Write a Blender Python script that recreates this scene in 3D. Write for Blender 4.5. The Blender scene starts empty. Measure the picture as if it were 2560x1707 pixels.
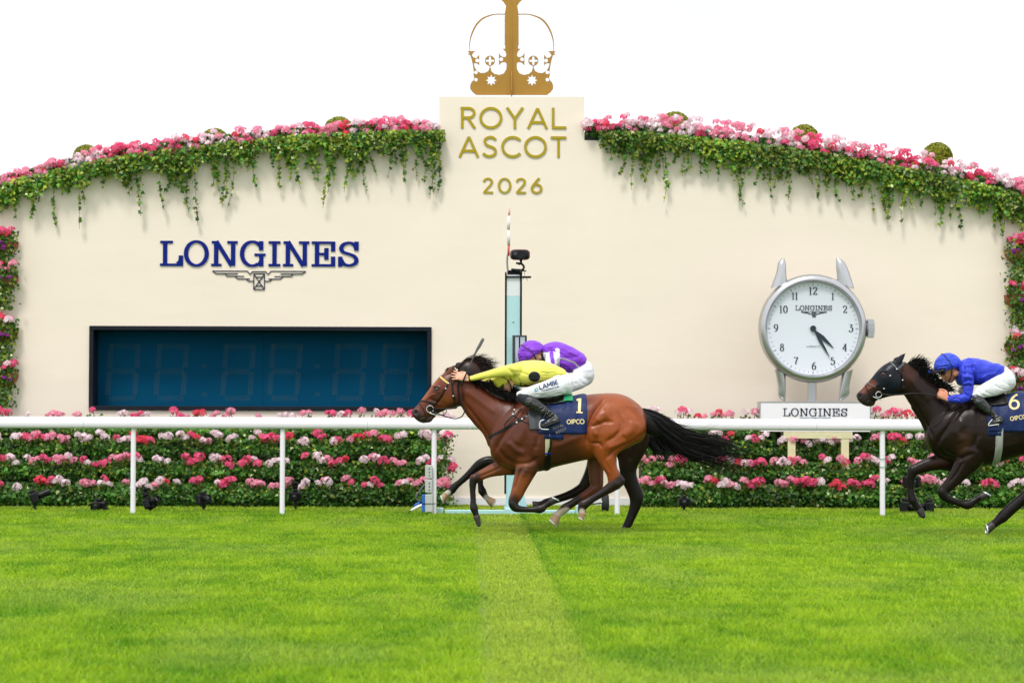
import bpy, math, random
import numpy as np
from mathutils import Vector, Matrix, bvhtree
random.seed(7); RNG = np.random.default_rng(11)
SC = bpy.context.scene; COL = SC.collection
# ------------------------------------------------------------------ camera
F = 6024.0; CAMH = 1.27
psi, pit, rol = 101.0/F, 178.5/F, 0.0031
fw = Vector((math.sin(psi)*math.cos(pit), math.cos(psi)*math.cos(pit), math.sin(pit)))
r0 = fw.cross(Vector((0, 0, 1))).normalized(); u0 = r0.cross(fw).normalized()
rt = r0*math.cos(rol)+u0*math.sin(rol); up = u0*math.cos(rol)-r0*math.sin(rol)
cd = bpy.data.cameras.new('camera'); cam = bpy.data.objects.new('camera', cd); COL.objects.link(cam)
cam.matrix_world = Matrix(((rt.x, up.x, -fw.x, 0), (rt.y, up.y, -fw.y, 0), (rt.z, up.z, -fw.z, CAMH), (0, 0, 0, 1)))
cd.sensor_width = 36; cd.lens = F/2560*36; cd.clip_start = 0.5; cd.clip_end = 2000
cd.dof.use_dof = True; cd.dof.focus_distance = 25.6; cd.dof.aperture_fstop = 4.0
SC.camera = cam
# ------------------------------------------------------------------ overcast sky and soft sun
SUN_EL, SUN_AZ = math.radians(58), math.radians(200)   # azimuth from +Y, clockwise: behind the camera, a little left
w = bpy.data.worlds.new('World'); SC.world = w; w.use_nodes = True
nt = w.node_tree; nt.nodes.clear()
def N(t, **k):
    n = nt.nodes.new(t)
    for a, b in k.items(): setattr(n, a, b)
    return n
out = N('ShaderNodeOutputWorld'); bg1 = N('ShaderNodeBackground'); bg2 = N('ShaderNodeBackground'); mx = N('ShaderNodeMixShader')
sky = N('ShaderNodeTexSky', sky_type='NISHITA', sun_disc=False, sun_elevation=SUN_EL, sun_rotation=SUN_AZ)
nt.links.new(sky.outputs[0], bg1.inputs[0]); bg1.inputs[1].default_value = 0.12
tc = N('ShaderNodeTexCoord'); mp = N('ShaderNodeMapping'); mp.inputs['Scale'].default_value = (1.6, 1.6, 7)
ns = N('ShaderNodeTexNoise'); ns.inputs['Scale'].default_value = 3.1; ns.inputs['Detail'].default_value = 5
cr = N('ShaderNodeValToRGB'); cr.color_ramp.elements[0].position = 0.30; cr.color_ramp.elements[0].color = (0.80, 0.80, 0.80, 1)
cr.color_ramp.elements[1].position = 0.52; cr.color_ramp.elements[1].color = (0.97, 0.97, 0.97, 1)
nt.links.new(tc.outputs['Generated'], mp.inputs[0]); nt.links.new(mp.outputs[0], ns.inputs[0]); nt.links.new(ns.outputs[0], cr.inputs[0])
ns2 = N('ShaderNodeTexNoise'); ns2.inputs['Scale'].default_value = 2.2; ns2.inputs['Detail'].default_value = 6; mp2 = N('ShaderNodeMapping'); mp2.inputs['Scale'].default_value = (1, 1, 5); mp2.inputs['Location'].default_value = (3.3, 1.0, .4)
cr2 = N('ShaderNodeValToRGB'); cr2.color_ramp.elements[0].position = .36; cr2.color_ramp.elements[0].color = (.64, .68, .735, 1); cr2.color_ramp.elements[1].position = .56; cr2.color_ramp.elements[1].color = (.985, .99, 1, 1)
nt.links.new(tc.outputs['Generated'], mp2.inputs[0]); nt.links.new(mp2.outputs[0], ns2.inputs[0]); nt.links.new(ns2.outputs[0], cr2.inputs[0]); nt.links.new(cr2.outputs[0], bg2.inputs[0]); bg2.inputs[1].default_value = 1.14
nt.links.new(cr.outputs[0], mx.inputs[0]); nt.links.new(bg1.outputs[0], mx.inputs[1]); nt.links.new(bg2.outputs[0], mx.inputs[2]); nt.links.new(mx.outputs[0], out.inputs[0])
sl = bpy.data.lights.new('sun', 'SUN'); sl.energy = 1.5; sl.angle = math.radians(12); sl.color = (1, 0.97, 0.92)
so = bpy.data.objects.new('sun', sl); COL.objects.link(so)
sd = Vector((math.sin(SUN_AZ)*math.cos(SUN_EL), math.cos(SUN_AZ)*math.cos(SUN_EL), math.sin(SUN_EL)))
so.rotation_euler = (-sd).to_track_quat('-Z', 'Y').to_euler()
SC.view_settings.view_transform = 'Standard'; SC.view_settings.look = 'None'; SC.view_settings.gamma = 1; SC.view_settings.exposure = 0.47
# ------------------------------------------------------------------ helpers
def W(px, py, Y):
    d = fw + rt*((px-1280)/F) + up*((853.5-py)/F)
    d = d*(Y/d.y); return np.array((d.x, Y, d.z+CAMH))
def WX(px, Y, py=1032): return W(px, py, Y)[0]
def WZ(py, Y, px=1280): return W(px, py, Y)[2]
def lin(c): return tuple((x/12.92 if x <= 0.04045 else ((x+0.055)/1.055)**2.4) for x in c)
def rgb(r, g, b): return lin((r/255, g/255, b/255))
def mat(name, col=(0.5, 0.5, 0.5), rough=0.5, metal=0.0, attr=None, var=0.0, vscale=8.0, bump=0.0, bscale=40.0, bstretch=None,
        trans=0.0, coat=0.0, sheen=0.0, spec=None, col2=None, rvar=0.0, bdetail=4, bdist=0.01):
    m = bpy.data.materials.new(name); m.use_nodes = True; t = m.node_tree; n = t.nodes; l = t.links
    b = n['Principled BSDF']; b.inputs['Roughness'].default_value = rough; b.inputs['Metallic'].default_value = metal
    b.inputs['Base Color'].default_value = (*col, 1)
    if spec is not None: b.inputs['Specular IOR Level'].default_value = spec
    if coat: b.inputs['Coat Weight'].default_value = coat; b.inputs['Coat Roughness'].default_value = 0.15
    if sheen: b.inputs['Sheen Weight'].default_value = sheen
    tc = n.new('ShaderNodeTexCoord'); src = None
    if attr:
        a = n.new('ShaderNodeAttribute'); a.attribute_name = attr; src = a.outputs['Color']
    if var or col2:
        ns = n.new('ShaderNodeTexNoise'); ns.inputs['Scale'].default_value = vscale; ns.inputs['Detail'].default_value = 6
        l.new(tc.outputs['Object'], ns.inputs['Vector'])
        if col2:
            mr = n.new('ShaderNodeMapRange'); mr.inputs['From Min'].default_value = 0.38; mr.inputs['From Max'].default_value = 0.64
            l.new(ns.outputs[0], mr.inputs['Value'])
            mm = n.new('ShaderNodeMix'); mm.data_type = 'RGBA'; mm.inputs[6].default_value = (*col, 1); mm.inputs[7].default_value = (*col2, 1)
            if src: l.new(src, mm.inputs[6])
            l.new(mr.outputs[0], mm.inputs[0]); src = mm.outputs[2]
        if var:
            mr = n.new('ShaderNodeMapRange'); mr.inputs['From Min'].default_value = 0.25; mr.inputs['From Max'].default_value = 0.75
            mr.inputs['To Min'].default_value = 1-var; mr.inputs['To Max'].default_value = 1+var
            l.new(ns.outputs[0], mr.inputs['Value'])
            hs = n.new('ShaderNodeHueSaturation'); l.new(mr.outputs[0], hs.inputs['Value'])
            if src: l.new(src, hs.inputs['Color'])
            else: hs.inputs['Color'].default_value = (*col, 1)
            src = hs.outputs[0]
        if rvar:
            m2 = n.new('ShaderNodeMapRange'); m2.inputs['To Min'].default_value = rough-rvar; m2.inputs['To Max'].default_value = rough+rvar
            l.new(ns.outputs[0], m2.inputs['Value']); l.new(m2.outputs[0], b.inputs['Roughness'])
    if src: l.new(src, b.inputs['Base Color'])
    if bump:
        nb = n.new('ShaderNodeTexNoise'); nb.inputs['Scale'].default_value = bscale; nb.inputs['Detail'].default_value = bdetail
        v = tc.outputs['Object']
        if bstretch:
            mp = n.new('ShaderNodeMapping'); mp.inputs['Scale'].default_value = bstretch[:3]
            if len(bstretch) > 3: mp.inputs['Rotation'].default_value = (0, bstretch[3], 0)
            l.new(v, mp.inputs[0]); v = mp.outputs[0]
        l.new(v, nb.inputs['Vector'])
        bp = n.new('ShaderNodeBump'); bp.inputs['Strength'].default_value = bump; bp.inputs['Distance'].default_value = bdist
        l.new(nb.outputs[0], bp.inputs['Height']); l.new(bp.outputs[0], b.inputs['Normal'])
    if trans:
        tr = n.new('ShaderNodeBsdfTranslucent'); ms = n.new('ShaderNodeMixShader'); ms.inputs[0].default_value = trans
        if src: l.new(src, tr.inputs[0])
        else: tr.inputs[0].default_value = (*col, 1)
        l.new(b.outputs[0], ms.inputs[1]); l.new(tr.outputs[0], ms.inputs[2]); l.new(ms.outputs[0], n['Material Output'].inputs[0])
    return m
def thing(name, label, cat, loc=(0, 0, 0), group=None):
    o = bpy.data.objects.new(name, None); COL.objects.link(o); o.location = Vector(tuple(float(c) for c in loc)); o.empty_display_size = 0.1
    o['label'] = label; o['category'] = cat
    if group: o['group'] = group
    return o
def tag(o, label=None, cat=None, group=None, kind=None):
    if label: o['label'] = label
    if cat: o['category'] = cat
    if group: o['group'] = group
    if kind: o['kind'] = kind
    return o
def base_of(parent):
    v = Vector((0, 0, 0))
    while parent is not None: v = v+parent.location; parent = parent.parent
    return v
def mesh_np(name, V, Fs, mat=None, parent=None, smooth=True, colors=None, flat_n=None):
    """V (n,3) world; Fs list of index lists or (m,k) array."""
    V = np.asarray(V, dtype=np.float64).reshape(-1, 3).copy()
    me = bpy.data.meshes.new(name)
    b = base_of(parent) if parent is not None else Vector((0, 0, 0))
    loc = Vector((0, 0, 0))
    if parent is None and len(V):
        loc = Vector(((V[:, 0].min()+V[:, 0].max())/2, (V[:, 1].min()+V[:, 1].max())/2, V[:, 2].min()))
    V -= np.array(b+loc)
    if isinstance(Fs, np.ndarray):
        m, k = Fs.shape
        me.vertices.add(len(V)); me.vertices.foreach_set('co', V.astype(np.float32).ravel())
        me.loops.add(m*k); me.loops.foreach_set('vertex_index', Fs.astype(np.int32).ravel())
        me.polygons.add(m); me.polygons.foreach_set('loop_start', np.arange(0, m*k, k, dtype=np.int32))
        me.update(calc_edges=True)
    else:
        me.from_pydata([tuple(v) for v in V], [], [tuple(f) for f in Fs])
    if smooth: me.polygons.foreach_set('use_smooth', np.ones(len(me.polygons), dtype=bool))
    if colors is not None:
        ca = me.color_attributes.new('Col', 'FLOAT_COLOR', 'POINT')
        C = np.ones((len(V), 4), dtype=np.float32); C[:, :3] = colors
        ca.data.foreach_set('color', C.ravel())
    if mat: me.materials.append(mat)
    o = bpy.data.objects.new(name, me); COL.objects.link(o)
    if parent is not None: o.parent = parent
    else: o.location = loc
    return o
def spl(P, n=6, closed=False):
    """Catmull-Rom through rows of P, n subdivisions."""
    P = np.asarray(P, float); m = len(P)
    if m < 3 or n <= 1: 
        return P if n <= 1 else np.array([P[0]+(P[1]-P[0])*t for t in np.linspace(0, 1, n+1)])
    out = []
    rng = range(m if closed else m-1)
    for i in rng:
        if closed: p0, p1, p2, p3 = P[(i-1) % m], P[i], P[(i+1) % m], P[(i+2) % m]
        else: p0, p1, p2, p3 = P[max(i-1, 0)], P[i], P[i+1], P[min(i+2, m-1)]
        for k in range(n):
            t = k/n; out.append(0.5*((2*p1)+(-p0+p2)*t+(2*p0-5*p1+4*p2-p3)*t*t+(-p0+3*p1-3*p2+p3)*t**3))
    if not closed: out.append(P[-1])
    return np.array(out)
class MB:
    def __init__(s): s.v = []; s.f = []; s.c = []
    def add(s, V, Fs, col=None):
        o = len(s.v); s.v.extend([tuple(map(float, p)) for p in V]); s.f.extend([[i+o for i in f] for f in Fs])
        if col is not None: s.c.extend([col]*len(V))
        return s
    def box(s, a, b, bev=0.0):
        (x0, y0, z0), (x1, y1, z1) = [min(p, q) for p, q in zip(a, b)], [max(p, q) for p, q in zip(a, b)]
        if bev <= 0:
            V = [(x, y, z) for z in (z0, z1) for y in (y0, y1) for x in (x0, x1)]
            return s.add(V, [(0, 2, 3, 1), (4, 5, 7, 6), (0, 1, 5, 4), (2, 6, 7, 3), (0, 4, 6, 2), (1, 3, 7, 5)])
        # chamfered along all edges through ring stacks (axis = z)
        rings = []
        for z, i in ((z0, bev), (z0+bev, 0), (z1-bev, 0), (z1, bev)):
            xa, xb, ya, yb = x0+i, x1-i, y0+i, y1-i; e = bev*(1 if i == 0 else 0.3)
            rings.append([(xa+e, ya, z), (xb-e, ya, z), (xb, ya+e, z), (xb, yb-e, z), (xb-e, yb, z), (xa+e, yb, z), (xa, yb-e, z), (xa, ya+e, z)])
        return s.loft(rings)
    def loft(s, rings, cap=True):
        k = len(rings[0]); V = [p for r in rings for p in r]; Fs = []
        for i in range(len(rings)-1):
            for j in range(k): a = i*k+j; b = i*k+(j+1) % k; Fs.append((a, b, b+k, a+k))
        if cap: Fs.append(tuple(range(k))[::-1]); Fs.append(tuple((len(rings)-1)*k+j for j in range(k)))
        return s.add(V, Fs)
    def tube(s, P, R, k=10, sub=1, flat=1.0, upv=None, cap=True):
        P = np.asarray(P, float); R = np.asarray(R, float) if np.ndim(R) else np.full(len(P), float(R))
        if sub > 1:
            Q = spl(np.column_stack([P, R]), sub); P, R = Q[:, :3], Q[:, 3]
        T = np.gradient(P, axis=0); T /= np.linalg.norm(T, axis=1)[:, None]+1e-12
        u = np.array(upv if upv is not None else ((0, 1, 0) if abs(T[0][1]) < 0.9 else (1, 0, 0)), float); rings = []
        for p, t, r in zip(P, T, R):
            a = u-t*np.dot(u, t); a /= np.linalg.norm(a)+1e-12; b = np.cross(t, a)
            if upv is None: u = a
            rings.append([p+(a*math.cos(q)*flat+b*math.sin(q))*r for q in np.linspace(0, 2*math.pi, k, endpoint=False)])
        return s.loft(rings, cap)
    def cyl(s, p0, p1, r0, r1=None, k=20, bev=0.0):
        p0, p1 = np.array(p0, float), np.array(p1, float); r1 = r0 if r1 is None else r1
        if bev:
            d = (p1-p0)/np.linalg.norm(p1-p0)
            return s.tube([p0, p0+d*bev*0.01, p0+d*bev, p1-d*bev, p1-d*bev*0.01, p1], [r0-bev, r0-bev*0.9, r0, r1, r1-bev*0.9, r1-bev], k)
        return s.tube([p0, p1], [r0, r1], k)
    def lathe(s, prof, c, axis='z', k=32):
        """prof: (r, h) pairs; closed both ends if r==0."""
        rings = []
        for r, h in prof:
            ring = []
            for q in np.linspace(0, 2*math.pi, k, endpoint=False):
                a, b = max(r, 1e-5)*math.cos(q), max(r, 1e-5)*math.sin(q)
                ring.append({'z': (c[0]+a, c[1]+b, c[2]+h), 'y': (c[0]+a, c[1]+h, c[2]+b), 'x': (c[0]+h, c[1]+a, c[2]+b)}[axis])
            rings.append(ring)
        return s.loft(rings, True)
    def ell(s, c, r, k=14, rot=None):
        V = []; c = np.array(c, float)
        for i in range(1, k): 
            ph = math.pi*i/k
            for q in np.linspace(0, 2*math.pi, k*2, endpoint=False):
                p = np.array((math.sin(ph)*math.cos(q)*r[0], math.sin(ph)*math.sin(q)*r[1], math.cos(ph)*r[2]))
                if rot is not None: p = rot @ p
                V.append(c+p)
        m = 2*k; Fs = []
        for i in range(k-2):
            for j in range(m): Fs.append((i*m+j, i*m+(j+1) % m, (i+1)*m+(j+1) % m, (i+1)*m+j))
        t = np.array((0, 0, r[2])); t = rot @ t if rot is not None else t
        V += [c+t, c-t]; a = len(V)-2
        for j in range(m): Fs.append((a, (j+1) % m, j)); Fs.append((a+1, (k-2)*m+j, (k-2)*m+(j+1) % m))
        return s.add(V, Fs)
    def prism(s, poly, y0, y1):
        """poly [(x,z)] -> solid between depths y0 and y1"""
        n = len(poly); V = [(x, y0, z) for x, z in poly]+[(x, y1, z) for x, z in poly]
        return s.add(V, [tuple(range(n)), tuple(range(2*n-1, n-1, -1))]+[(i, i+n, (i+1) % n+n, (i+1) % n) for i in range(n)])
    def build(s, name, mat=None, parent=None, smooth=False, auto=None):
        o = mesh_np(name, np.array(s.v), s.f, mat, parent, smooth, colors=np.array(s.c) if s.c and len(s.c) == len(s.v) else None)
        if auto is not None:
            o.data.polygons.foreach_set('use_smooth', np.ones(len(o.data.polygons), dtype=bool))
            me = o.data; ang = math.radians(auto)
            me.update()
            ef = {}
            nrm = [p.normal.copy() for p in me.polygons]
            for p in me.polygons:
                for ek in p.edge_keys: ef.setdefault(ek, []).append(p.index)
            for e in me.edges:
                fs = ef.get(tuple(sorted(e.vertices)), [])
                if len(fs) != 2 or nrm[fs[0]].angle(nrm[fs[1]], 0) > ang: e.use_edge_sharp = True
        return o
def rot2(x, z, a): c, s_ = math.cos(a), math.sin(a); return x*c-z*s_, x*s_+z*c
def px_poly(pts, Y): return [(W(x, y, Y)[0], W(x, y, Y)[2]) for x, y in pts]
def copy_obj(o, parent=None):
    c = o.copy(); COL.objects.link(c)
    if parent is not None: c.parent = parent
    return c
def plate(name, polys, Y, thick, mat, parent=None, bev=0.0):
    """polygons in (x,z) with even-odd holes, extruded about depth Y"""
    cu = bpy.data.curves.new(name, 'CURVE'); cu.dimensions = '2D'; cu.fill_mode = 'BOTH'; cu.extrude = thick/2; cu.bevel_depth = bev
    for p in polys:
        sp = cu.splines.new('POLY'); sp.points.add(len(p)-1); sp.use_cyclic_u = True
        for q, (x, z) in zip(sp.points, p): q.co = (x, z, 0, 1)
    t = bpy.data.objects.new('t', cu); COL.objects.link(t)
    me = bpy.data.meshes.new_from_object(t.evaluated_get(bpy.context.evaluated_depsgraph_get()))
    bpy.data.objects.remove(t); bpy.data.curves.remove(cu)
    V = np.array([v.co[:] for v in me.vertices]); Fs = [list(p.vertices) for p in me.polygons]; bpy.data.meshes.remove(me)
    V = np.column_stack([V[:, 0], Y-V[:, 2], V[:, 1]])
    return mesh_np(name, V, Fs, mat, parent, False)
def remesh(mb, voxel, it=6, fac=0.5):
    """one continuous skin grown over overlapping volumes"""
    me = bpy.data.meshes.new('tmp'); me.from_pydata(mb.v, [], mb.f)
    o = bpy.data.objects.new('tmp', me); COL.objects.link(o)
    r = o.modifiers.new('r', 'REMESH'); r.mode = 'VOXEL'; r.voxel_size = voxel; r.adaptivity = 0
    if it: q = o.modifiers.new('s', 'SMOOTH'); q.iterations = it; q.factor = fac
    dg = bpy.context.evaluated_depsgraph_get(); e = bpy.data.meshes.new_from_object(o.evaluated_get(dg))
    V = np.empty(len(e.vertices)*3); e.vertices.foreach_get('co', V); V = V.reshape(-1, 3)
    Fs = [list(p.vertices) for p in e.polygons]
    Nn = np.empty(len(e.vertices)*3); e.vertices.foreach_get('normal', Nn); Nn = Nn.reshape(-1, 3)
    bpy.data.objects.remove(o); bpy.data.meshes.remove(me); bpy.data.meshes.remove(e)
    if all(len(f) == 4 for f in Fs[:50]) and len(set(map(len, Fs))) == 1: Fs = np.array(Fs)
    return V, Fs, Nn
def seg_dist(P, path):
    """2D distance of points P (n,2) to polyline path (m,2) -> dist, arclength fraction"""
    path = np.asarray(path, float); best = np.full(len(P), 1e9); fr = np.zeros(len(P)); m = len(path)-1
    for i in range(m):
        a, b = path[i], path[i+1]; ab = b-a; t = np.clip(((P-a) @ ab)/(ab @ ab+1e-12), 0, 1)
        d = np.linalg.norm(P-(a+t[:, None]*ab), axis=1); k = d < best; best[k] = d[k]; fr[k] = (i+t[k])/m
    return best, fr
def vnoise(X, seed=0):
    """smooth value noise in 2D, X (n,2)"""
    g = np.random.default_rng(seed).random((64, 64)); i = np.floor(X).astype(int); f = X-i; f = f*f*(3-2*f)
    a = g[i[:, 0] % 64, i[:, 1] % 64]; b = g[(i[:, 0]+1) % 64, i[:, 1] % 64]; c = g[i[:, 0] % 64, (i[:, 1]+1) % 64]; d = g[(i[:, 0]+1) % 64, (i[:, 1]+1) % 64]
    return (a*(1-f[:, 0])+b*f[:, 0])*(1-f[:, 1])+(c*(1-f[:, 0])+d*f[:, 0])*f[:, 1]
# ------------------------------------------------------------------ stroke lettering (own glyph drawings, unit cap height)
def arc(cx, cz, rx, rz, a0, a1, n=14):
    return [(cx+rx*math.cos(math.radians(a)), cz+rz*math.sin(math.radians(a))) for a in np.linspace(a0, a1, n)]
def SG(pts, n=5): return [tuple(p) for p in spl(pts, n)]
SANS = {  # (advance, strokes)
 'R': (.62, [[(.07, 0), (.07, 1)], [(.0, .955), (.30, .955)]+arc(.34, .73, .23, .225, 90, -90)+[(.07, .505)], [(.30, .5), (.60, 0)]]),
 'O': (.96, [arc(.48, .5, .43, .46, 0, 360, 40)]),
 'Y': (.72, [[(.03, 1), (.36, .46)], [(.69, 1), (.36, .46)], [(.36, .50), (.36, 0)]]),
 'A': (.84, [[(.03, 0), (.42, .97)], [(.81, 0), (.42, .97)], [(.17, .30), (.67, .30)]]),
 'L': (.62, [[(.07, 1), (.07, 0)], [(.07, .055), (.62, .055)]]),
 'S': (.62, [SG([(.55, .83), (.42, .94), (.28, .95), (.12, .87), (.09, .72), (.17, .58), (.33, .51), (.49, .42), (.55, .26), (.47, .11), (.30, .05), (.14, .08), (.02, .19)])]),
 'C': (.80, [arc(.48, .5, .43, .455, 42, 318, 30)]),
 'T': (.66, [[(.0, .945), (.66, .945)], [(.33, .95), (.33, 0)]]),
 '2': (.58, [SG([(.06, .74), (.12, .88), (.28, .95), (.44, .88), (.50, .72), (.42, .54), (.26, .33), (.06, .055)]), [(.03, .055), (.56, .055)]]),
 '0': (.74, [arc(.37, .5, .31, .45, 0, 360, 34)]),
 '6': (.64, [arc(.32, .32, .26, .27, 0, 360, 28), SG([(.46, 1.0), (.30, .78), (.14, .55), (.07, .36)])]),
 'Q': (.96, [arc(.46, .5, .40, .44, 0, 360, 34), [(.50, .22), (.74, .02)]]),
 'I': (.16, [[(.08, 0), (.08, 1)]]),
 'P': (.60, [[(.07, 0), (.07, 1)], [(.0, .945), (.28, .945)]+arc(.32, .70, .22, .245, 90, -90)+[(.07, .455)]]),
 'M': (.90, [[(.07, 0), (.11, 1)], [(.10, .98), (.45, .25)], [(.45, .25), (.80, .98)], [(.79, 1), (.83, 0)]]),
 'B': (.62, [[(.07, 0), (.07, 1)], [(.0, .945), (.26, .945)]+arc(.30, .74, .20, .205, 90, -90)+[(.07, .53)], [(.07, .53), (.30, .53)]+arc(.33, .29, .24, .24, 90, -90)+[(.0, .05)]]),
 'E': (.56, [[(.07, 0), (.07, 1)], [(.07, .94), (.54, .94)], [(.07, .5), (.48, .5)], [(.07, .06), (.54, .06)]]),
 'N': (.80, [[(.07, 0), (.07, 1)], [(.07, .97), (.73, .03)], [(.73, 0), (.73, 1)]]),
 'U': (.76, [[(.07, 1), (.07, .36)]+arc(.38, .36, .31, .31, 180, 360)+[(.69, 1)]]),
 '1': (.40, [[(.22, 0), (.22, 1)], [(.22, .95), (.0, .86)], [(.0, .03), (.46, .03)]]),
}
SERIF = {
 'L': (.92, [[(.21, .02), (.21, .98)], [(.0, .95), (.54, .95)], [(.0, .05), (.90, .05)], [(.885, .0), (.885, .42)], SG([(.885, .30), (.84, .18), (.72, .09)])]),
 'O': (1.07, [arc(.53, .5, .44, .475, 0, 360, 44)]),
 'N': (1.13, [[(.21, .02), (.21, .97)], [(.0, .05), (.44, .05)], [(.02, .95), (.30, .95)], [(.22, .99), (.87, .02)], [(.93, .02), (.93, .97)], [(.68, .95), (1.12, .95)]]),
 'G': (1.13, [arc(.53, .5, .44, .475, 38, 300, 36), [(.90, 1.0), (.90, .64)], [(.91, .0), (.91, .48)], [(.62, .46), (1.09, .46)], SG([(.70, .06), (.82, .10), (.90, .20)])]),
 'I': (.52, [[(.25, .02), (.25, .98)], [(.0, .95), (.50, .95)], [(.0, .05), (.50, .05)]]),
 'E': (1.05, [[(.23, .02), (.23, .98)], [(.0, .95), (.94, .95)], [(.0, .05), (.94, .05)], [(.915, 1.0), (.915, .60)], [(.915, .0), (.915, .40)], [(.23, .5), (.62, .5)], [(.63, .28), (.63, .74)]]),
 'S': (.86, [SG([(.76, .72), (.66, .88), (.46, .95), (.22, .88), (.12, .72), (.22, .58), (.46, .50), (.68, .41), (.77, .25), (.68, .11), (.46, .05), (.24, .11), (.10, .30)]), [(.77, 1.0), (.77, .64)], [(.08, .0), (.08, .40)]]),
 '1': (.40, [[(.20, .04), (.20, .98)], [(.20, .96), (.06, .86)], [(.04, .03), (.36, .03)]]),
 '2': (.62, [SG([(.10, .72), (.10, .86), (.28, .96), (.46, .88), (.50, .70), (.40, .50), (.20, .26), (.06, .06)]), SG([(.06, .06), (.25, .10), (.45, .04), (.56, .18)])]),
 '3': (.60, [[(.08, .95), (.50, .95)], SG([(.50, .95), (.38, .78), (.26, .62)]), SG([(.24, .60), (.42, .58), (.54, .42), (.52, .18), (.34, .04), (.14, .08), (.08, .22)])]),
 '4': (.66, [[(.44, .03), (.44, .98)], SG([(.44, .96), (.26, .62), (.04, .28)]), [(.03, .27), (.62, .27)], [(.30, .03), (.58, .03)]]),
 '5': (.58, [[(.14, .94), (.48, .94)], [(.16, .95), (.12, .56)], SG([(.12, .56), (.30, .62), (.48, .52), (.52, .30), (.42, .10), (.24, .04), (.08, .12), (.08, .22)])]),
 '6': (.62, [arc(.31, .30, .22, .27, 0, 360, 26), SG([(.50, .92), (.30, .86), (.14, .62), (.09, .34)])]),
 '7': (.58, [SG([(.06, .84), (.10, .93), (.30, .90), (.54, .96)]), SG([(.54, .96), (.40, .60), (.28, .30), (.26, .02)])]),
 '8': (.60, [arc(.30, .74, .17, .21, 0, 360, 22), arc(.30, .27, .22, .25, 0, 360, 24)]),
 '9': (.62, [arc(.31, .70, .22, .27, 0, 360, 26), SG([(.12, .08), (.32, .14), (.48, .38), (.53, .66)])]),
 '0': (.66, [arc(.33, .5, .25, .46, 0, 360, 32)]),
}
def ribbon_quads(path, wt, wn):
    """stroke -> left/right points; wt thin width for horizontals, wn width for verticals"""
    P = np.asarray(path, float); cl = len(P) > 3 and np.linalg.norm(P[0]-P[-1]) < 1e-6
    T = np.gradient(P, axis=0)
    if cl: t = (P[1]-P[-2]); T[0] = t; T[-1] = t
    L = np.linalg.norm(T, axis=1)[:, None]+1e-12; T = T/L
    w_ = wt+(wn-wt)*np.abs(T[:, 1:2])**1.3
    Nn = np.column_stack([-T[:, 1], T[:, 0]])
    return P+Nn*w_/2, P-Nn*w_/2
def text_strokes(txt, font, h, wt, wn, track=.12, just='c', aspect=1.0):
    """list of (left,right) point arrays in metres, laid along +x from origin"""
    x = 0; out = []; 
    for ch in txt:
        if ch == ' ': x += .45; continue
        adv, st = font[ch]
        for s_ in st:
            p = [(q[0]+x, q[1]) for q in s_]
            if len(p) == 2: p = [(p[0][0]+(p[1][0]-p[0][0])*t, p[0][1]+(p[1][1]-p[0][1])*t) for t in np.linspace(0, 1, 6)]
            out.append(ribbon_quads(p, wt, wn))
        x += adv+track
    x -= track; off = {'c': x/2, 'l': 0}[just]
    return [((l-[off, 0])*[h*aspect, h], (r-[off, 0])*[h*aspect, h]) for l, r in out], x*h*aspect
def flat_text(name, strokes, x, z, Y, thick, m, parent, rot=0):
    mb = MB(); k = 0
    for l, r in strokes:
        n = len(l); e = (k % 7)*0.0009; k += 1
        V = []; 
        for arr, yy in ((l, Y-thick-e), (r, Y-thick-e), (l, Y), (r, Y)):
            for p in arr: 
                a, b = rot2(p[0], p[1], rot); V.append((x+a, yy, z+b))
        Fs = []
        for i in range(n-1):
            Fs += [(i, i+1, n+i+1, n+i), (i, 2*n+i, 2*n+i+1, i+1), (n+i, n+i+1, 3*n+i+1, 3*n+i)]
        Fs += [(0, n, 3*n, 2*n), (n-1, 3*n-1, 4*n-1, 2*n-1)]
        mb.add(V, Fs)
    return mb.build(name, m, parent)
def draped_text(name, strokes, fn, m, parent):
    """fn(x,z)->world point on a curved surface"""
    mb = MB()
    for k, (l, r) in enumerate(strokes):
        n = len(l); o = (k % 5)*0.0004
        V = [fn(p[0], p[1], o) for p in l]+[fn(p[0], p[1], o) for p in r]
        mb.add(V, [(i, i+1, n+i+1, n+i) for i in range(n-1)])
    return mb.build(name, m, parent)
# ------------------------------------------------------------------ depths of the place (metres from the camera)
YRAIL, YHEDGE, YWALL = 30.0, 32.1, 33.3
# ------------------------------------------------------------------ materials
M_wall = mat('painted_board', rgb(240, 226, 210), 0.6, var=0.035, vscale=0.55, bump=0.25, bscale=.9, bdist=0.06, bstretch=(.5, 1, 1.5), spec=.2)
M_white = mat('white_plastic', (0.86, 0.82, 0.87), 0.40, spec=.3, var=0.02, vscale=3)
M_gold = mat('brushed_gold', (0.40, 0.21, 0.035), 0.36, metal=0.55, var=0.08, vscale=2, bump=0.05, bscale=60, bstretch=(1, 1, 30))
M_goldlet = mat('gold_lettering', (0.40, 0.30, 0.012), 0.5, spec=.15)
M_blue = mat('blue_lettering', (0.003, 0.014, 0.19), 0.5, spec=.12)
M_navy = mat('dark_line', (0.010, 0.014, 0.055), 0.5, spec=.12)
M_black = mat('black_plastic', (0.007, 0.007, 0.009), 0.35, var=0.1, vscale=30, spec=.25)
M_blackm = mat('black_matt', (0.008, 0.009, 0.012), 0.7, spec=.15)
M_rubber = mat('rubber', (0.02, 0.02, 0.022), 0.85)
M_steel = mat('brushed_steel', (0.55, 0.56, 0.58), 0.28, metal=0.9, bump=0.03, bscale=80)
M_glass = mat('dark_glass', (0.01, 0.012, 0.016), 0.05, coat=0.5)
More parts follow.
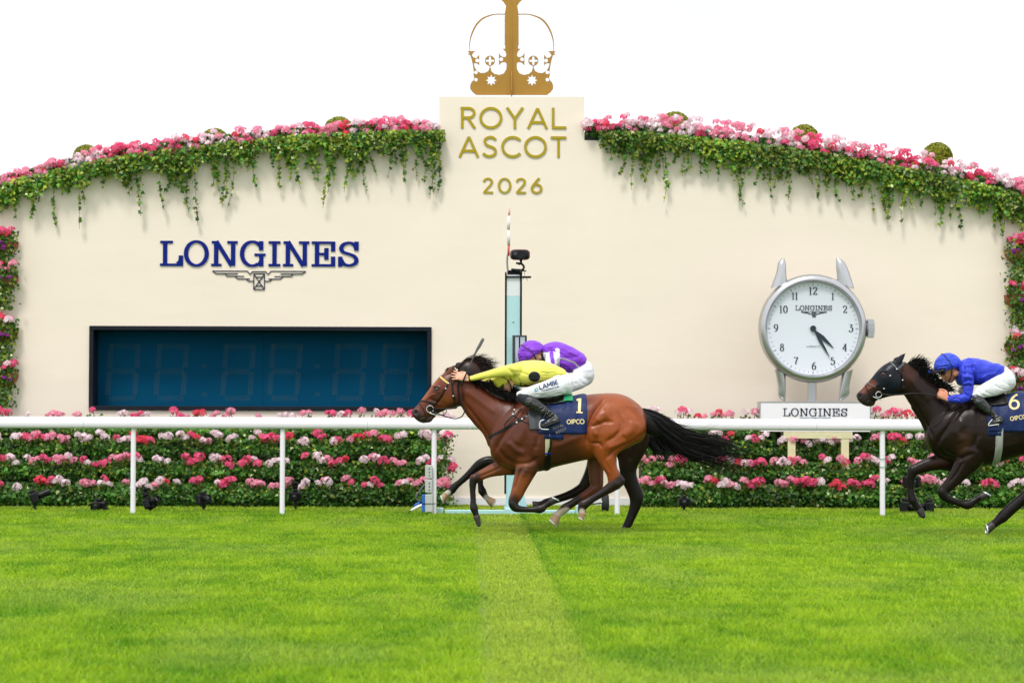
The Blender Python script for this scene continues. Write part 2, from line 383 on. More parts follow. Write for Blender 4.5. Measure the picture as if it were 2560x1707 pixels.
M_panel = mat('scoreboard_blue', (0.0028, 0.058, 0.122), 0.9, spec=.02, var=0.12, vscale=1.3, bump=0.05, bscale=9)
M_frame = mat('charcoal_frame', (0.008, 0.011, 0.018), 0.6, spec=.2, var=0.35, vscale=4, bump=0.1, bscale=25)
M_led = mat('unlit_led', (0.15, 0.165, 0.09), 0.6, spec=.1)
M_aqua = mat('pale_blue_paint', (0.42, 0.66, 0.68), 0.45, var=0.04, vscale=3)
M_wood = mat('cream_timber', (0.70, 0.64, 0.40), 0.7, var=0.07, vscale=6, bump=0.1, bscale=20, bstretch=(1, 1, 12))
# ------------------------------------------------------------------ ground
def ground():
    m = mat('lawn_soil', (0.055, 0.13, 0.012), 0.95, var=0.3, vscale=3, bump=0.3, bscale=30)
    xs = np.concatenate([np.linspace(-300, -20, 15), np.linspace(-18, 18, 60), np.linspace(20, 300, 15)])
    ys = np.concatenate([np.linspace(-60, 5, 10), np.linspace(6, 36, 60), np.linspace(38, 500, 20)])
    X, Y = np.meshgrid(xs, ys); V = np.column_stack([X.ravel(), Y.ravel(), np.full(X.size, -0.012)])
    a = len(xs); Fs = np.array([(j*a+i, j*a+i+1, (j+1)*a+i+1, (j+1)*a+i) for j in range(len(ys)-1) for i in range(a-1)])
    o = mesh_np('ground', V, Fs, m); tag(o, 'flat green racecourse turf under the horses', 'ground', kind='structure')
ground()
def strip_mask(X, Y):
    """mown finish strip running away from the camera: 1 inside, plus left pale line and right dark edge"""
    wob = 0.018*(vnoise(np.column_stack([Y*1.7, Y*0+.3]), 5)-.5)
    l, r = 0.085+wob, 0.612+wob
    s = lambda e, k: 1/(1+np.exp(-np.clip(e/k, -30, 30)))
    ins = s(X-l, .030)*s(r-X, .022)
    left = np.exp(-((X-l-.0)/.022)**2); right = np.exp(-((X-r-.03)/.035)**2)
    return ins, left, right
def turf():
    def patch(n, x0, x1, y0, y1, hw, hh):
        Y = RNG.uniform(y0, y1, n); X = RNG.uniform(-1, 1, n)*(0.215*Y+1.3)+0.0167*Y; X = X[:]
        ins, left, right = strip_mask(X, Y)
        big = vnoise(np.column_stack([X*0.9+7, Y*0.45]), 1); mid = vnoise(np.column_stack([X*3.3, Y*1.6+3]), 2); sm = vnoise(np.column_stack([X*11, Y*6]), 3)
        clump = 0.45*mid+0.35*sm+0.2*big
        h = hh*(0.65+0.6*clump)*(1-0.45*ins)*(1+0.25*right)*RNG.uniform(.6, 1.25, n)
        tuft = RNG.random(n) < 0.012; h = np.where(tuft, h*1.5, h)
        keep = ~((Y > 32.9))
        th = RNG.uniform(0, 2*np.pi, n); wd = hw*RNG.uniform(.7, 1.3, n)
        lean = RNG.uniform(.3, 1.5, n)*h; lt = RNG.uniform(0, 2*np.pi, n)
        lx, ly = lean*np.cos(lt)+h*.25*(mid-.5), lean*np.sin(lt)
        bx, by = np.cos(th)*wd/2, np.sin(th)*wd/2*0.5
        a = np.column_stack([X-bx, Y-by, np.full(n, -.006)]); b = np.column_stack([X+bx, Y+by, np.full(n, -.006)])
        c1 = np.column_stack([X+lx*.45+bx*.75, Y+ly*.45+by*.75, h*.62]); c2 = np.column_stack([X+lx*.45-bx*.75, Y+ly*.45-by*.75, h*.62])
        t = np.column_stack([X+lx, Y+ly, h])
        # colour: yellow green, mottled by clump, paler in the mown strip
        g1 = np.array((0.132, 0.345, 0.009)); g2 = np.array((0.415, 0.61, 0.020)); pale = np.array((0.60, 0.70, 0.10)); dk = np.array((0.08, 0.28, 0.008)); dry = np.array((0.48, 0.56, 0.12))
        st = vnoise(np.column_stack([X*2.2+31, Y*5.5]), 17); k = np.clip(0.10+0.8*(clump-.22)/.5+.5*(st-.5)+RNG.normal(0, .16, n), 0, 1)[:, None]
        C = g1*(1-k)+g2*k
        C = C*(1-.55*ins[:, None])+pale*.55*ins[:, None]
        left = left*vnoise(np.column_stack([Y*2.2, X*0+4]), 15); C = C*(1-.6*left[:, None])+np.array((.46, .54, .17))*.6*left[:, None]
        right = right*np.clip((Y-10)/12, .25, 1)*(.4+.8*vnoise(np.column_stack([Y*2.6, X*0+9]), 16)); C = C*(1-.8*np.clip(right, 0, 1)[:, None])+dk*.8*np.clip(right, 0, 1)[:, None]
        wear = vnoise(np.column_stack([X*1.4+20, Y*.8+9]), 8); wk = (np.clip((wear-.50)/.3, 0, 1)*.55*RNG.random(n))[:, None]
        C = C*(1-wk)+np.array((.36, .46, .12))*wk
        ed = np.clip((Y-30.2)/1.5, 0, 1)[:, None]*.55*RNG.random((n, 1)); C = C*(1-ed)+np.array((.62, .66, .09))*ed; h = h*(1+.35*np.clip((Y-30.6)/1.2, 0, 1))
        dr = (RNG.random(n) < .05)[:, None]; C = np.where(dr, dry*.8+C*.2, C)
        C *= RNG.uniform(.72, 1.2, n)[:, None]
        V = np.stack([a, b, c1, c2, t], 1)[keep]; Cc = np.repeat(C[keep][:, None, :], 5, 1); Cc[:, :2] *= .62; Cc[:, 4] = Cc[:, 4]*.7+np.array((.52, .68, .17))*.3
        return V, Cc
    parts = [patch(250000, 0, 0, 8.5, 16, .0065, .042), patch(330000, 0, 0, 16, 27, .010, .036), patch(110000, 0, 0, 27, 33.0, .013, .034)]
    Vs = np.concatenate([p[0] for p in parts]); Cs = np.concatenate([p[1] for p in parts]); n = len(Vs)
    b = (np.arange(n)*5)[:, None]
    # triangles
    T = np.concatenate([b+np.array([0, 1, 2]), b+np.array([0, 2, 3]), b+np.array([3, 2, 4])])
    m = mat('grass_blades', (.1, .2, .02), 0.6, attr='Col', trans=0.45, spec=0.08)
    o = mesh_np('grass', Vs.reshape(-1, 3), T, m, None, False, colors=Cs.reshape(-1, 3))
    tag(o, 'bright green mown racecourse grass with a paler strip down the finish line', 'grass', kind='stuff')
turf()
# ------------------------------------------------------------------ the big painted wall
ARCH_L = [(-420, 560), (-200, 520), (0, 452), (100, 428), (200, 402), (300, 385), (400, 370), (500, 356), (600, 346), (700, 336), (800, 329), (900, 324), (1000, 321), (1098, 320)]
ARCH_R = [(1497, 352), (1499, 322), (1600, 324), (1700, 332), (1800, 342), (1900, 354), (2000, 367), (2100, 383), (2200, 402), (2300, 420), (2400, 440), (2500, 464), (2560, 482), (2760, 545), (2980, 610)]
def arch_y(x):
    if x < 1290: return float(np.interp(x, [p[0] for p in ARCH_L], [p[1] for p in ARCH_L]))
    return float(np.interp(x, [1462]+[p[0] for p in ARCH_R[1:]], [320]+[p[1] for p in ARCH_R[1:]]))
wall = thing('finish_wall', 'tall cream arched wall behind the white rail carrying the gold lettering', 'wall', W(1280, 1262, YWALL))
wall.location.z = 0
def build_wall():
    top = ARCH_L+[(1098, 242), (1461, 242), (1461, 351)]+ARCH_R
    poly = px_poly(top, YWALL); xr, xl = poly[-1][0], poly[0][0]
    poly = [(xl, -.05)]+poly+[(xr, -.05)]
    hx = lambda a, b: px_poly([(a, b)], YWALL)[0]
    b0, b1 = px_poly([(228, 818), (1076, 1025)], YWALL)
    # opening for the recessed score board
    hole = [(b0[0], b0[1]), (b1[0], b0[1]), (b1[0], b1[1]), (b0[0], b1[1])]
    plate('wall_panel', [poly, hole], YWALL+.15, .30, M_wall, wall, bev=0)
    mb = MB(); k = MB()
    zb = .0
    mb.box((xl, YWALL-.03, zb), (xr, YWALL-.002, zb+.10)); mb.build('skirting_board', M_white, wall)
    S = 198/ (F/YWALL) 
    pm = F/YWALL
    def line(t, px0, px1, pyb, pyt, name, font=SANS, wt=.1, wn=.1, track=.16, m=M_goldlet, th=.009):
        st, wd = text_strokes(t, font, 1, wt, wn, track); h = (pyb-pyt)/pm; asp = (px1-px0)/pm/(wd*h)
        st = [(l*[h*asp, h], r*[h*asp, h]) for l, r in st]; p = W((px0+px1)/2, pyb, YWALL)
        return flat_text(name, st, p[0], p[2], YWALL-.004, th, m, wall)
    line('ROYAL', 1151, 1416, 322, 269, 'gold_lettering', track=.17, wt=.125, wn=.105)
    line('ASCOT', 1147, 1416, 394, 341, 'gold_lettering', track=.17, wt=.125, wn=.105)
    line('2026', 1207, 1356, 484, 445, 'gold_numerals', track=.25, wt=.115, wn=.125)
    line('LONGINES', 401, 896, 666, 603, 'blue_lettering', SERIF, wt=.10, wn=.185, track=.09, m=M_blue, th=.010)
    wings('winged_hourglass_emblem', 648, 677, 116, YWALL-.004, .008, M_navy, wall, 1.25)
def wings(name, cx, cy, half, Y, th, m, parent, lw):
    """winged hourglass emblem; cx,cy photo point of the top of the wings, half = half span in photo px"""
    s_ = half/235.0; mb = MB(); L = []
    L = []
    for sg in (-1, 1):
        q = lambda a, b: (a*sg*s_, b*1.88*s_)
        L += [[q(235, 1), q(60, 1), q(45, 10), q(33, 2), q(0, 2)], [q(235, 1), q(218, 8), q(110, 8)]]
        L += [[q(172, 8), q(162, 15), q(78, 15)], [q(122, 15), q(108, 22), q(48, 22)], [q(66, 22), q(54, 28), q(27, 28)]]
        L += [[q(27, 8), q(27, 50), q(0, 50)], [q(27, 8), q(0, 8)], [q(27, 8), q(16, 17), q(0, 17)], [q(27, 50), q(16, 41), q(0, 41)], [q(16, 17), q(-16, 41)], [q(18, 17), q(18, 17.5)]]
    pm = F/Y; w0 = lw*1.5*2.56/2.56/pm; st = []
    for p in L:
        for a, b in zip(p[:-1], p[1:]):
            if abs(a[0]-b[0])+abs(a[1]-b[1]) < 1e-6: continue
            A_, B_ = np.array((a[0]/pm, -a[1]/pm)), np.array((b[0]/pm, -b[1]/pm)); t = (B_-A_)/np.linalg.norm(B_-A_); A2, B2 = A_-t*w0*.4, B_+t*w0*.4
            n_ = np.array((-t[1], t[0]))*w0/2; st.append((np.array([A2+n_, B2+n_]), np.array([A2-n_, B2-n_])))
    p = W(cx, cy, Y); return flat_text(name, st, p[0], p[2], Y, th, m, parent)
build_wall()
# ------------------------------------------------------------------ crown on the centre block
def crown():
    Yc = YWALL-.0; r = thing('gold_crown', 'large flat cut gold crown standing on top of the centre block', 'crown', W(1280, 242, Yc+.12))
    Q = lambda u, v: (1100+u/3.137, v/3.137)     # traced points of the emblem
    cx = 562
    def mir(pts): return [(2*cx-a, b) for a, b in pts]
    # left half outline of base (clockwise), centre column included
    outl = [(cx, 748), (285, 748), (258, 728), (238, 702), (236, 675), (245, 648), (262, 632), (268, 612), (262, 590), (266, 570), (262, 545), (256, 505), (248, 470), (238, 440), (232, 432), (216, 432), (230, 420), (216, 404),
            (278, 402), (262, 416), (250, 436), (262, 452), (285, 458), (300, 440), (308, 432), (308, 520), (298, 505), (282, 498), (266, 500), (272, 530), (290, 558), (320, 575), (352, 573), (378, 560), (390, 530)]
    ring = [(392+40*math.sin(a), 479-40*math.cos(a)) for a in np.linspace(math.pi+.12, 3*math.pi-.12, 26)]
    outl2 = [(396, 530), (404, 562), (428, 582), (465, 590), (500, 578), (520, 545), (522, 505), (515, 492), (495, 490), (478, 498), (462, 516), (461, 415), (474, 438), (495, 450), (515, 448), (520, 430), (512, 405), (492, 385), (512, 384)]
    col = [(510, 360)]
    for i in range(12): y = 356-i*19; col += [(510, y), (505, y-5), (505, y-12), (510, y-16)]
    col += [(507, 112), (518, 50), (500, 22), (478, 0), (456, -30), (470, -110), (cx, -110)]
    left = outl+ring+outl2+col
    star = lambda x, y, R, r_, n, a0=0: [(x+(R if i % 2 == 0 else r_)*math.sin(a0+math.pi*i/n), y-(R if i % 2 == 0 else r_)*math.cos(a0+math.pi*i/n)) for i in range(2*n)]
    cross = lambda x, y: [(x+a, y+b) for a, b in [(-7, -33), (7, -33), (9, -9), (33, -7), (33, 7), (9, 9), (7, 33), (-7, 33), (-9, 9), (-33, 7), (-33, -7), (-9, -9)]]
    circ = lambda x, y, q: [(x+q*math.cos(a), y+q*math.sin(a)) for a in np.linspace(0, 2*math.pi, 16, endpoint=False)]
    holes = [star(402, 632, 44, 24, 8), cross(392, 479), circ(292, 477, 15), circ(480, 467, 15), circ(282, 570, 14) , circ(282, 627, 14)]
    bow = SG([(507, 111), (440, 110), (380, 122), (320, 150), (272, 205), (240, 280), (229, 350), (233, 402)], 6); bin_ = SG([(238, 402), (236, 350), (250, 285), (285, 212), (330, 160), (385, 132), (440, 118), (508, 119)], 6)
    D = .012
    conv = lambda P: px_poly([Q(*p) for p in P], Yc+.12)
    for sg in (0, 1):
        f = mir if sg else (lambda p: p)
        plate('crown_side', [conv(f(left))]+[conv(f(h)) for h in holes], Yc+.12, D, M_gold, r)
        plate('crown_arch', [conv(f(bow+bin_))], Yc+.121, D*.8, M_gold, r)
    # the cross plate at right angles, seen edge-on
    z0 = W(1280, 242, Yc)[2]; xc = W(*Q(cx, 400), Yc+.12)[0]
    prof = [(-.55, 0), (.55, 0), (.6, .08), (.58, .2), (.5, .3), (.22, .36), (.2, .8), (.14, 1.0), (.10, 1.6), (-.10, 1.6), (-.14, 1.0), (-.2, .8), (-.22, .36), (-.5, .3), (-.58, .2), (-.6, .08)]
    mb = MB(); V = [(xc-.007, Yc+.135+a*.20, z0+.001+b) for a, b in prof]+[(xc+.007, Yc+.135+a*.20, z0+.001+b) for a, b in prof]; n = len(prof)
    mb.add(V, [tuple(range(n)), tuple(range(2*n-1, n-1, -1))]+[(i, i+n, (i+1) % n+n, (i+1) % n) for i in range(n)]); mb.build('crown_cross_plate', M_gold, r)
crown()
# ------------------------------------------------------------------ score board
def scoreboard():
    r = thing('scoreboard', 'long dark blue race time board with unlit digits set into the cream wall', 'scoreboard', W(650, 1025, YWALL)); Y = YWALL
    x0, z1 = W(224, 815.5, Y)[0], W(650, 816, Y)[2]; x1 = W(1079, 816, Y)[0]; z0 = W(650, 1026, Y)[2]; t = .058
    mb = MB(); yf = Y-.035; yb = Y+.50
    mb.box((x0, yf, z1-t), (x1, Y+.10, z1), .004); mb.box((x0, yf, z0), (x1, Y+.10, z0+t), .004)
    mb.box((x0, yf+.003, z0+t+.001), (x0+t, Y+.10, z1-t-.001), .004); mb.box((x1-t, yf+.003, z0+t+.001), (x1, Y+.10, z1-t-.001), .004)
    mb.build('frame', M_frame, r)
    mb = MB(); a = .012
    mb.box((x0+t-a, Y+.101, z1-t+.001), (x1-t+a, yb, z1-t+a+.02)); mb.box((x0+t-a, Y+.101, z0+t-a-.02), (x1-t+a, yb, z0+t-.001))
    mb.box((x0+t-a-.02, Y+.101, z0+t), (x0+t-.001, yb, z1-t)); mb.box((x1-t+.001, Y+.101, z0+t), (x1-t+a+.02, yb, z1-t)); mb.build('recess_lining', M_frame, r)
    mid = (x0+x1)/2; mb = MB(); mb.box((x0+t-a, yb-.10, z0+t-a), (mid-.0015, yb-.06, z1-t+a)); mb.box((mid+.0015, yb-.10, z0+t-a), (x1-t+a, yb-.06, z1-t+a)); mb.build('display_panel', M_panel, r); mb = MB(); mb.box((x0, yb-.058, z0), (x1, yb-.04, z1)); mb.build('back_plate', M_frame, r)
    yp = yb-.1
    def dotrow(mb, p0, p1, n, w=.009, h=.004):
        for i in range(n):
            q = i/(n-1); x, z = p0[0]+(p1[0]-p0[0])*q, p0[1]+(p1[1]-p0[1])*q; mb.add([(x-w/2, yp-.004, z-h/2), (x+w/2, yp-.004, z-h/2), (x+w/2, yp-.004, z+h/2), (x-w/2, yp-.004, z+h/2)], [(0, 1, 2, 3)])
    for cxp in (306, 427, 594, 711, 873, 991):
        # traced in photo pixels at the panel: slanted eights of LED rows
        mb = MB(); P = lambda a, b: (W(cxp+a, b, yp)[0], W(cxp+a, b, yp)[2])
        for b0_, b1_, sl in ((862, 918, 4), (932, 985, -1)):
            for side in (-34, 34):
                for k in range(4): dotrow(mb, P(side+sl+2+k*3.4-5, b0_), P(side+sl-2+k*3.4-5, b1_), 13)
        for b in (860, 923, 990):
            for k in range(4): dotrow(mb, P(-30, b+k*3.6), P(30, b+k*3.6), 11)
        mb.build('digit', M_led, r)
    for cxp in (511, 794):
        mb = MB()
        for b in (912, 982):
            for k in range(3): dotrow(mb, (W(cxp-5, b+k*3.5, yp)[0], W(cxp, b+k*3.5, yp)[2]), (W(cxp+5, b, yp)[0], W(cxp, b+k*3.5, yp)[2]), 3)
        mb.build('colon', M_led, r)
scoreboard()
# ------------------------------------------------------------------ wristwatch shaped clock on its stand
def clock():
    Y = 32.38; pm = F/Y; c = W(2033, 821, Y); R = 134/pm
    r = thing('watch_clock', 'giant silver wristwatch shaped clock with pale dial mounted in front of the wall', 'clock', W(2033, 1005, Y))
    M_dial = mat('dial', (0.70, 0.73, 0.80), 0.3, coat=0.25); M_sil = mat('silver_case', (0.50, 0.50, 0.515), 0.28, metal=0.85, rvar=0.06, vscale=3)
    M_ring = mat('minute_ring', (0.70, 0.75, 0.74), 0.35); M_num = mat('numeral_ink', (0.03, 0.04, 0.055), 0.4); M_grey = mat('grey_ink', (0.30, 0.34, 0.38), 0.5)
    mb = MB(); prof = [(0, .17), (R*.80, .17), (R*.97, .12), (R*1.02, .05), (R*1.0, -.02), (R*.965, -.055), (R*.91, -.062), (R*.885, -.045), (R*.872, -.01), (R*.868, .03), (0, .03)]
    mb.lathe([(q, h) for q, h in prof], c, 'y', 96); mb.build('case', M_sil, r, auto=50)
    mb = MB(); mb.lathe([(0, .029), (R*.866, .029), (R*.866, .018), (R*.78, .0245), (0, .0245)], c, 'y', 80); mb.build('dial', M_dial, r, auto=30)
    mb = MB()
    for i in range(60):
        a = math.radians(6*i); q0, q1 = R*.80, R*(.835 if i % 5 else .85); w_ = .0035 if i % 5 else .007
        s_, c_ = math.sin(a), math.cos(a)
        V = [(c[0]+q*s_+k*c_, c[1]+.0165, c[2]+q*c_-k*s_) for q, k in ((q0, -w_), (q0, w_), (q1, w_), (q1, -w_))]; mb.add(V, [(0, 1, 2, 3)])
    mb.build('minute_track', M_grey, r)
    z = [('12', 2033, 727, 20), ('1', 2082, 741, 18), ('2', 2113, 773, 19), ('3', 2127, 820, 20), ('4', 2112, 868, 19), ('5', 2082, 902, 20), ('6', 2035, 914, 20), ('7', 1990, 901, 19), ('8', 1955, 868, 19), ('9', 1940, 820, 20), ('10', 1959, 773, 19), ('11', 1987, 740, 18)]
    yd = c[1]+.024
    for t, x, y, h in z:
        st, wd = text_strokes(t, SERIF, h/pm, .05, .17, .12, aspect=.92); p = W(x, y+h/2, yd)
        flat_text('numeral', st, p[0], p[2], yd, .004, M_num, r)
    st, wd = text_strokes('LONGINES', SERIF, 12.5/pm, .10, .16, .09); asp = (92/pm)/wd; p = W(2034, 776, yd)
    flat_text('dial_lettering', [(l*[asp, 1], q*[asp, 1]) for l, q in st], p[0], p[2], yd, .003, M_num, r); wings('dial_emblem', 2035, 779, 32, yd, .003, M_num, r, .9)
    st, wd = text_strokes('AUTOMATIC', {**SANS, 'A': SANS['A']}, 4.5/pm, .10, .10, .14); p = W(2033, 868, yd); flat_text('dial_small_lettering', st, p[0], p[2], yd, .002, M_grey, r)
    M_hand = mat('blued_hand', (0.005, 0.02, 0.035), 0.25)
    def hand(L_, wd, ang, y):
        s_, c_ = math.sin(ang), math.cos(ang); prof = [(0, -.006), (L_*.12, -.007), (L_*.45, -wd), (L_*.75, -wd*.6), (L_, -.001), (L_, .001), (L_*.75, wd*.6), (L_*.45, wd), (L_*.12, .007), (0, .006)]
        mb = MB(); mb.prism([(c[0]+a*s_+b*c_, c[2]+a*c_-b*s_) for a, b in prof], y-.004, y); return mb.build('hand', M_hand, r)
    hand(72/pm, .028, math.radians(133.5), c[1]+.012); hand(85/pm, .020, math.radians(150), c[1]+.004)
    mb = MB(); mb.cyl((c[0], c[1]-.006, c[2]), (c[0], c[1]+.024, c[2]), 7.5/pm, k=24); mb.build('hub_cap', M_hand, r)
    # lugs: curved horns
    def lug(rows):
        mb = MB(); rings = []; rr = spl(np.array(rows, float), 5)
        for xa, ya, xb, yb_, d in rr:
            a, b = W(xa, ya, Y+.07), W(xb, yb_, Y+.07); cc = (a+b)/2; h = (b-a)/2
            rings.append([cc+h*math.cos(q)+np.array((0, d*math.copysign(abs(math.sin(q))**.8, math.sin(q)), 0)) for q in np.linspace(0, 2*math.pi, 24, endpoint=False)])
        mb.loft(rings); mb.build('lug', M_sil, r, auto=50)
    lug([(1955, 646, 1961, 646, .02), (1945, 658, 1965, 662, .06), (1940, 682, 1966, 688, .075), (1926, 722, 1970, 708, .08)]); lug([(2091, 644, 2098, 645, .02), (2090, 664, 2111, 656, .06), (2092, 690, 2122, 678, .075), (2092, 708, 2136, 722, .08)])
    lug([(1936, 922, 1964, 935, .075), (1944, 960, 1965, 962, .065), (1946, 990, 1964, 992, .05), (1960, 1002, 1963, 1003, .012)]); lug([(2104, 935, 2133, 922, .075), (2100, 962, 2125, 960, .065), (2097, 992, 2122, 988, .05), (2096, 1003, 2099, 1002, .012)])
    mb = MB(); cz = W(2177, 821, Y)
    for i in range(24):
        a = 2*math.pi*i/24; mb.box((cz[0]-.045, cz[1]+.03+.115*math.cos(a)-.011, cz[2]+.115*math.sin(a)-.011), (cz[0]+.04, cz[1]+.03+.115*math.cos(a)+.011, cz[2]+.115*math.sin(a)+.011))
    mb.lathe([(0, -.06), (.09, -.055), (.112, -.04), (.112, .03), (.09, .045), (0, .05)], (cz[0], cz[1]+.03, cz[2]), 'x', 32); mb.build('winding_crown', M_sil, r, auto=40)
    mb = MB(); x0, x1 = W(2022, 950, Y)[0], W(2042, 950, Y)[0]; mb.box((x0, Y+.03, W(2033, 1006, Y)[2]), (x1, Y+.14, W(2033, 945, Y)[2]), .01); mb.build('support_post', M_sil, r)
    # sign box
    s_ = thing('sign_box', 'low white sign box with blue lettering directly under the giant watch', 'sign', W(2033, 1062, Y))
    x0, x1, zt, zb = W(1900, 1030, Y)[0], W(2174, 1030, Y)[0], W(2033, 1006, Y)[2], W(2033, 1079, Y)[2]
    mb = MB(); mb.box((x0, Y-.05, zb), (x1, Y+.22, zt-.001), .006); mb.build('box', M_white, s_)
    mb = MB(); g = .012; M_alu = mat('aluminium_edge', (0.45, 0.46, 0.47), 0.35, metal=0.7)
    mb.box((x0-g, Y-.056, zb), (x0-.001, Y+.22, zt+g)); mb.box((x0, Y-.056, zt), (x1, Y+.22, zt+g)); mb.box((x1+.001, Y-.056, zb), (x1+g, Y+.22, zt+g)); mb.build('edge_trim', M_alu, s_)
    yf = Y-.0505; pm2 = F/yf; st, wd = text_strokes('LONGINES', SERIF, 1, .075, .15, .10); h = 20/pm2; asp = 161/pm2/(wd*h); p = W(2038, 1040, yf)
    flat_text('sign_lettering', [(l*[h*asp, h], q*[h*asp, h]) for l, q in st], p[0], p[2], yf, .004, M_navy, s_); wings('sign_emblem', 2038, 1043.5, 38, yf, .003, mat('grey_line', (.3, .33, .4), .5), s_, .8)
    t_ = thing('timber_trestle', 'cream timber trestle standing in the flowers under the white sign box', 'trestle', W(2040, 1150, Y))
    mb = MB(); x0, x1 = W(1956, 1080, Y)[0], W(2127, 1080, Y)[0]; mb.box((x0, Y-.16, W(2040, 1096, Y)[2]), (x1, Y-.10, zb-.002), .004); mb.box((x0, Y+.14, W(2040, 1096, Y)[2]), (x1, Y+.2, zb-.002), .004); mb.build('crossbeam', M_wood, t_)
    for xa in (1966, 2099):
        mb = MB(); a, b = W(xa, 1100, Y)[0], W(xa+19, 1100, Y)[0]; mb.box((a, Y-.155, -.02), (b, Y-.08, W(2040, 1096, Y)[2]-.001), .003); mb.box((a, Y+.12, -.02), (b, Y+.19, W(2040, 1096, Y)[2]-.001), .003); mb.build('leg', M_wood, t_)
clock()
# ------------------------------------------------------------------ running rail and its posts
def rail():
    Y = YRAIL; r = thing('running_rail', 'long white plastic running rail crossing the whole course behind the horses', 'rail', W(1280, 1287, Y)); r.location.z = 0
    z1, z0 = WZ(1044.7, Y), WZ(1073.5, Y); hh = (z1-z0)/2; zc = (z1+z0)/2; prof = []
    for a, b in [(-.055, -.9), (-.07, -.6), (-.072, .1), (-.06, .5), (-.03, .85), (.02, 1.0), (.05, .8), (.06, .3), (.06, -.7), (.045, -1.0), (-.04, -1.0)]: prof.append((Y+a, zc+b*hh))
    cuts = [-9.5, -6.4, W(400, 0, Y)[0]-.9, W(704, 0, Y)[0]+1.1, W(1180, 0, Y)[0], 1.6, 4.3, 7.0, 9.8]
    for a, b in zip(cuts[:-1], cuts[1:]):
        mb = MB(); mb.loft([[(a+.0015, y, z) for y, z in prof], [(b-.0015, y, z) for y, z in prof]]); mb.build('rail_length', M_white, r, auto=35)
    for i, (x, l) in enumerate(((-70, None), (333, 0), (706, 1), (1085, 2), (1543, 3), (2206, 4), (2620, None))):
        p = W(x, 1180, Y); mb = MB(); w_ = .032 if l != 4 else .034
        mb.loft([[(p[0]+w_*math.cos(a), Y+.0+w_*.9*math.sin(a), z) for a in np.linspace(0, 2*math.pi, 14, endpoint=False)] for z in (-.03, z0-.002)])
        mb.build('post', M_white, r, auto=50)
        if l == 4:
            mb = MB(); 
            for py in (1146, 1166): mb.tube([(p[0]+.04*math.cos(a), Y+.04*math.sin(a), WZ(py, Y, x)+.004*math.sin(a)) for a in np.linspace(0, 2*math.pi, 20)], .0035, 6); mb.tube([(p[0]+.03, Y-.03, WZ(py, Y, x)), (p[0]+.075, Y-.04, WZ(py, Y, x)+.002)], .0025, 5)
            mb.build('green_tie', mat('green_wire', (.02, .3, .12), .4), r)
rail()
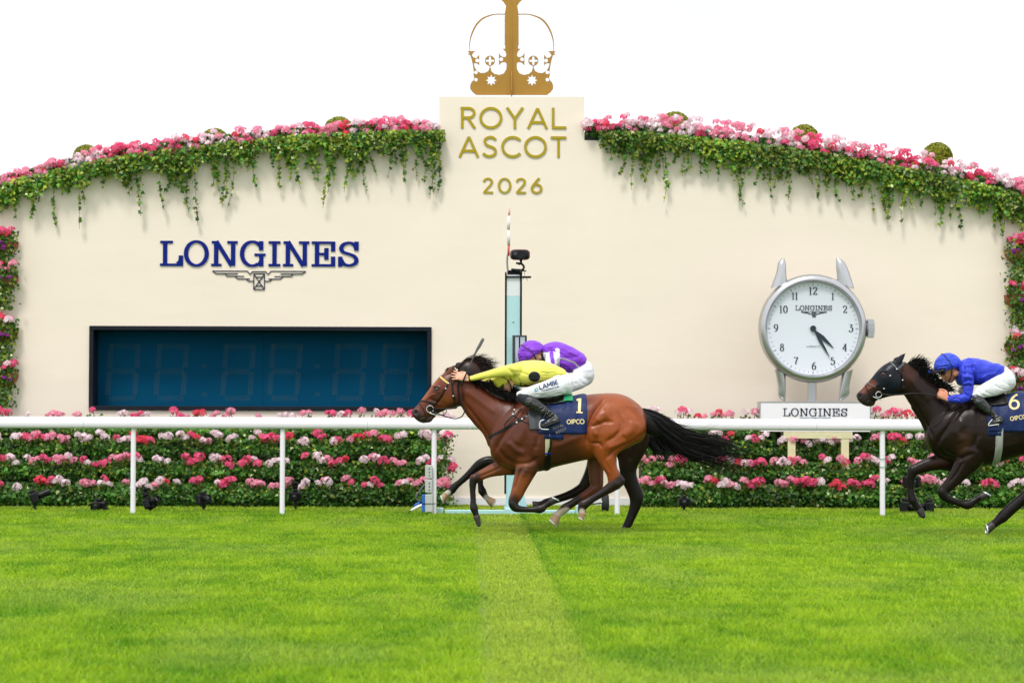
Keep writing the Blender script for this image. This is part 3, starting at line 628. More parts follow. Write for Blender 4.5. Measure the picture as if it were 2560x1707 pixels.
# ------------------------------------------------------------------ winning post
def winning_post():
    Y = 30.75; r = thing('finish_post', 'tall pale blue winning post edged in black with a wide low base', 'post', W(1287, 1288, Y)); r.location.z = 0
    M_wp = mat('white_mirror_top', (0.72, 0.74, 0.75), 0.4)
    xl, xr = W(1266, 900, Y)[0], W(1300, 900, Y)[0]; zt, zw = WZ(686, Y), WZ(741, Y)
    mb = MB(); mb.box((xl, Y, -.0), (xr, Y+.10, zw), .004); mb.build('column', M_aqua, r)
    mb = MB(); mb.box((xl, Y, zw+.001), (xr, Y+.10, zt), .004); mb.build('white_head', M_wp, r)
    mb = MB(); a, b = W(1262, 900, Y)[0], W(1304.5, 900, Y)[0]
    mb.box((a, Y-.015, WZ(1234, Y)), (xl-.001, Y+.12, zt+.03), .003); mb.box((xr+.001, Y-.015, WZ(905, Y)), (b, Y+.12, zt+.0), .003); mb.build('black_edging', M_blackm, r)
    mb = MB(); mb.box((a, Y-.03, WZ(694, Y)), (W(1328, 690, Y)[0], Y+.14, WZ(690.5, Y)), .003); mb.box((xl+.01, Y-.01, zt+.002), (xr+.0, Y+.1, zt+.04), .003); mb.box((xl+.02, Y-.02, zt+.041), (W(1316, 690, Y)[0], Y+.06, zt+.052), .002); mb.build('top_bracket', M_blackm, r)
    mb = MB(); q = W(1283, 804, Y); mb.ell((q[0], Y-.002, q[2]), (.014, .012, .008), 8); mb.build('bolt', M_steel, r)
    # base beam, end blocks, central foot
    mb = MB(); yb = 30.2; x0, x1 = W(1092, 1280, yb)[0], W(1463, 1280, yb)[0]
    mb.box((x0+.10, yb, .0), (x1-.12, yb+.14, .055), .006); mb.build('base_beam', M_aqua, r)
    for xa, xb, zt_ in ((1092, 1108, 1270), (1440, 1462, 1263)):
        mb = MB(); mb.box((W(xa, 1280, yb)[0], yb-.02, .0), (W(xb, 1280, yb)[0], yb+.18, WZ(zt_, yb)), .008); mb.build('base_block', M_aqua, r)
    mb = MB(); mb.box((W(1262, 1280, yb)[0], yb-.03, .0), (W(1312, 1280, yb)[0], Y+.3, .075), .006); mb.prism([(W(1300, 1280, Y)[0], .075), (W(1318, 1280, Y)[0], .075), (W(1300, 1280, Y)[0], .45)], Y+.03, Y+.06); mb.build('central_foot', M_aqua, r)
    for xc in (1513,):
        mb = MB(); p = W(xc, 1258, 31.0); rr = .118; prof = [(rr*.5, -.035), (rr*.86, -.045), (rr*.98, -.03), (rr, 0), (rr*.98, .03), (rr*.86, .045), (rr*.5, .035)]
        mb.lathe([(0, -.03)]+prof+[(0, .03)], (p[0], p[1], rr), 'x', 32); o = mb.build('wheel', M_rubber, r, auto=40)
        mb = MB(); mb.cyl((p[0]-.05, p[1], rr), (p[0]+.05, p[1], rr), .045, k=20); mb.build('rim', M_steel, o)
        mb = MB(); mb.cyl((W(1463, 1280, 30.4)[0], 30.4, rr), (p[0]-.05, p[1], rr), .012, k=8); mb.build('axle', M_steel, r)
    # small mirror panel on the post
    t = thing('mirror_panel', 'narrow grey mirror panel in a black frame clamped to the winning post', 'mirror', W(1299, 930, Y-.12))
    x0, x1, z1, z0 = W(1281, 900, Y-.12)[0], W(1317, 900, Y-.12)[0], WZ(838, Y-.12), WZ(960, Y-.12); g = .035; Yb = Y-.13
    mb = MB(); mb.box((x0, Yb, z0), (x0+g, Yb+.05, z1), .003); mb.box((x1-g*.7, Yb, z0), (x1, Yb+.05, z1), .003); mb.box((x0+g+.001, Yb+.002, z1-g*.6), (x1-g*.7-.001, Yb+.05, z1), .003); mb.box((x0+g+.001, Yb+.002, z0), (x1-g*.7-.001, Yb+.05, z0+g*.6), .003)
    mb.build('frame', mat('worn_black', (.03, .03, .03), .5, var=.8, vscale=40), t)
    mb = MB(); mb.box((x0+g+.001, Yb+.03, z0+g*.6+.001), (x1-g*.7-.001, Yb+.045, z1-g*.6-.001)); mb.build('mirror', mat('mirror', (.42, .46, .52), .12, metal=.8), t)
    mb = MB(); mb.box(((x0+x1)/2-.01, Yb+.022, z0+g*.6+.002), ((x0+x1)/2+.008, Yb+.029, z1-g*.6-.002)); mb.box((x0+g+.002, Yb+.0225, z0+.24), (x1-g*.7-.002, Yb+.0295, z0+.252)); mb.build('glazing_bar', M_blackm, t)
    # camera on the top
    c = thing('wide_camera', 'black rounded box camera with red rim clamped on top of the winning post', 'camera', W(1300, 686, Y-.02)); Yc = Y-.02
    a, b = W(1275, 636, Yc), W(1325, 636, Yc); zc, hz = WZ(637, Yc), 13.5/(F/Yc); hx = (b[0]-a[0])/2; xc = (a[0]+b[0])/2
    def rr_ring(sx, sz, y): return [(xc+sx*math.copysign(abs(math.cos(q))**.45, math.cos(q)), y, zc+sz*math.copysign(abs(math.sin(q))**.6, math.sin(q))) for q in np.linspace(0, 2*math.pi, 32, endpoint=False)]
    mb = MB(); mb.loft([rr_ring(hx*.86, hz*.84, Yc-.055), rr_ring(hx*.98, hz*.98, Yc-.04), rr_ring(hx, hz, Yc), rr_ring(hx*.92, hz*.9, Yc+.05), rr_ring(hx*.6, hz*.6, Yc+.07)]); mb.build('housing', mat('dark_red_shell', (.16, .012, .02), .35), c, auto=50)
    mb = MB(); mb.loft([rr_ring(hx*.8, hz*.78, Yc-.075), rr_ring(hx*.87, hz*.85, Yc-.066), rr_ring(hx*.87, hz*.85, Yc-.0545)]); mb.build('black_front', M_black, c, auto=50)
    mb = MB(); mb.cyl((xc-.06, Yc-.076, zc+.01), (xc-.06, Yc-.0755-.012, zc+.01), .022, k=16); mb.build('lens', M_glass, c)
    mb = MB(); zt2 = WZ(687, Y); P = lambda x, y: W(x, y, Yc)
    mb.tube([P(1302, 650), P(1303, 658), P(1296, 660)], .018, 8); mb.tube([P(1290, 658), P(1304, 660), P(1310, 668), P(1304, 676), P(1290, 679)], .014, 8, 3); mb.tube([P(1278, 674), P(1305, 676)], .016, 8); mb.tube([P(1302, 676), P(1302, 687)], .02, 8); mb.tube([P(1309, 672), P(1312, 690), P(1306, 700)], .003, 5, 3); mb.tube([P(1312, 690), P(1320, 702)], .003, 5)
    mb.build('clamp_arm', M_black, c, smooth=True)
    f = thing('marker_flag_pole', 'thin red and white marker pole rising from the top of the winning post', 'pole', W(1270, 684, Y))
    Pn = lambda x, y: W(x, y, Y+.02); mb = MB(); mb.tube([Pn(1271, 688), Pn(1268, 660), Pn(1268.5, 637)], .012, 8, 3); mb.build('grey_rod', mat('grey_rod', (.25, .25, .26), .5), f, smooth=True)
    segs = [((1271, 640), (1272, 612), 'red_band', .016), ((1272, 612), (1271, 575), 'white_band', .021), ((1271, 575), (1272.5, 540), 'white_band', .02), ((1272.5, 540), (1274, 520), 'pink_band', .013)]
    mm = {'red_band': mat('band_red', (.55, .09, .07), .6), 'white_band': mat('band_white', (.85, .75, .74), .6), 'pink_band': mat('band_pink', (.70, .38, .33), .6)}
    for p, q, nme, rr in segs: mb = MB(); mb.tube([Pn(*p), Pn(*q)], [rr, rr*.9], 10); mb.build(nme, mm[nme], f, smooth=True)
winning_post()
# ------------------------------------------------------------------ electrical boxes tied to the post
def power_box():
    Y = YRAIL-.045; r = thing('power_box', 'grey outlet boxes and blue edged power unit strapped to the white post beside the lens of flowers', 'electrical box', W(1073, 1285, Y))
    r['label'] = 'grey outlet boxes and blue edged power unit strapped to a white rail post'
    M_g = mat('pale_grey_box', (.50, .51, .48), .5, var=.04, vscale=10); M_bl = mat('blue_case', (.015, .13, .50), .4)
    for ya, yb in ((1162, 1196), (1198, 1231)):
        mb = MB(); a, b = W(1063, ya, Y), W(1081, yb, Y); mb.box((a[0], Y-.05, b[2]), (b[0], Y+.01, a[2]), .008); o = mb.build('outlet_box', M_g, r)
        for k in range(3):
            q = W(1073.5, ya+9+k*8.5, Y); mb = MB(); mb.cyl((q[0], Y-.056, q[2]), (q[0], Y-.049, q[2]), .0075, k=12); mb.build('socket', M_black, o)
    mb = MB(); a, b = W(1063, 1235, Y), W(1082, 1279, Y); mb.box((a[0], Y-.07, b[2]), (b[0], Y+.01, a[2]), .006); mb.build('power_unit', M_g, r)
    mb = MB(); a2 = W(1055, 1235, Y); mb.box((a2[0], Y-.066, b[2]), (a[0]-.001, Y+.006, a[2]), .006); mb.build('blue_side', M_bl, r)
    mb = MB(); z = WZ(1258.5, Y); mb.box((W(1053, 1258, Y)[0], Y-.074, z-.004), (W(1092, 1258, Y)[0], Y-.0705, z+.004)); mb.build('strap', M_black, r)
    mb = MB(); P = lambda x, y: W(x, y, Y-.03); mb.tube([P(1062, 1210), P(1048, 1228), P(1040, 1243), P(1046, 1250), P(1054, 1252)], .011, 8, 4); mb.build('grey_hose', mat('grey_hose', (.10, .11, .12), .5), r, smooth=True)
    mb = MB(); mb.tube([P(1056, 1262), P(1045, 1266), P(1034, 1272), P(1027, 1276)], [.018, .022, .016, .010], 10, 3); mb.build('connector', M_white, r, smooth=True)
    mb = MB(); mb.tube([P(1050, 1255), P(1040, 1261), P(1035, 1266)], [.012, .016, .008], 8, 3); mb.build('blue_plug', M_bl, r, smooth=True)
    mb = MB(); mb.tube([P(1027, 1276), P(1022, 1279), P(1022, 1285)], .006, 6, 3); mb.box((W(1066, 1280, Y)[0], Y-.05, 0.0), (W(1081, 1280, Y)[0], Y, .03)); mb.build('cable', M_black, r, smooth=False)
power_box()
# ------------------------------------------------------------------ small remote cameras in front of the hedge
def cam_rig(x, y, Y, yaw, pitch, s, label, tripod=True, lens=.10, lens_r=.034, flash=False, foot='tripod', drop=0):
    """x,y = photo point of the body centre"""
    s *= 1.2; p = W(x, y, Y); r = thing('remote_camera', label, 'camera', (p[0], p[1], 0), group='remote cameras on the grass')
    R = Matrix.Rotation(yaw, 4, 'Z') @ Matrix.Rotation(pitch, 4, 'X')
    def tr(mb): mb.v = [tuple(Vector(p)+(R @ Vector(v))*s) for v in mb.v]; return mb
    mb = MB(); mb.box((-.075, -.035, -.055), (.075, .04, .05), .012); mb.box((-.03, -.03, .045), (.03, .035, .085), .012); mb.box((.035, -.055, -.05), (.075, -.03, .045), .01); tr(mb).build('camera_body', M_black, r)
    mb = MB(); mb.lathe([(0, 0), (lens_r*.9, 0), (lens_r*.95, -.02), (lens_r, -.022), (lens_r, -lens*.6), (lens_r*1.12, -lens*.62), (lens_r*1.12, -lens), (lens_r*.95, -lens), (lens_r*.9, -lens+.012), (0, -lens+.012)], (-.01, -.035, 0), 'y', 24); tr(mb).build('lens_barrel', M_black, r, auto=40)
    mb = MB(); mb.lathe([(0, -.002), (lens_r*.86, 0), (0, -.008)], (-.01, -.035-lens+.011, 0), 'y', 20); tr(mb).build('front_glass', M_glass, r, auto=60)
    if flash: mb = MB(); mb.box((-.035, -.02, .087), (.03, .03, .14), .008); mb.box((-.045, -.05, .141), (.04, .0, .165), .006); tr(mb).build('transmitter', M_black, r)
    zb = p[2]-.058*s
    if foot == 'tripod':
        mb = MB(); mb.ell((p[0], p[1], zb-.01), (.022, .022, .022), 8); mb.cyl((p[0], p[1], zb-.05), (p[0], p[1], zb), .012, k=8); mb.build('ball_head', M_black, r, smooth=True)
        for a in (math.radians(200+k*120+x) for k in range(3)):
            mb = MB(); L_ = max(.08, (zb-.04)*.9); mb.tube([(p[0], p[1], zb-.04), (p[0]+L_*math.cos(a)*.8, p[1]+L_*math.sin(a)*.6, .0)], [.009, .006], 6); mb.build('leg', M_black, r)
    elif foot == 'plate':
        mb = MB(); mb.box((p[0]-.09, p[1]-.06, -.0), (p[0]+.09, p[1]+.06, .012), .003); mb.box((p[0]+.06, p[1]-.07, .0), (p[0]+.12, p[1]-.02, .05), .006); mb.cyl((p[0], p[1], .01), (p[0], p[1], max(zb, .03)), .02, k=10); mb.build('ground_plate', M_black, r)
    elif foot == 'clamp':
        mb = MB(); mb.tube([(p[0], p[1], zb), (p[0]+.01, p[1], zb*.66), (p[0]-.0, p[1]-.02, zb*.5), (p[0]+.03, p[1], .01)], [.02, .016, .013, .012], 8, 3); mb.ell((p[0]+.01, p[1], zb*.75), (.03, .025, .022), 8); mb.tube([(p[0]-.04, p[1], .008), (p[0]+.06, p[1]-.03, .008)], .011, 6); mb.build('support', M_black, r, smooth=True)
    return r
YC = 31.0
cam_rig(86, 1243, YC, math.radians(100), math.radians(-22), 1.05, 'leftmost small black camera tilted up on mini tripod on the grass', lens=.13)
cam_rig(249, 1264, YC, math.radians(-12), math.radians(8), 1.0, 'black camera with round lens facing forward low on the grass', foot='plate', lens_r=.045, lens=.08)
cam_rig(374, 1258, YC, math.radians(60), math.radians(-25), 1.0, 'black camera just right of the first white post from the left', flash=True, foot='clamp', lens=.09)
cam_rig(508, 1248, YC, math.radians(40), math.radians(-10), 1.0, 'black camera on a small stand midway between the two left posts', foot='clamp', lens=.08)
cam_rig(738, 1240, YC, math.radians(5), math.radians(5), .95, 'black camera on a curved stand just right of the second post from the left', flash=True, foot='clamp', lens=.05)
cam_rig(1710, 1254, YC, math.radians(10), 0, .85, 'small black camera on red topped mini tripod right of the horse hind legs', lens=.04)
cam_rig(2262, 1266, YC, math.radians(75), math.radians(5), 1.15, 'black camera with drooping grip left of the dark horse lowered hoof', foot='clamp', lens=.12)
cam_rig(2322, 1266, YC, math.radians(-82), math.radians(0), 1.0, 'black camera with long lens pointing right behind the dark horse foreleg', foot='clamp', lens=.16, lens_r=.036)
cam_rig(2278, 1203, YC+.3, math.radians(15), 0, 1.2, 'black camera raised high behind the dark horse front cannon bone', foot='clamp', lens=.05)
# ------------------------------------------------------------------ leaves, flowers
M_leaf = mat('ivy_leaf', (.05, .12, .02), .45, attr='Col', trans=.25, spec=.35)
M_stem = mat('stem', (.10, .12, .03), .8)
M_petal = mat('petal', (.7, .1, .3), .6, attr='Col', trans=.42, spec=.1)
M_terra = mat('terracotta_pot', (.30, .10, .045), .8, var=.15, vscale=12)
def leaves(P, S, C, nrm=(0, -1, .35), spread=.75):
    """folded pointed leaves: centres P (n,3), size S, colours C; returns V,F,Cc arrays"""
    n = len(P); nv = np.array(nrm)/np.linalg.norm(nrm)
    Nn = nv+RNG.normal(0, spread, (n, 3)); Nn /= np.linalg.norm(Nn, axis=1)[:, None]
    t = RNG.normal(0, 1, (n, 3))+np.array((0, 0, -.9)); t -= Nn*np.sum(t*Nn, 1)[:, None]; t /= np.linalg.norm(t, axis=1)[:, None]
    b = np.cross(Nn, t); s = S[:, None]
    v = [P-t*s*.5, P-t*s*.10+b*s*.5+Nn*s*.12, P+t*s*.12+b*s*.24+Nn*s*.10, P+t*s*.62, P+t*s*.12-b*s*.24+Nn*s*.10, P-t*s*.10-b*s*.5+Nn*s*.12]
    V = np.stack(v, 1).reshape(-1, 3); o = (np.arange(n)*6)[:, None]
    Fs = np.concatenate([o+np.array([0, 1, 2, 3]), o+np.array([0, 3, 4, 5])])
    return V, Fs, np.repeat(C, 6, axis=0)
def leaf_cols(n, bright=.5, yellow=.25):
    dk, md, yl, wt = np.array((.012, .062, .009)), np.array((.10, .26, .03)), np.array((.30, .38, .035)), np.array((.60, .66, .36))
    k = RNG.random(n)[:, None]**.9; C = dk*(1-k)+md*k*(.6+bright)
    y = RNG.random(n) < yellow; C[y] = yl*RNG.uniform(.6, 1.1, (y.sum(), 1)); q = RNG.random(n) < .03; C[q] = wt
    return C*RNG.uniform(.75, 1.25, (n, 1))
FCOL = {'hot': (.92, .14, .30), 'mid': (.95, .38, .52), 'pale': (.97, .80, .86), 'coral': (.88, .09, .15), 'purple': (.38, .05, .38)}
def flower_mesh(colname, seed, R=.055):
    g = np.random.default_rng(seed); V = []; Fs = []; C = []; base = np.array(FCOL[colname])
    nf = 17
    for i in range(nf):
        z = 1-1.25*(i+.5)/nf; a = i*2.399+g.uniform(-.3, .3); rr = math.sqrt(max(0, 1-z*z)); d = np.array((rr*math.cos(a), rr*math.sin(a), z*.8))
        c = d*R*g.uniform(.78, 1.08); n_ = d/np.linalg.norm(d)+g.normal(0, .18, 3); n_ /= np.linalg.norm(n_); u = np.cross(n_, (0.1, .2, 1)); u /= np.linalg.norm(u); v = np.cross(n_, u); s = R*g.uniform(.36, .50)
        col = base*g.uniform(.8, 1.15)
        if colname == 'pale' and g.random() < .3: col = np.array((.86, .62, .68))
        for k in range(5):
            q = 2*math.pi*k/5+a; q1, q2 = q-.55, q+.55; o = len(V)
            V += [c, c+(u*math.cos(q1)+v*math.sin(q1))*s*.8+n_*s*.08, c+(u*math.cos(q)+v*math.sin(q))*s*1.1+n_*s*.10, c+(u*math.cos(q2)+v*math.sin(q2))*s*.8+n_*s*.08]
            Fs.append((o, o+1, o+2, o+3)); C += [col*.92, col, col*1.05, col]
    return np.array(V), Fs, np.array(C)
PROTO = {}
for cn in ('hot', 'mid', 'pale', 'coral', 'purple'):
    for k in range(3):
        V, Fs, C = flower_mesh(cn, hash((len(cn), k, ord(cn[0]))) % 9999, .055)
        me = bpy.data.meshes.new('flower_head'); me.from_pydata([tuple(v) for v in V], [], Fs)
        ca = me.color_attributes.new('Col', 'FLOAT_COLOR', 'POINT'); A = np.ones((len(V), 4), dtype=np.float32); A[:, :3] = C; ca.data.foreach_set('color', A.ravel()); me.materials.append(M_petal); PROTO[cn, k] = me
def put_flowers(parent, pts, cols=None):
    b = base_of(parent)
    for p, s, cn in pts:
        o = bpy.data.objects.new('flower_head', PROTO[cn, random.randrange(3)]); COL.objects.link(o); o.parent = parent
        o.location = Vector(tuple(map(float, p)))-b; o.scale = (s, s, s*.92); o.rotation_euler = (math.radians(random.uniform(5, 40)), random.uniform(-.4, .4), random.uniform(0, 6.28))
def put_stuff(parent, pts, name='flower_mass'):
    V = []; Fs = []; C = []; o = 0
    for p, s, cn in pts:
        me = PROTO[cn, random.randrange(3)]; v = np.array([q.co[:] for q in me.vertices])*s; a = random.uniform(0, 6.28); R = np.array(Matrix.Rotation(a, 3, 'Z')); R = np.array(Matrix.Rotation(random.uniform(.1, .6), 3, 'X')) @ R
        v = v @ R.T+np.array(p); ca = np.empty(len(v)*4, dtype=np.float32); me.color_attributes['Col'].data.foreach_get('color', ca); C.append(ca.reshape(-1, 4)[:, :3])
        V.append(v); Fs += [[i+o for i in f.vertices] for f in me.polygons]; o += len(v)
    q = mesh_np(name, np.concatenate(V), Fs, M_petal, parent, False, colors=np.concatenate(C)); tag(q, kind='stuff'); return q
def pick():
    return random.choices(('hot', 'mid', 'pale', 'coral'), (3.0, 3.6, 3.8, 1.1))[0]
def drift_cols(n):
    out = []; c = pick()
    for i in range(n):
        if random.random() < .42: c = pick()
        out.append(c)
    return out
# ------------------------------------------------------------------ flower hedges behind the rail
HX = {'left': (-330, 1122), 'right': (1588, 2900)}
def hedge(side):
    x0p, x1p = HX[side]; Yb = YHEDGE; pm = F/Yb; xa, xb = W(x0p, 1200, Yb)[0], W(x1p, 1200, Yb)[0]
    r = thing('green_wall', {'left': 'long low tiered hedge of dark ivy left of the winning post', 'right': 'long low tiered hedge of dark ivy behind and right of the horses'}[side], 'hedge', ((xa+xb)/2, Yb+.25, 0))
    tiers = [WZ(y, Yb) for y in (1270, 1210, 1156, 1100, 1066)]   # ledge heights
    mb = MB()
    for i, (z0, z1) in enumerate(zip([-.02]+tiers[1:-1], tiers[1:])): 
        y = Yb+.08+i*.13; mb.box((xa+.10, y+.06, z0), (xb-.10, Yb+.75, z1-.004))
    mb.build('planter_steps', mat('planter_dark', (.022, .034, .012), .95), r)
    Vs, Fa, Cs = [], [], []; off = 0; L = xb-xa
    n = int(L*1.25*4600); X = RNG.uniform(xa, xb, n); Z = RNG.uniform(0, tiers[-1]+.02, n)
    ti = np.searchsorted(np.array(tiers[1:-1]), Z); z0 = np.array([0]+tiers[1:-1])[ti]; z1 = np.array(tiers[1:])[ti]; f = (Z-z0)/(z1-z0)
    bulge = np.sin(np.clip(f, 0, 1)*math.pi*.9+.15)*.10*(.7+.6*vnoise(np.column_stack([X*2.2, ti*5.3]), 4))
    Yv = Yb+.10+ti*.13-bulge*1.35+RNG.normal(0, .03, n)
    # dark gap below the flower row, leafy crest on each tier
    keep = RNG.random(n) < np.clip(1.15-.9*np.exp(-((f-.80)/.13)**2)*(ti > 0), .2, 1)
    gaps = vnoise(np.column_stack([X*1.3+3, Z*2.5]), 9); keep &= ~((gaps > .80) & (RNG.random(n) < .6))
    # ragged ends
    for e, sgn in ((xa, 1), (xb, -1)):
        dd = (X-e)*sgn; lim = .02+.16*vnoise(np.column_stack([Z*7, Z*0+1.5]), 12); keep &= dd > lim
    keep &= ~((X > W(1946, 0, Yb)[0]) & (X < W(2134, 0, Yb)[0]) & (Z > WZ(1112+10*math.sin(3), Yb)))
    P = np.column_stack([X, Yv, Z])[keep]; cb = vnoise(np.column_stack([P[:, 0]*2.1, P[:, 2]*6]), 21)[:, None]
    C = leaf_cols(len(P), .5, .08)*(.5+.95*cb); V, Fs, Cc = leaves(P, RNG.uniform(.034, .068, len(P)), C, (0, -1, .8), .6)
    mesh_np('ivy_leaves', V, Fs, M_leaf, r, False, colors=Cc)
    # low broad leaves of the geraniums poking out at each ledge
    # flower rows, one trough each
    for ri, (yrow, amp) in enumerate(((1206, 9), (1150, 9), (1092, 9), (1034, 8))):
        yy = Yb+(.0, .11, .24, .40)[ri]-.04; t = thing('geranium_row', f'{["lowest", "second lowest", "second highest", "topmost"][ri]} row of pink geraniums in the {"left" if side == "left" else "right"} hedge', 'flowers', ((xa+xb)/2, yy, WZ(yrow+15, yy)), group='rows of pink geraniums in the hedges')
        pts = []; px = x0p+14; cl = 0; lo, hi = -60, 2620
        lv = []
        while px < x1p-8:
            c = pick(); k = random.choice((1, 2, 2, 3, 4)); cyo = random.uniform(-.6, .6)*amp
            for q in range(k):
                if lo < px < hi and not (side == 'right' and ri == 3 and 1896 < px < 2180 and False): pts.append((W(px, yrow+cyo+random.uniform(-.8, .9)*amp, yy-random.uniform(0, .05)), random.uniform(.85, 1.35)*(1.0 if ri < 3 else .95), c if random.random() < .72 else pick()))
                px += random.uniform(9, 15)
            px += random.choice((1, 4, 9, 18, 34) if ri < 3 else (6, 14, 26, 40, 60)); 
        if ri == 3: pts = [p for p in pts if not (side == 'right' and W(1893, 0, yy)[0] < p[0][0] < W(2182, 0, yy)[0])]
        if ri == 2 and side == 'right': pts = [((p[0][0], p[0][1], p[0][2]-.05), p[1], p[2]) if W(1950, 0, yy)[0] < p[0][0] < W(2130, 0, yy)[0] else p for p in pts]
        big = sorted(pts, key=lambda p: -p[1]); put_flowers(t, big[:100])
        if len(big) > 100: put_stuff(t, big[100:])
        pp = np.array([p[0] for p in pts]); rep = np.repeat(pp, 9 if ri < 3 else 8, axis=0); rep = rep+RNG.normal(0, 1, rep.shape)*(.045, .03, .028)+np.array((0, .05, -.075 if ri < 3 else -.085))
        V, Fs, Cc = leaves(rep, RNG.uniform(.03, .055, len(rep)), leaf_cols(len(rep), .5, .35)); mesh_np('geranium_leaves', V, Fs, M_leaf, t, False, colors=Cc)
        mb = MB()
        for p in pp: mb.tube([p+np.array((RNG.normal(0, .02), .06, -.13)), p+np.array((0, .01, -.01))], .0045, 5)
        mb.build('stems', M_stem, t)
for s_ in ('left', 'right'): hedge(s_)
# stray flowers at the inner end of the left hedge
t = thing('trailing_geranium', 'small pink geranium trailing out beside the inner end of the left hedge', 'flowers', W(1128, 1200, YHEDGE))
pts = [(W(x, y, YHEDGE-.05+random.uniform(0, .05)), s, c) for x, y, s, c in ((1122, 1086, 1.1, 'hot'), (1112, 1092, 1.0, 'mid'), (1133, 1164, 1.0, 'hot'), (1128, 1175, 1.1, 'hot'), (1137, 1167, .8, 'mid'), (1106, 1204, 1.2, 'mid'), (1098, 1213, 1.0, 'pale'), (1112, 1212, 1.1, 'mid'), (1120, 1218, .9, 'hot'))]
put_flowers(t, pts)
nn = 700; ang = RNG.uniform(0, 1, nn); X = 1112+RNG.normal(0, 10, nn); Yq = RNG.uniform(1085, 1268, nn); X = X+4*np.sin(Yq/14)
P = np.array([W(a, b, YHEDGE+RNG.uniform(-.03, .08)) for a, b in zip(X, Yq)]); V, Fs, Cc = leaves(P, RNG.uniform(.025, .045, nn), leaf_cols(nn, .5, .2)); mesh_np('leaves', V, Fs, M_leaf, t, False, colors=Cc)
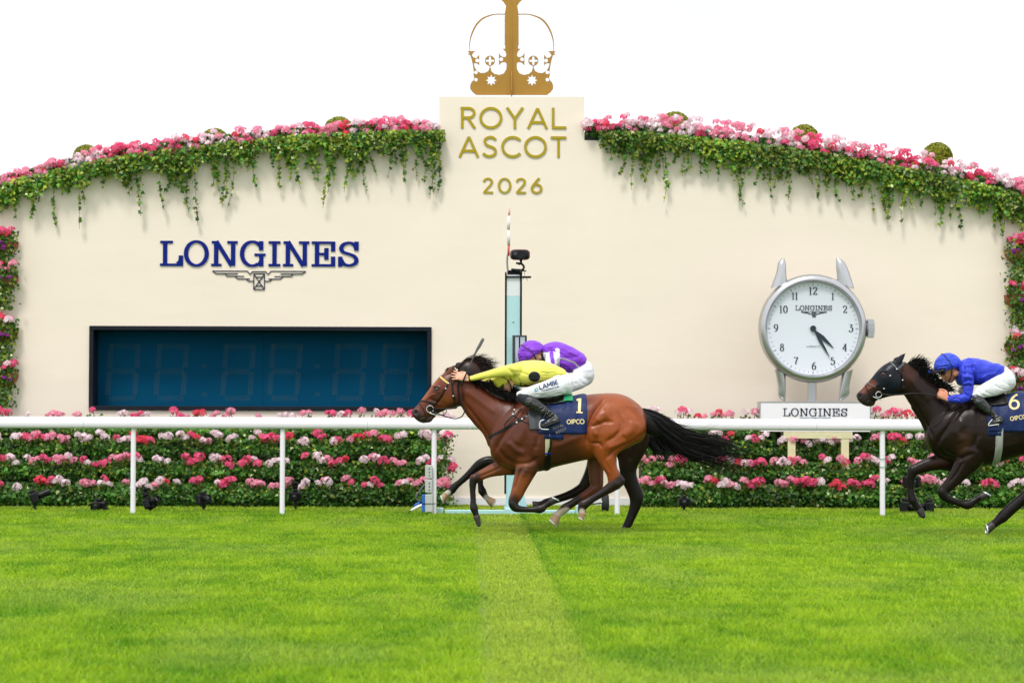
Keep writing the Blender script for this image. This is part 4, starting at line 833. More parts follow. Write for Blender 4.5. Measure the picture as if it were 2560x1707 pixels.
# ------------------------------------------------------------------ arch flower troughs and hanging ivy
def arch(side):
    xs = (-150, 1096) if side == 'left' else (1464, 2720); Y = YWALL-.06
    t = thing('arch_geraniums', f'long bank of pink geraniums along the {side} half of the wall top', 'flowers', W((xs[0]+xs[1])/2, 400, Y), group='geraniums along the wall top')
    pts = []; px = xs[0]; run = pick()
    while px < xs[1]-3:
        y = arch_y(px)+(11 if side == 'left' else 1); th = 35 if side == 'left' else 41
        if side == 'left': th *= min(1, max(.35, (1120-px)/110))*min(1, max(.45, (px+160)/300)); y -= max(0, (px-900)/200*8)
        else: th *= min(1, max(.55, (px-1440)/120))
        if random.random() < .3: run = pick()
        for q in range(4):
            if random.random() < (.92, .92, .8, .45)[q]: pts.append((W(px+random.uniform(-6, 6), y-th*(q+random.uniform(-.3, .6))/3.7, Y+random.uniform(-.10, .16)), random.uniform(.7, 1.15), run if random.random() < .6 else pick()))
        px += random.uniform(7.5, 11)
    random.shuffle(pts); vis = [p for p in pts if W(0, 400, Y)[0] < p[0][0] < W(2560, 400, Y)[0]]; rest = [p for p in pts if not (W(0, 400, Y)[0] < p[0][0] < W(2560, 400, Y)[0])]
    vis.sort(key=lambda p: -p[1]); put_flowers(t, vis[:100]); put_stuff(t, vis[100:]+rest)
    n = 5200; X = RNG.uniform(xs[0], xs[1]-2, n); P = np.array([W(a, arch_y(a)+b, Y+c) for a, b, c in zip(X, RNG.uniform(-10, 22, n), RNG.uniform(-.02, .16, n))])
    V, Fs, Cc = leaves(P, RNG.uniform(.04, .07, n), leaf_cols(n, .15, .05)); mesh_np('geranium_leaves', V, Fs, M_leaf, t, False, colors=Cc)
    mb = MB(); step = 60
    for a in range(int(xs[0]), int(xs[1])-step+1, step):
        b = a+step; p, q = W(a, arch_y(a)+2, Y), W(b, arch_y(b)+2, Y); mb.add([(v[0], v[1]+dy, v[2]+dz) for v in (p, q) for dy in (.07, .055+.45) for dz in (-.02, -.17)], [(0, 1, 3, 2), (4, 6, 7, 5), (0, 4, 5, 1), (2, 3, 7, 6), (0, 2, 6, 4), (1, 5, 7, 3)])
    mb.build('trough', mat('trough_'+side, (.03, .035, .03), .9), t)
    # hanging ivy: (x, half width, lowest y, density)
    D = {'left': [(-90, 60, 560, 1), (8, 26, 535, 1.1), (38, 12, 545, .8), (80, 12, 545, .7), (130, 3, 562, .25), (165, 30, 488, .8), (204, 10, 566, .35), (255, 26, 470, .7), (318, 26, 488, 1.1), (344, 9, 535, .8), (400, 7, 520, .35), (432, 26, 478, 1.1), (460, 16, 525, 1.0), (482, 4, 556, .4), (536, 24, 478, 1.2), (566, 10, 514, .9), (588, 6, 512, .8), (626, 22, 428, 1.0), (634, 6, 470, .4), (690, 12, 470, .9), (730, 22, 448, 1.1), (735, 8, 468, .6), (775, 16, 448, 1.1), (790, 9, 450, .7), (828, 20, 478, 1.3), (828, 7, 514, .8), (876, 22, 452, 1.2), (874, 7, 477, .7), (905, 18, 440, 1.1), (898, 6, 478, .3), (925, 10, 436, .8), (982, 10, 442, .9), (1006, 10, 436, .7), (1012, 3, 456, .3), (1050, 14, 448, .9), (1078, 14, 455, 1.0), (1085, 6, 492, .7), (1102, 6, 478, .9)],
         'right': [(1512, 12, 382, 1), (1534, 14, 402, 1.1), (1562, 16, 436, 1.2), (1577, 5, 470, .5), (1612, 22, 430, 1.2), (1622, 8, 455, .8), (1640, 12, 418, .9), (1652, 6, 452, .6), (1668, 3, 500, .2), (1695, 16, 408, 1.0), (1706, 7, 438, .6), (1726, 10, 434, .7), (1757, 14, 440, 1.1), (1775, 8, 445, .6), (1800, 18, 452, 1.2), (1845, 28, 468, 1.3), (1848, 7, 512, .6), (1868, 9, 500, .5), (1900, 22, 462, 1.1), (1916, 6, 495, .6), (1946, 22, 470, 1.2), (1970, 6, 498, .7), (2018, 18, 460, 1.1), (2040, 7, 498, .6), (2066, 18, 480, 1.2), (2085, 8, 503, .8), (2115, 24, 478, 1.1), (2138, 10, 500, .8), (2165, 20, 492, 1.1), (2168, 5, 530, .4), (2212, 24, 518, 1.2), (2217, 7, 552, .8), (2234, 7, 542, .5), (2268, 22, 520, 1.2), (2265, 5, 555, .5), (2298, 16, 520, 1.1), (2345, 26, 528, 1.2), (2348, 8, 566, .6), (2370, 12, 548, .8), (2390, 5, 572, .5), (2432, 18, 520, 1.1), (2458, 22, 545, 1.2), (2492, 22, 570, 1.2), (2512, 12, 590, .9), (2550, 30, 590, 1.2), (2650, 60, 640, 1)]}[side]
    h = thing('hanging_ivy', f'trailing ivy spilling down the {side} half of the cream wall in pointed drapes', 'ivy', W((xs[0]+xs[1])/2, 450, YWALL-.12), group='ivy on the wall')
    PX, PY, PD = [], [], []; Yi = YWALL-.05; mb = MB()
    n = int((xs[1]-xs[0])*4.0); a = RNG.uniform(xs[0], xs[1]+(16 if side == 'left' else 0), n); 
    if side == 'right': a = a[a > 1500-0]
    yb = np.array([arch_y(min(q, 1096) if side == 'left' else q) for q in a]); d = RNG.random(len(a))**1.15*(26+48*vnoise(np.column_stack([a/30., a*0]), 33)); PX.append(a); PY.append(yb+6+d); PD.append(RNG.uniform(.0, .20, len(a)))
    for (x, hwid, yt, den) in D:
        y0 = arch_y(min(x, 1096) if side == 'left' else x)+18; Ln = yt-y0; ns_ = max(1, int(hwid/1.55*min(den, 1.1)))
        for q in range(ns_):
            u = 0 if q == 0 else random.uniform(-1.15, 1.15); xs_ = x+u*hwid; Ls = Ln*(1 if q == 0 else max(.2, 1-abs(u)*random.uniform(.3, .75)-random.uniform(0, .28))); k = max(3, int(Ls*.22)); f = np.sort(RNG.random(k)**.9)
            dr = random.uniform(-.16, .16)*Ls; ph = random.uniform(0, 6); wv = lambda t: xs_-u*hwid*.25*t+dr*t**1.6+random.uniform(2, 4)*np.sin(t*6+ph)
            PX.append(wv(f)+RNG.normal(0, 1, k)*(3.6-1.7*f)); PY.append(y0+f*Ls); PD.append(random.uniform(.0, .14)*(1-f*.5)+RNG.uniform(0, .03, k)); tt = np.linspace(0, 1.04, 7); xx_ = wv(tt)
            if q < 3 or random.random() < .3: mb.tube([W(xx_[j_], y0+Ls*tt[j_], Yi-.03) for j_ in range(7)], .0028, 4, 2)
    X, Yp, Dd = map(np.concatenate, (PX, PY, PD)); rm = RNG.random(len(X)) < 1; X, Yp, Dd = X[rm], Yp[rm], Dd[rm]
    P = np.array([W(a, b, Yi-c) for a, b, c in zip(X, Yp, Dd)]); cb = vnoise(np.column_stack([P[:, 0]*1.7, P[:, 2]*2.5]), 41)[:, None]
    V, Fs, Cc = leaves(P, RNG.uniform(.032, .070, len(P)), leaf_cols(len(P), .8, .46)*(.6+.8*cb), (0, -1, .6), .6); mesh_np('ivy_leaves', V, Fs, M_leaf, h, False, colors=Cc); mb.build('stems', M_stem, h)
for s_ in ('left', 'right'): arch(s_)
# ------------------------------------------------------------------ clipped box balls behind the wall
def topiary(x, y, R, label):
    Y = YWALL+.75; p = W(x, y, Y); Rm = R/(F/Y); r = thing('topiary_ball', label, 'topiary', (p[0], Y, p[2]-Rm*1.5), group='clipped box balls on the wall top')
    n = 5200; a = RNG.normal(0, 1, (n, 3)); a /= np.linalg.norm(a, axis=1)[:, None]; bmp = .95+.06*vnoise(np.column_stack([a[:, 0]*4+9, a[:, 2]*4+9]), 51)
    c = np.array((p[0], Y, p[2]-Rm)); P = c+a*Rm*bmp[:, None]*RNG.uniform(.93, 1.0, (n, 1)); k = RNG.random((n, 1)); C = np.array((.09, .13, .010))*(1-k)+np.array((.46, .44, .03))*k
    V, Fs, Cc = [], [], []
    Nn = a; S = RNG.uniform(.028, .045, n); t = RNG.normal(0, 1, (n, 3)); t -= Nn*np.sum(t*Nn, 1)[:, None]; t /= np.linalg.norm(t, axis=1)[:, None]; b = np.cross(Nn, t); s = S[:, None]
    v = np.stack([P-t*s*.5, P+b*s*.3+Nn*s*.4, P+t*s*.5, P-b*s*.3], 1).reshape(-1, 3); o = (np.arange(n)*4)[:, None]; mesh_np('crown', v, o+np.array([0, 1, 2, 3]), M_leaf, r, False, colors=np.repeat(C, 4, axis=0))
    mb = MB(); mb.ell(c, (Rm*.93,)*3, 12); mb.build('inner_foliage', mat('box_inner', (.02, .035, .006), .95), r)
    mb = MB(); mb.cyl((c[0], Y, 0), (c[0], Y, c[2]-Rm*.8), .05, k=10); mb.build('trunk', mat('box_trunk', (.12, .08, .05), .9), r)
for x, y, R, l in ((216, 362, 34, 'leftmost clipped green ball poking above the flowers'), (537, 321, 38, 'second clipped green ball from the left above the flowers'), (848, 292, 40, 'clipped green ball nearest the centre block on its left'),
                   (1688, 279, 40, 'clipped green ball nearest the centre block on its right'), (2010, 311, 38, 'clipped green ball above the giant watch'), (2343, 356, 38, 'rightmost clipped green ball above the flowers')): topiary(x, y, R, l)
# ------------------------------------------------------------------ wall pots at both ends
def pot(x, y, label, seed, side):
    Y = YWALL-.02; p = W(x, y, Y); r = thing('wall_pot', label, 'planter', (p[0], Y, p[2]-.14), group='planted pots hung on the wall')
    R = .205; mb = MB(); rings = []
    for f in np.linspace(0, 1, 9):
        rad = R*math.sqrt(max(.0, 1-(1-f)**2.2))*1.0+.01; rings.append([(p[0]+rad*math.cos(q), Y-.0-abs(math.sin(q))*rad*.85*(1 if math.sin(q) > 0 else 0)-.001, p[2]-.16+f*.2) for q in np.linspace(0, 2*math.pi, 24, endpoint=False)])
    mb.loft(rings); mb.build('pot', M_terra, r, auto=50)
    n = 420; a = RNG.uniform(0, math.pi, n); rr = RNG.uniform(.2, 1.1, n); P = np.column_stack([p[0]+np.cos(a)*rr*R, Y-.06-np.sin(a)*rr*R*.9, p[2]+.03+RNG.uniform(-.12, .14, n)])
    P2 = np.column_stack([p[0]+RNG.normal(0, .09, 330), Y-.05-RNG.uniform(0, .14, 330), p[2]-.05-RNG.uniform(0, .38, 330)]); P = np.concatenate([P, P2])
    V, Fs, Cc = leaves(P, RNG.uniform(.035, .06, len(P)), leaf_cols(len(P), .5, .3)); mesh_np('foliage', V, Fs, M_leaf, r, False, colors=Cc)
    pts = []
    for k in range(9):
        q = random.uniform(-1, 1); pts.append(((p[0]+q*R*.85, Y-.12-random.uniform(0, .12), p[2]+.13+random.uniform(-.02, .10)), random.uniform(.8, 1.35), random.choice(('hot', 'mid', 'pale', 'coral'))))
    for k in range(5): q = random.uniform(-1, 1); pts.append(((p[0]+q*R*.8, Y-.24, p[2]+random.uniform(-.08, .03)), random.uniform(.45, .65), 'purple'))
    put_flowers(r, pts)
for i, (y, n) in enumerate(((612, 'topmost'), (697, 'second highest'), (830, 'second lowest'), (940, 'lowest'))):
    pot(8, y, f'{n} terracotta wall pot of pink flowers at the left edge of the wall', i, 0)
for i, (y, n) in enumerate(((632, 'topmost'), (745, 'second highest'), (865, 'second lowest'), (965, 'lowest'))):
    pot(2548, y, f'{n} terracotta wall pot of pink flowers at the right edge of the wall', i, 1)
# ------------------------------------------------------------------ tracing frames (photo zooms -> photo pixels)
def fr(s, ox, oy): return lambda u, v: (ox+u/s, oy+v/s)
A_, B_, D_, E_, H_ = fr(2.613, 1000, 820), fr(5.6, 1200, 830), fr(5.406, 1070, 1050), fr(4.126, 1300, 960), fr(6.273, 1010, 830)
G_, K_, J_ = fr(3.074, 2100, 840), fr(7.841, 2130, 860), fr(6.535, 2300, 860)
SCL = {id(A_): 2.613, id(B_): 5.6, id(D_): 5.406, id(E_): 4.126, id(H_): 6.273, id(G_): 3.074, id(K_): 7.841, id(J_): 6.535}
def sections(mb, fr_, rows, Y0, sub=5, k=28, ex=.92):
    """rows: ((top),(bottom),halfwidth_m[,dy]) -> body volume"""
    R = []
    for q in rows:
        dy = q[3] if len(q) > 3 else 0; t = W(*fr_(*q[0]), Y0+dy) if fr_ else W(*q[0], Y0+dy); b = W(*fr_(*q[1]), Y0+dy) if fr_ else W(*q[1], Y0+dy); R.append(np.concatenate([t, b, [q[2]]]))
    R = spl(R, sub); rings = []
    for q in R:
        t, b, h = q[:3], q[3:6], q[6]; c = (t+b)/2; a = (t-b)/2
        rings.append([c+a*math.copysign(abs(math.cos(w_))**ex, math.cos(w_))+np.array((0, h*math.copysign(abs(math.sin(w_))**ex, math.sin(w_)), 0)) for w_ in np.linspace(0, 2*math.pi, k, endpoint=False)])
    return mb.loft(rings)
def limb(mb, fr_, pts, Y0, dy=0, lat=.85, sub=4, k=16, cap=True):
    """pts: (u,v,r[,dy]) in frame units"""
    s_ = SCL[id(fr_)]; P, R = [], []
    for q in pts:
        d = q[3] if len(q) > 3 else dy; P.append(W(*fr_(q[0], q[1]), Y0+d)); R.append(q[2]/s_/(F/(Y0+d)))
    Q = spl(np.column_stack([P, R]), sub) if len(P) > 2 else np.column_stack([P, R]); P, R = Q[:, :3], Q[:, 3]
    T = np.gradient(P, axis=0); T /= np.linalg.norm(T, axis=1)[:, None]; rings = []
    for p, t, r in zip(P, T, R):
        y = np.array((0, 1., 0)); y = y-t*(y @ t); y /= np.linalg.norm(y); x = np.cross(t, y)
        rings.append([p+x*r*math.cos(a)+y*r*lat*math.sin(a) for a in np.linspace(0, 2*math.pi, k, endpoint=False)])
    mb.loft(rings)
    for e in ((0, -1) if cap else ()): mb.ell(P[e], (R[e]*.98, R[e]*lat*.98, R[e]*.98), 8)
    return mb
def to_px(V):
    d = V-np.array((0, 0, CAMH)); z = d @ np.array(fw); return np.column_stack([1280+F*(d @ np.array(rt))/z, 853.5-F*(d @ np.array(up))/z])
def relief(V, Nn, items):
    """items: (frame, path, width_m, height_m, side) side -1 = camera side, +1 = far side, 0 = both"""
    P = to_px(V); V = V.copy()
    for fr_, path, wd, h, side in items:
        d, f = seg_dist(P, [fr_(*q) for q in path]); d = d*V[:, 1]/F; g = np.exp(-(d/wd)**2)*h*np.clip(np.minimum(f, 1-f)*6+.3, 0, 1)
        if side: g = g*np.clip(-Nn[:, 1]*-side*1.4, 0, 1)
        V += Nn*g[:, None]
    return V
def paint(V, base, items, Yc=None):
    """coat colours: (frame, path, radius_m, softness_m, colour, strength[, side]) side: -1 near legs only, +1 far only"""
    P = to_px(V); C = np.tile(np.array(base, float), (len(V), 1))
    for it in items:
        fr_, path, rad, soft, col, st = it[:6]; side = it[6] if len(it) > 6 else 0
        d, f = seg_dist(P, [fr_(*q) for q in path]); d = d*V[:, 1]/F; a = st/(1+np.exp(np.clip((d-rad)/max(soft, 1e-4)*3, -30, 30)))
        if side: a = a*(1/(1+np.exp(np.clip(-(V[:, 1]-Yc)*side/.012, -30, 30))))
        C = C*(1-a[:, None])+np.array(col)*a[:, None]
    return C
def hoof(parent, fr_, a, b, r0, r1, Y0, dy, m, shoe=True, tilt=0):
    s_ = SCL[id(fr_)]; p, q = W(*fr_(*a), Y0+dy), W(*fr_(*b), Y0+dy); k = F/(Y0+dy)*s_; r0, r1 = r0/k, r1/k
    t = (q-p)/np.linalg.norm(q-p); y = np.array((0, 1., 0)); x = np.cross(t, y); ct, st = math.cos(tilt), math.sin(tilt); xs = x*ct+t*st
    mb = MB(); L = np.linalg.norm(q-p); rings = []
    for f, r, sk in ((-.12, r0*.8, 0), (0, r0*.97, .1), (.08, r0, .2), (.9, r1*.97, 1), (1, r1*.95, 1)):
        c = p+t*L*f; xx = x*(1-sk)+xs*sk; rings.append([c+xx*r*math.cos(a_)+y*r*.92*math.sin(a_) for a_ in np.linspace(0, 2*math.pi, 20, endpoint=False)])
    mb.loft(rings); o = mb.build('hoof', m, parent, auto=50)
    if shoe:
        mb = MB(); c = p+t*L*1.02; pts = [c+xs*r1*.86*math.cos(a_)+y*r1*.80*math.sin(a_) for a_ in np.linspace(.5, 2*math.pi-.5, 18)]; mb.tube(pts, .0085, 6, upv=t); mb.build('horseshoe', M_shoe, o)
    return o
def hair(name, m, parent, fr_, guides, n, Y0, wd=.004, seed=1, spread=.02, tip=.05, seg=14, curl=.01):
    """guides: list of polylines [(u,v,dy)..]; strands interpolate between neighbouring guides"""
    g = np.random.default_rng(seed); GG = [spl(np.array([W(*fr_(q[0], q[1]), Y0+q[2]) for q in G]), max(2, int(round(seg/(len(G)-1))))) for G in guides]
    L = min(len(a) for a in GG); GG = [a[:L] for a in GG]; mb = MB()
    for i in range(n):
        k = g.uniform(0, len(GG)-1.001); a = int(k); f = k-a; P = GG[a]*(1-f)+GG[a+1]*f; t = np.linspace(0, 1, L)[:, None]
        off = g.normal(0, 1, 3)*spread; off2 = g.normal(0, 1, 3)*tip; P = P+off*(.25+.75*t)+off2*t**2+np.sin(t*g.uniform(4, 10)+g.uniform(0, 6))*g.normal(0, curl, 3)*t
        m_ = max(4, int(L*g.uniform(.72, 1.0))); P = P[:m_]; r = wd*g.uniform(.6, 1.3)*(1-np.linspace(0, 1, m_)**2*.92)
        mb.tube(P, r, 3, cap=False)
    return mb.build(name, m, parent, smooth=True)
class Surf:
    """casts photo points on to a finished skin so that straps and cloths lie on it"""
    def __init__(s, V, Fs, Y0): s.t = bvhtree.BVHTree.FromPolygons([tuple(v) for v in V], [tuple(map(int, f)) for f in Fs]); s.Y0 = Y0
    def hit(s, px, py, off=.004, far=False):
        o = Vector((0, 0, CAMH)); d = Vector(tuple(W(px, py, s.Y0)))-o; d.normalize()
        if far: o = o+d*60; d = -d
        h, n, i, dist = s.t.ray_cast(o, d, 100)
        if h is None:
            q = Vector(tuple(W(px, py, s.Y0))); h, n, i, dist = s.t.find_nearest(q)
        if n.dot(d) > 0: n = -n
        return np.array(h+n*off), np.array(n)
def strap(surf, name, m, parent, fr_, path, wd, th=.004, off=.003, sub=5, smooth_n=0):
    pts = spl([fr_(*p) for p in path], sub); H = [surf.hit(p[0], p[1], off) for p in pts]; P = np.array([h[0] for h in H]); Nn = np.array([h[1] for h in H])
    for _ in range(2): P[1:-1] = P[1:-1]*.5+(P[:-2]+P[2:])*.25; Nn[1:-1] = Nn[1:-1]*.5+(Nn[:-2]+Nn[2:])*.25
    T = np.gradient(P, axis=0); T /= np.linalg.norm(T, axis=1)[:, None]; rings = []
    for p, n_, t in zip(P, Nn, T):
        n_ = n_/np.linalg.norm(n_); b = np.cross(t, n_); b /= np.linalg.norm(b); rings.append([p+b*wd/2, p+b*wd/2*.9+n_*th, p-b*wd/2*.9+n_*th, p-b*wd/2, p-b*wd/2-n_*.006, p+b*wd/2-n_*.006])
    mb = MB(); mb.loft(rings); return mb.build(name, m, parent, auto=40)
def wrap(Vb, Fb, name, m, parent, x0, x1, zc, yc, a0, a1, off, nx=30, na=44, th=.006, hang=None, colors=None, slant=0):
    """shell lying over the back: rays towards an axis along X, angle measured from straight up, camera side negative"""
    t = bvhtree.BVHTree.FromPolygons([tuple(v) for v in Vb], [tuple(map(int, f)) for f in Fb]); V = []
    for i in range(nx+1):
        fx = i/nx; x = x0+(x1-x0)*fx
        for j in range(na+1):
            a = math.radians(a0+(a1-a0)*j/na); d = Vector((0, math.sin(a), math.cos(a))); xx = x+slant*abs(math.sin(a/2))**2; o = Vector((xx, yc, zc))+d*1.2
            h, n, k, ds = t.ray_cast(o-d*1.2, d, .6); h = h if h is not None else Vector((xx, yc, zc))+d*.3
            rip = .006*math.sin(x*29+a*3)+.004*math.sin(x*61-a*5)+.003*math.sin(x*97+a*2); V.append(np.array(h)+np.array(d)*(off+rip))
    V = np.array(V).reshape(nx+1, na+1, 3)
    for _ in range(3): V[:, 1:-1] = V[:, 1:-1]*.6+(V[:, :-2]+V[:, 2:])*.2; V[1:-1] = V[1:-1]*.6+(V[:-2]+V[2:])*.2
    V = V.reshape(-1, 3); w_ = na+1; Fs = [(i*w_+j, i*w_+j+1, (i+1)*w_+j+1, (i+1)*w_+j) for i in range(nx) for j in range(na)]
    o = mesh_np(name, V, Fs, m, parent, True); s_ = o.modifiers.new('s', 'SOLIDIFY'); s_.thickness = th; s_.offset = 0
    return o, Surf(V, Fs, yc)
def coat_mat(name, rough=.38, spec=.5, coat=.12):
    m = mat(name, (.1, .05, .02), rough, attr='Col', var=.13, vscale=7, bump=.28, bscale=26, bdetail=8, coat=coat, spec=spec, bdist=.006, rvar=.07); return m
M_coat = coat_mat('horse_coat', .37, .36, .0); M_coatd = coat_mat('dark_horse_coat', .33, .22, .0); M_hair = mat('horse_hair', (.006, .005, .005), .42, spec=.22)
M_hairb = mat('horse_hair_brown', (.018, .009, .006), .42, spec=.25)
M_shoe = mat('racing_plate', (.75, .76, .78), .3, metal=.6); M_hoofd = mat('dark_hoof', (.035, .028, .025), .5, var=.3, vscale=30); M_hoofl = mat('pale_hoof', (.36, .23, .13), .5, var=.35, vscale=20)
M_leath = mat('black_leather', (.007, .006, .006), .34, spec=.25, var=.2, vscale=30); M_cloth = mat('navy_cloth', (.006, .018, .088), .5, var=.25, vscale=5, bump=.6, bscale=6, bdist=.03, spec=.25)
M_gl = mat('gold_print', (.72, .58, .27), .45); M_gld = mat('shaded_gold_print', (.22, .19, .12), .5); M_girth = mat('girth_web', (.48, .50, .30), .7, bump=.2, bscale=120, bstretch=(20, 1, 1)); M_eye = mat('eye', (.006, .004, .003), .04, coat=1.0)  # M_gld: gold print darkened, shade painted into the small cloth lettering
M_skin = mat('skin', rgb(224, 168, 140), .5, spec=.35, var=.05, vscale=14); M_dark = mat('inner_dark', (.01, .008, .008), .8)
# ------------------------------------------------------------------ one horse builder
def build_horse(S):
    Y0 = S['Y']; r = thing('racehorse', S['label'], 'horse', W(*S['base'], Y0), group=None); r.location.z = 0
    mb = MB()
    for fr_, rows, kw in S['vol']: sections(mb, fr_, rows, Y0, **kw)
    for fr_, pts, dy, lat in S['limbs']: limb(mb, fr_, pts, Y0, dy, lat)
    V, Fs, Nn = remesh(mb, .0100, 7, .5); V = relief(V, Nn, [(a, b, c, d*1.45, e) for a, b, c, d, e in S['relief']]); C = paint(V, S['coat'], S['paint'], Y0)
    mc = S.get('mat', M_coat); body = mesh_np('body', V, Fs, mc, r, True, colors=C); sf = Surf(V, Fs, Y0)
    for h in S['hoofs']: hoof(r, *h[:5], Y0, h[5], h[6], *(h[7:]))
    # ears
    for e in S['ears']:
        fr_, base, tipp, wd, dy, side = e; p, q = W(*fr_(*base), Y0+dy), W(*fr_(*tipp), Y0+dy); L = q-p; n_ = np.linalg.norm(L); t = L/n_; y = np.array((0, 1., 0)); x = np.cross(t, y); rings = []
        for f, w_ in ((-.15, .7), (0, .9), (.25, 1), (.5, .92), (.75, .6), (.92, .25), (1, .04)):
            c = p+L*f+x*.012*math.sin(f*3); rings.append([c+x*wd*w_*math.cos(a)+y*wd*w_*.55*math.sin(a) for a in np.linspace(0, 2*math.pi, 14, endpoint=False)])
        m2 = MB(); m2.loft(rings); V2 = np.array(m2.v); C2 = paint(V2, S['earcol'], [(fr_, [tipp, tipp], .035, .03, (.010, .008, .008), .9)]); mesh_np('ear', V2, m2.f, mc, r, True, colors=C2)
    # eye
    if S.get('eye'):
        fr_, uv = S['eye']; p, n_ = sf.hit(*fr_(*uv), 0); m2 = MB(); m2.ell(p-n_*.011, (.021, .021, .017), 12); o = m2.build('eye', M_eye, r, smooth=True)
    if S.get('nostril'):
        fr_, uv, rr, rot = S['nostril']; p, n_ = sf.hit(*fr_(*uv), 0); m2 = MB(); R = np.array(Matrix.Rotation(rot, 3, 'Y')); m2.ell(p+n_*.000, (rr[0], .006, rr[1]), 10, R); m2.build('nostril', M_dark, r, smooth=True)
    return r, V, Fs, sf
def tube_px(name, m, parent, fr_, pts, Y0, rad, sub=5, k=7, smooth=True):
    mb = MB(); P = np.array([W(*fr_(q[0], q[1]), Y0+q[2]) for q in pts]); mb.tube(spl(P, sub), rad, k); return mb.build(name, m, parent, smooth=smooth)
BLK = (.007, .005, .005); DKB = (.030, .013, .008)
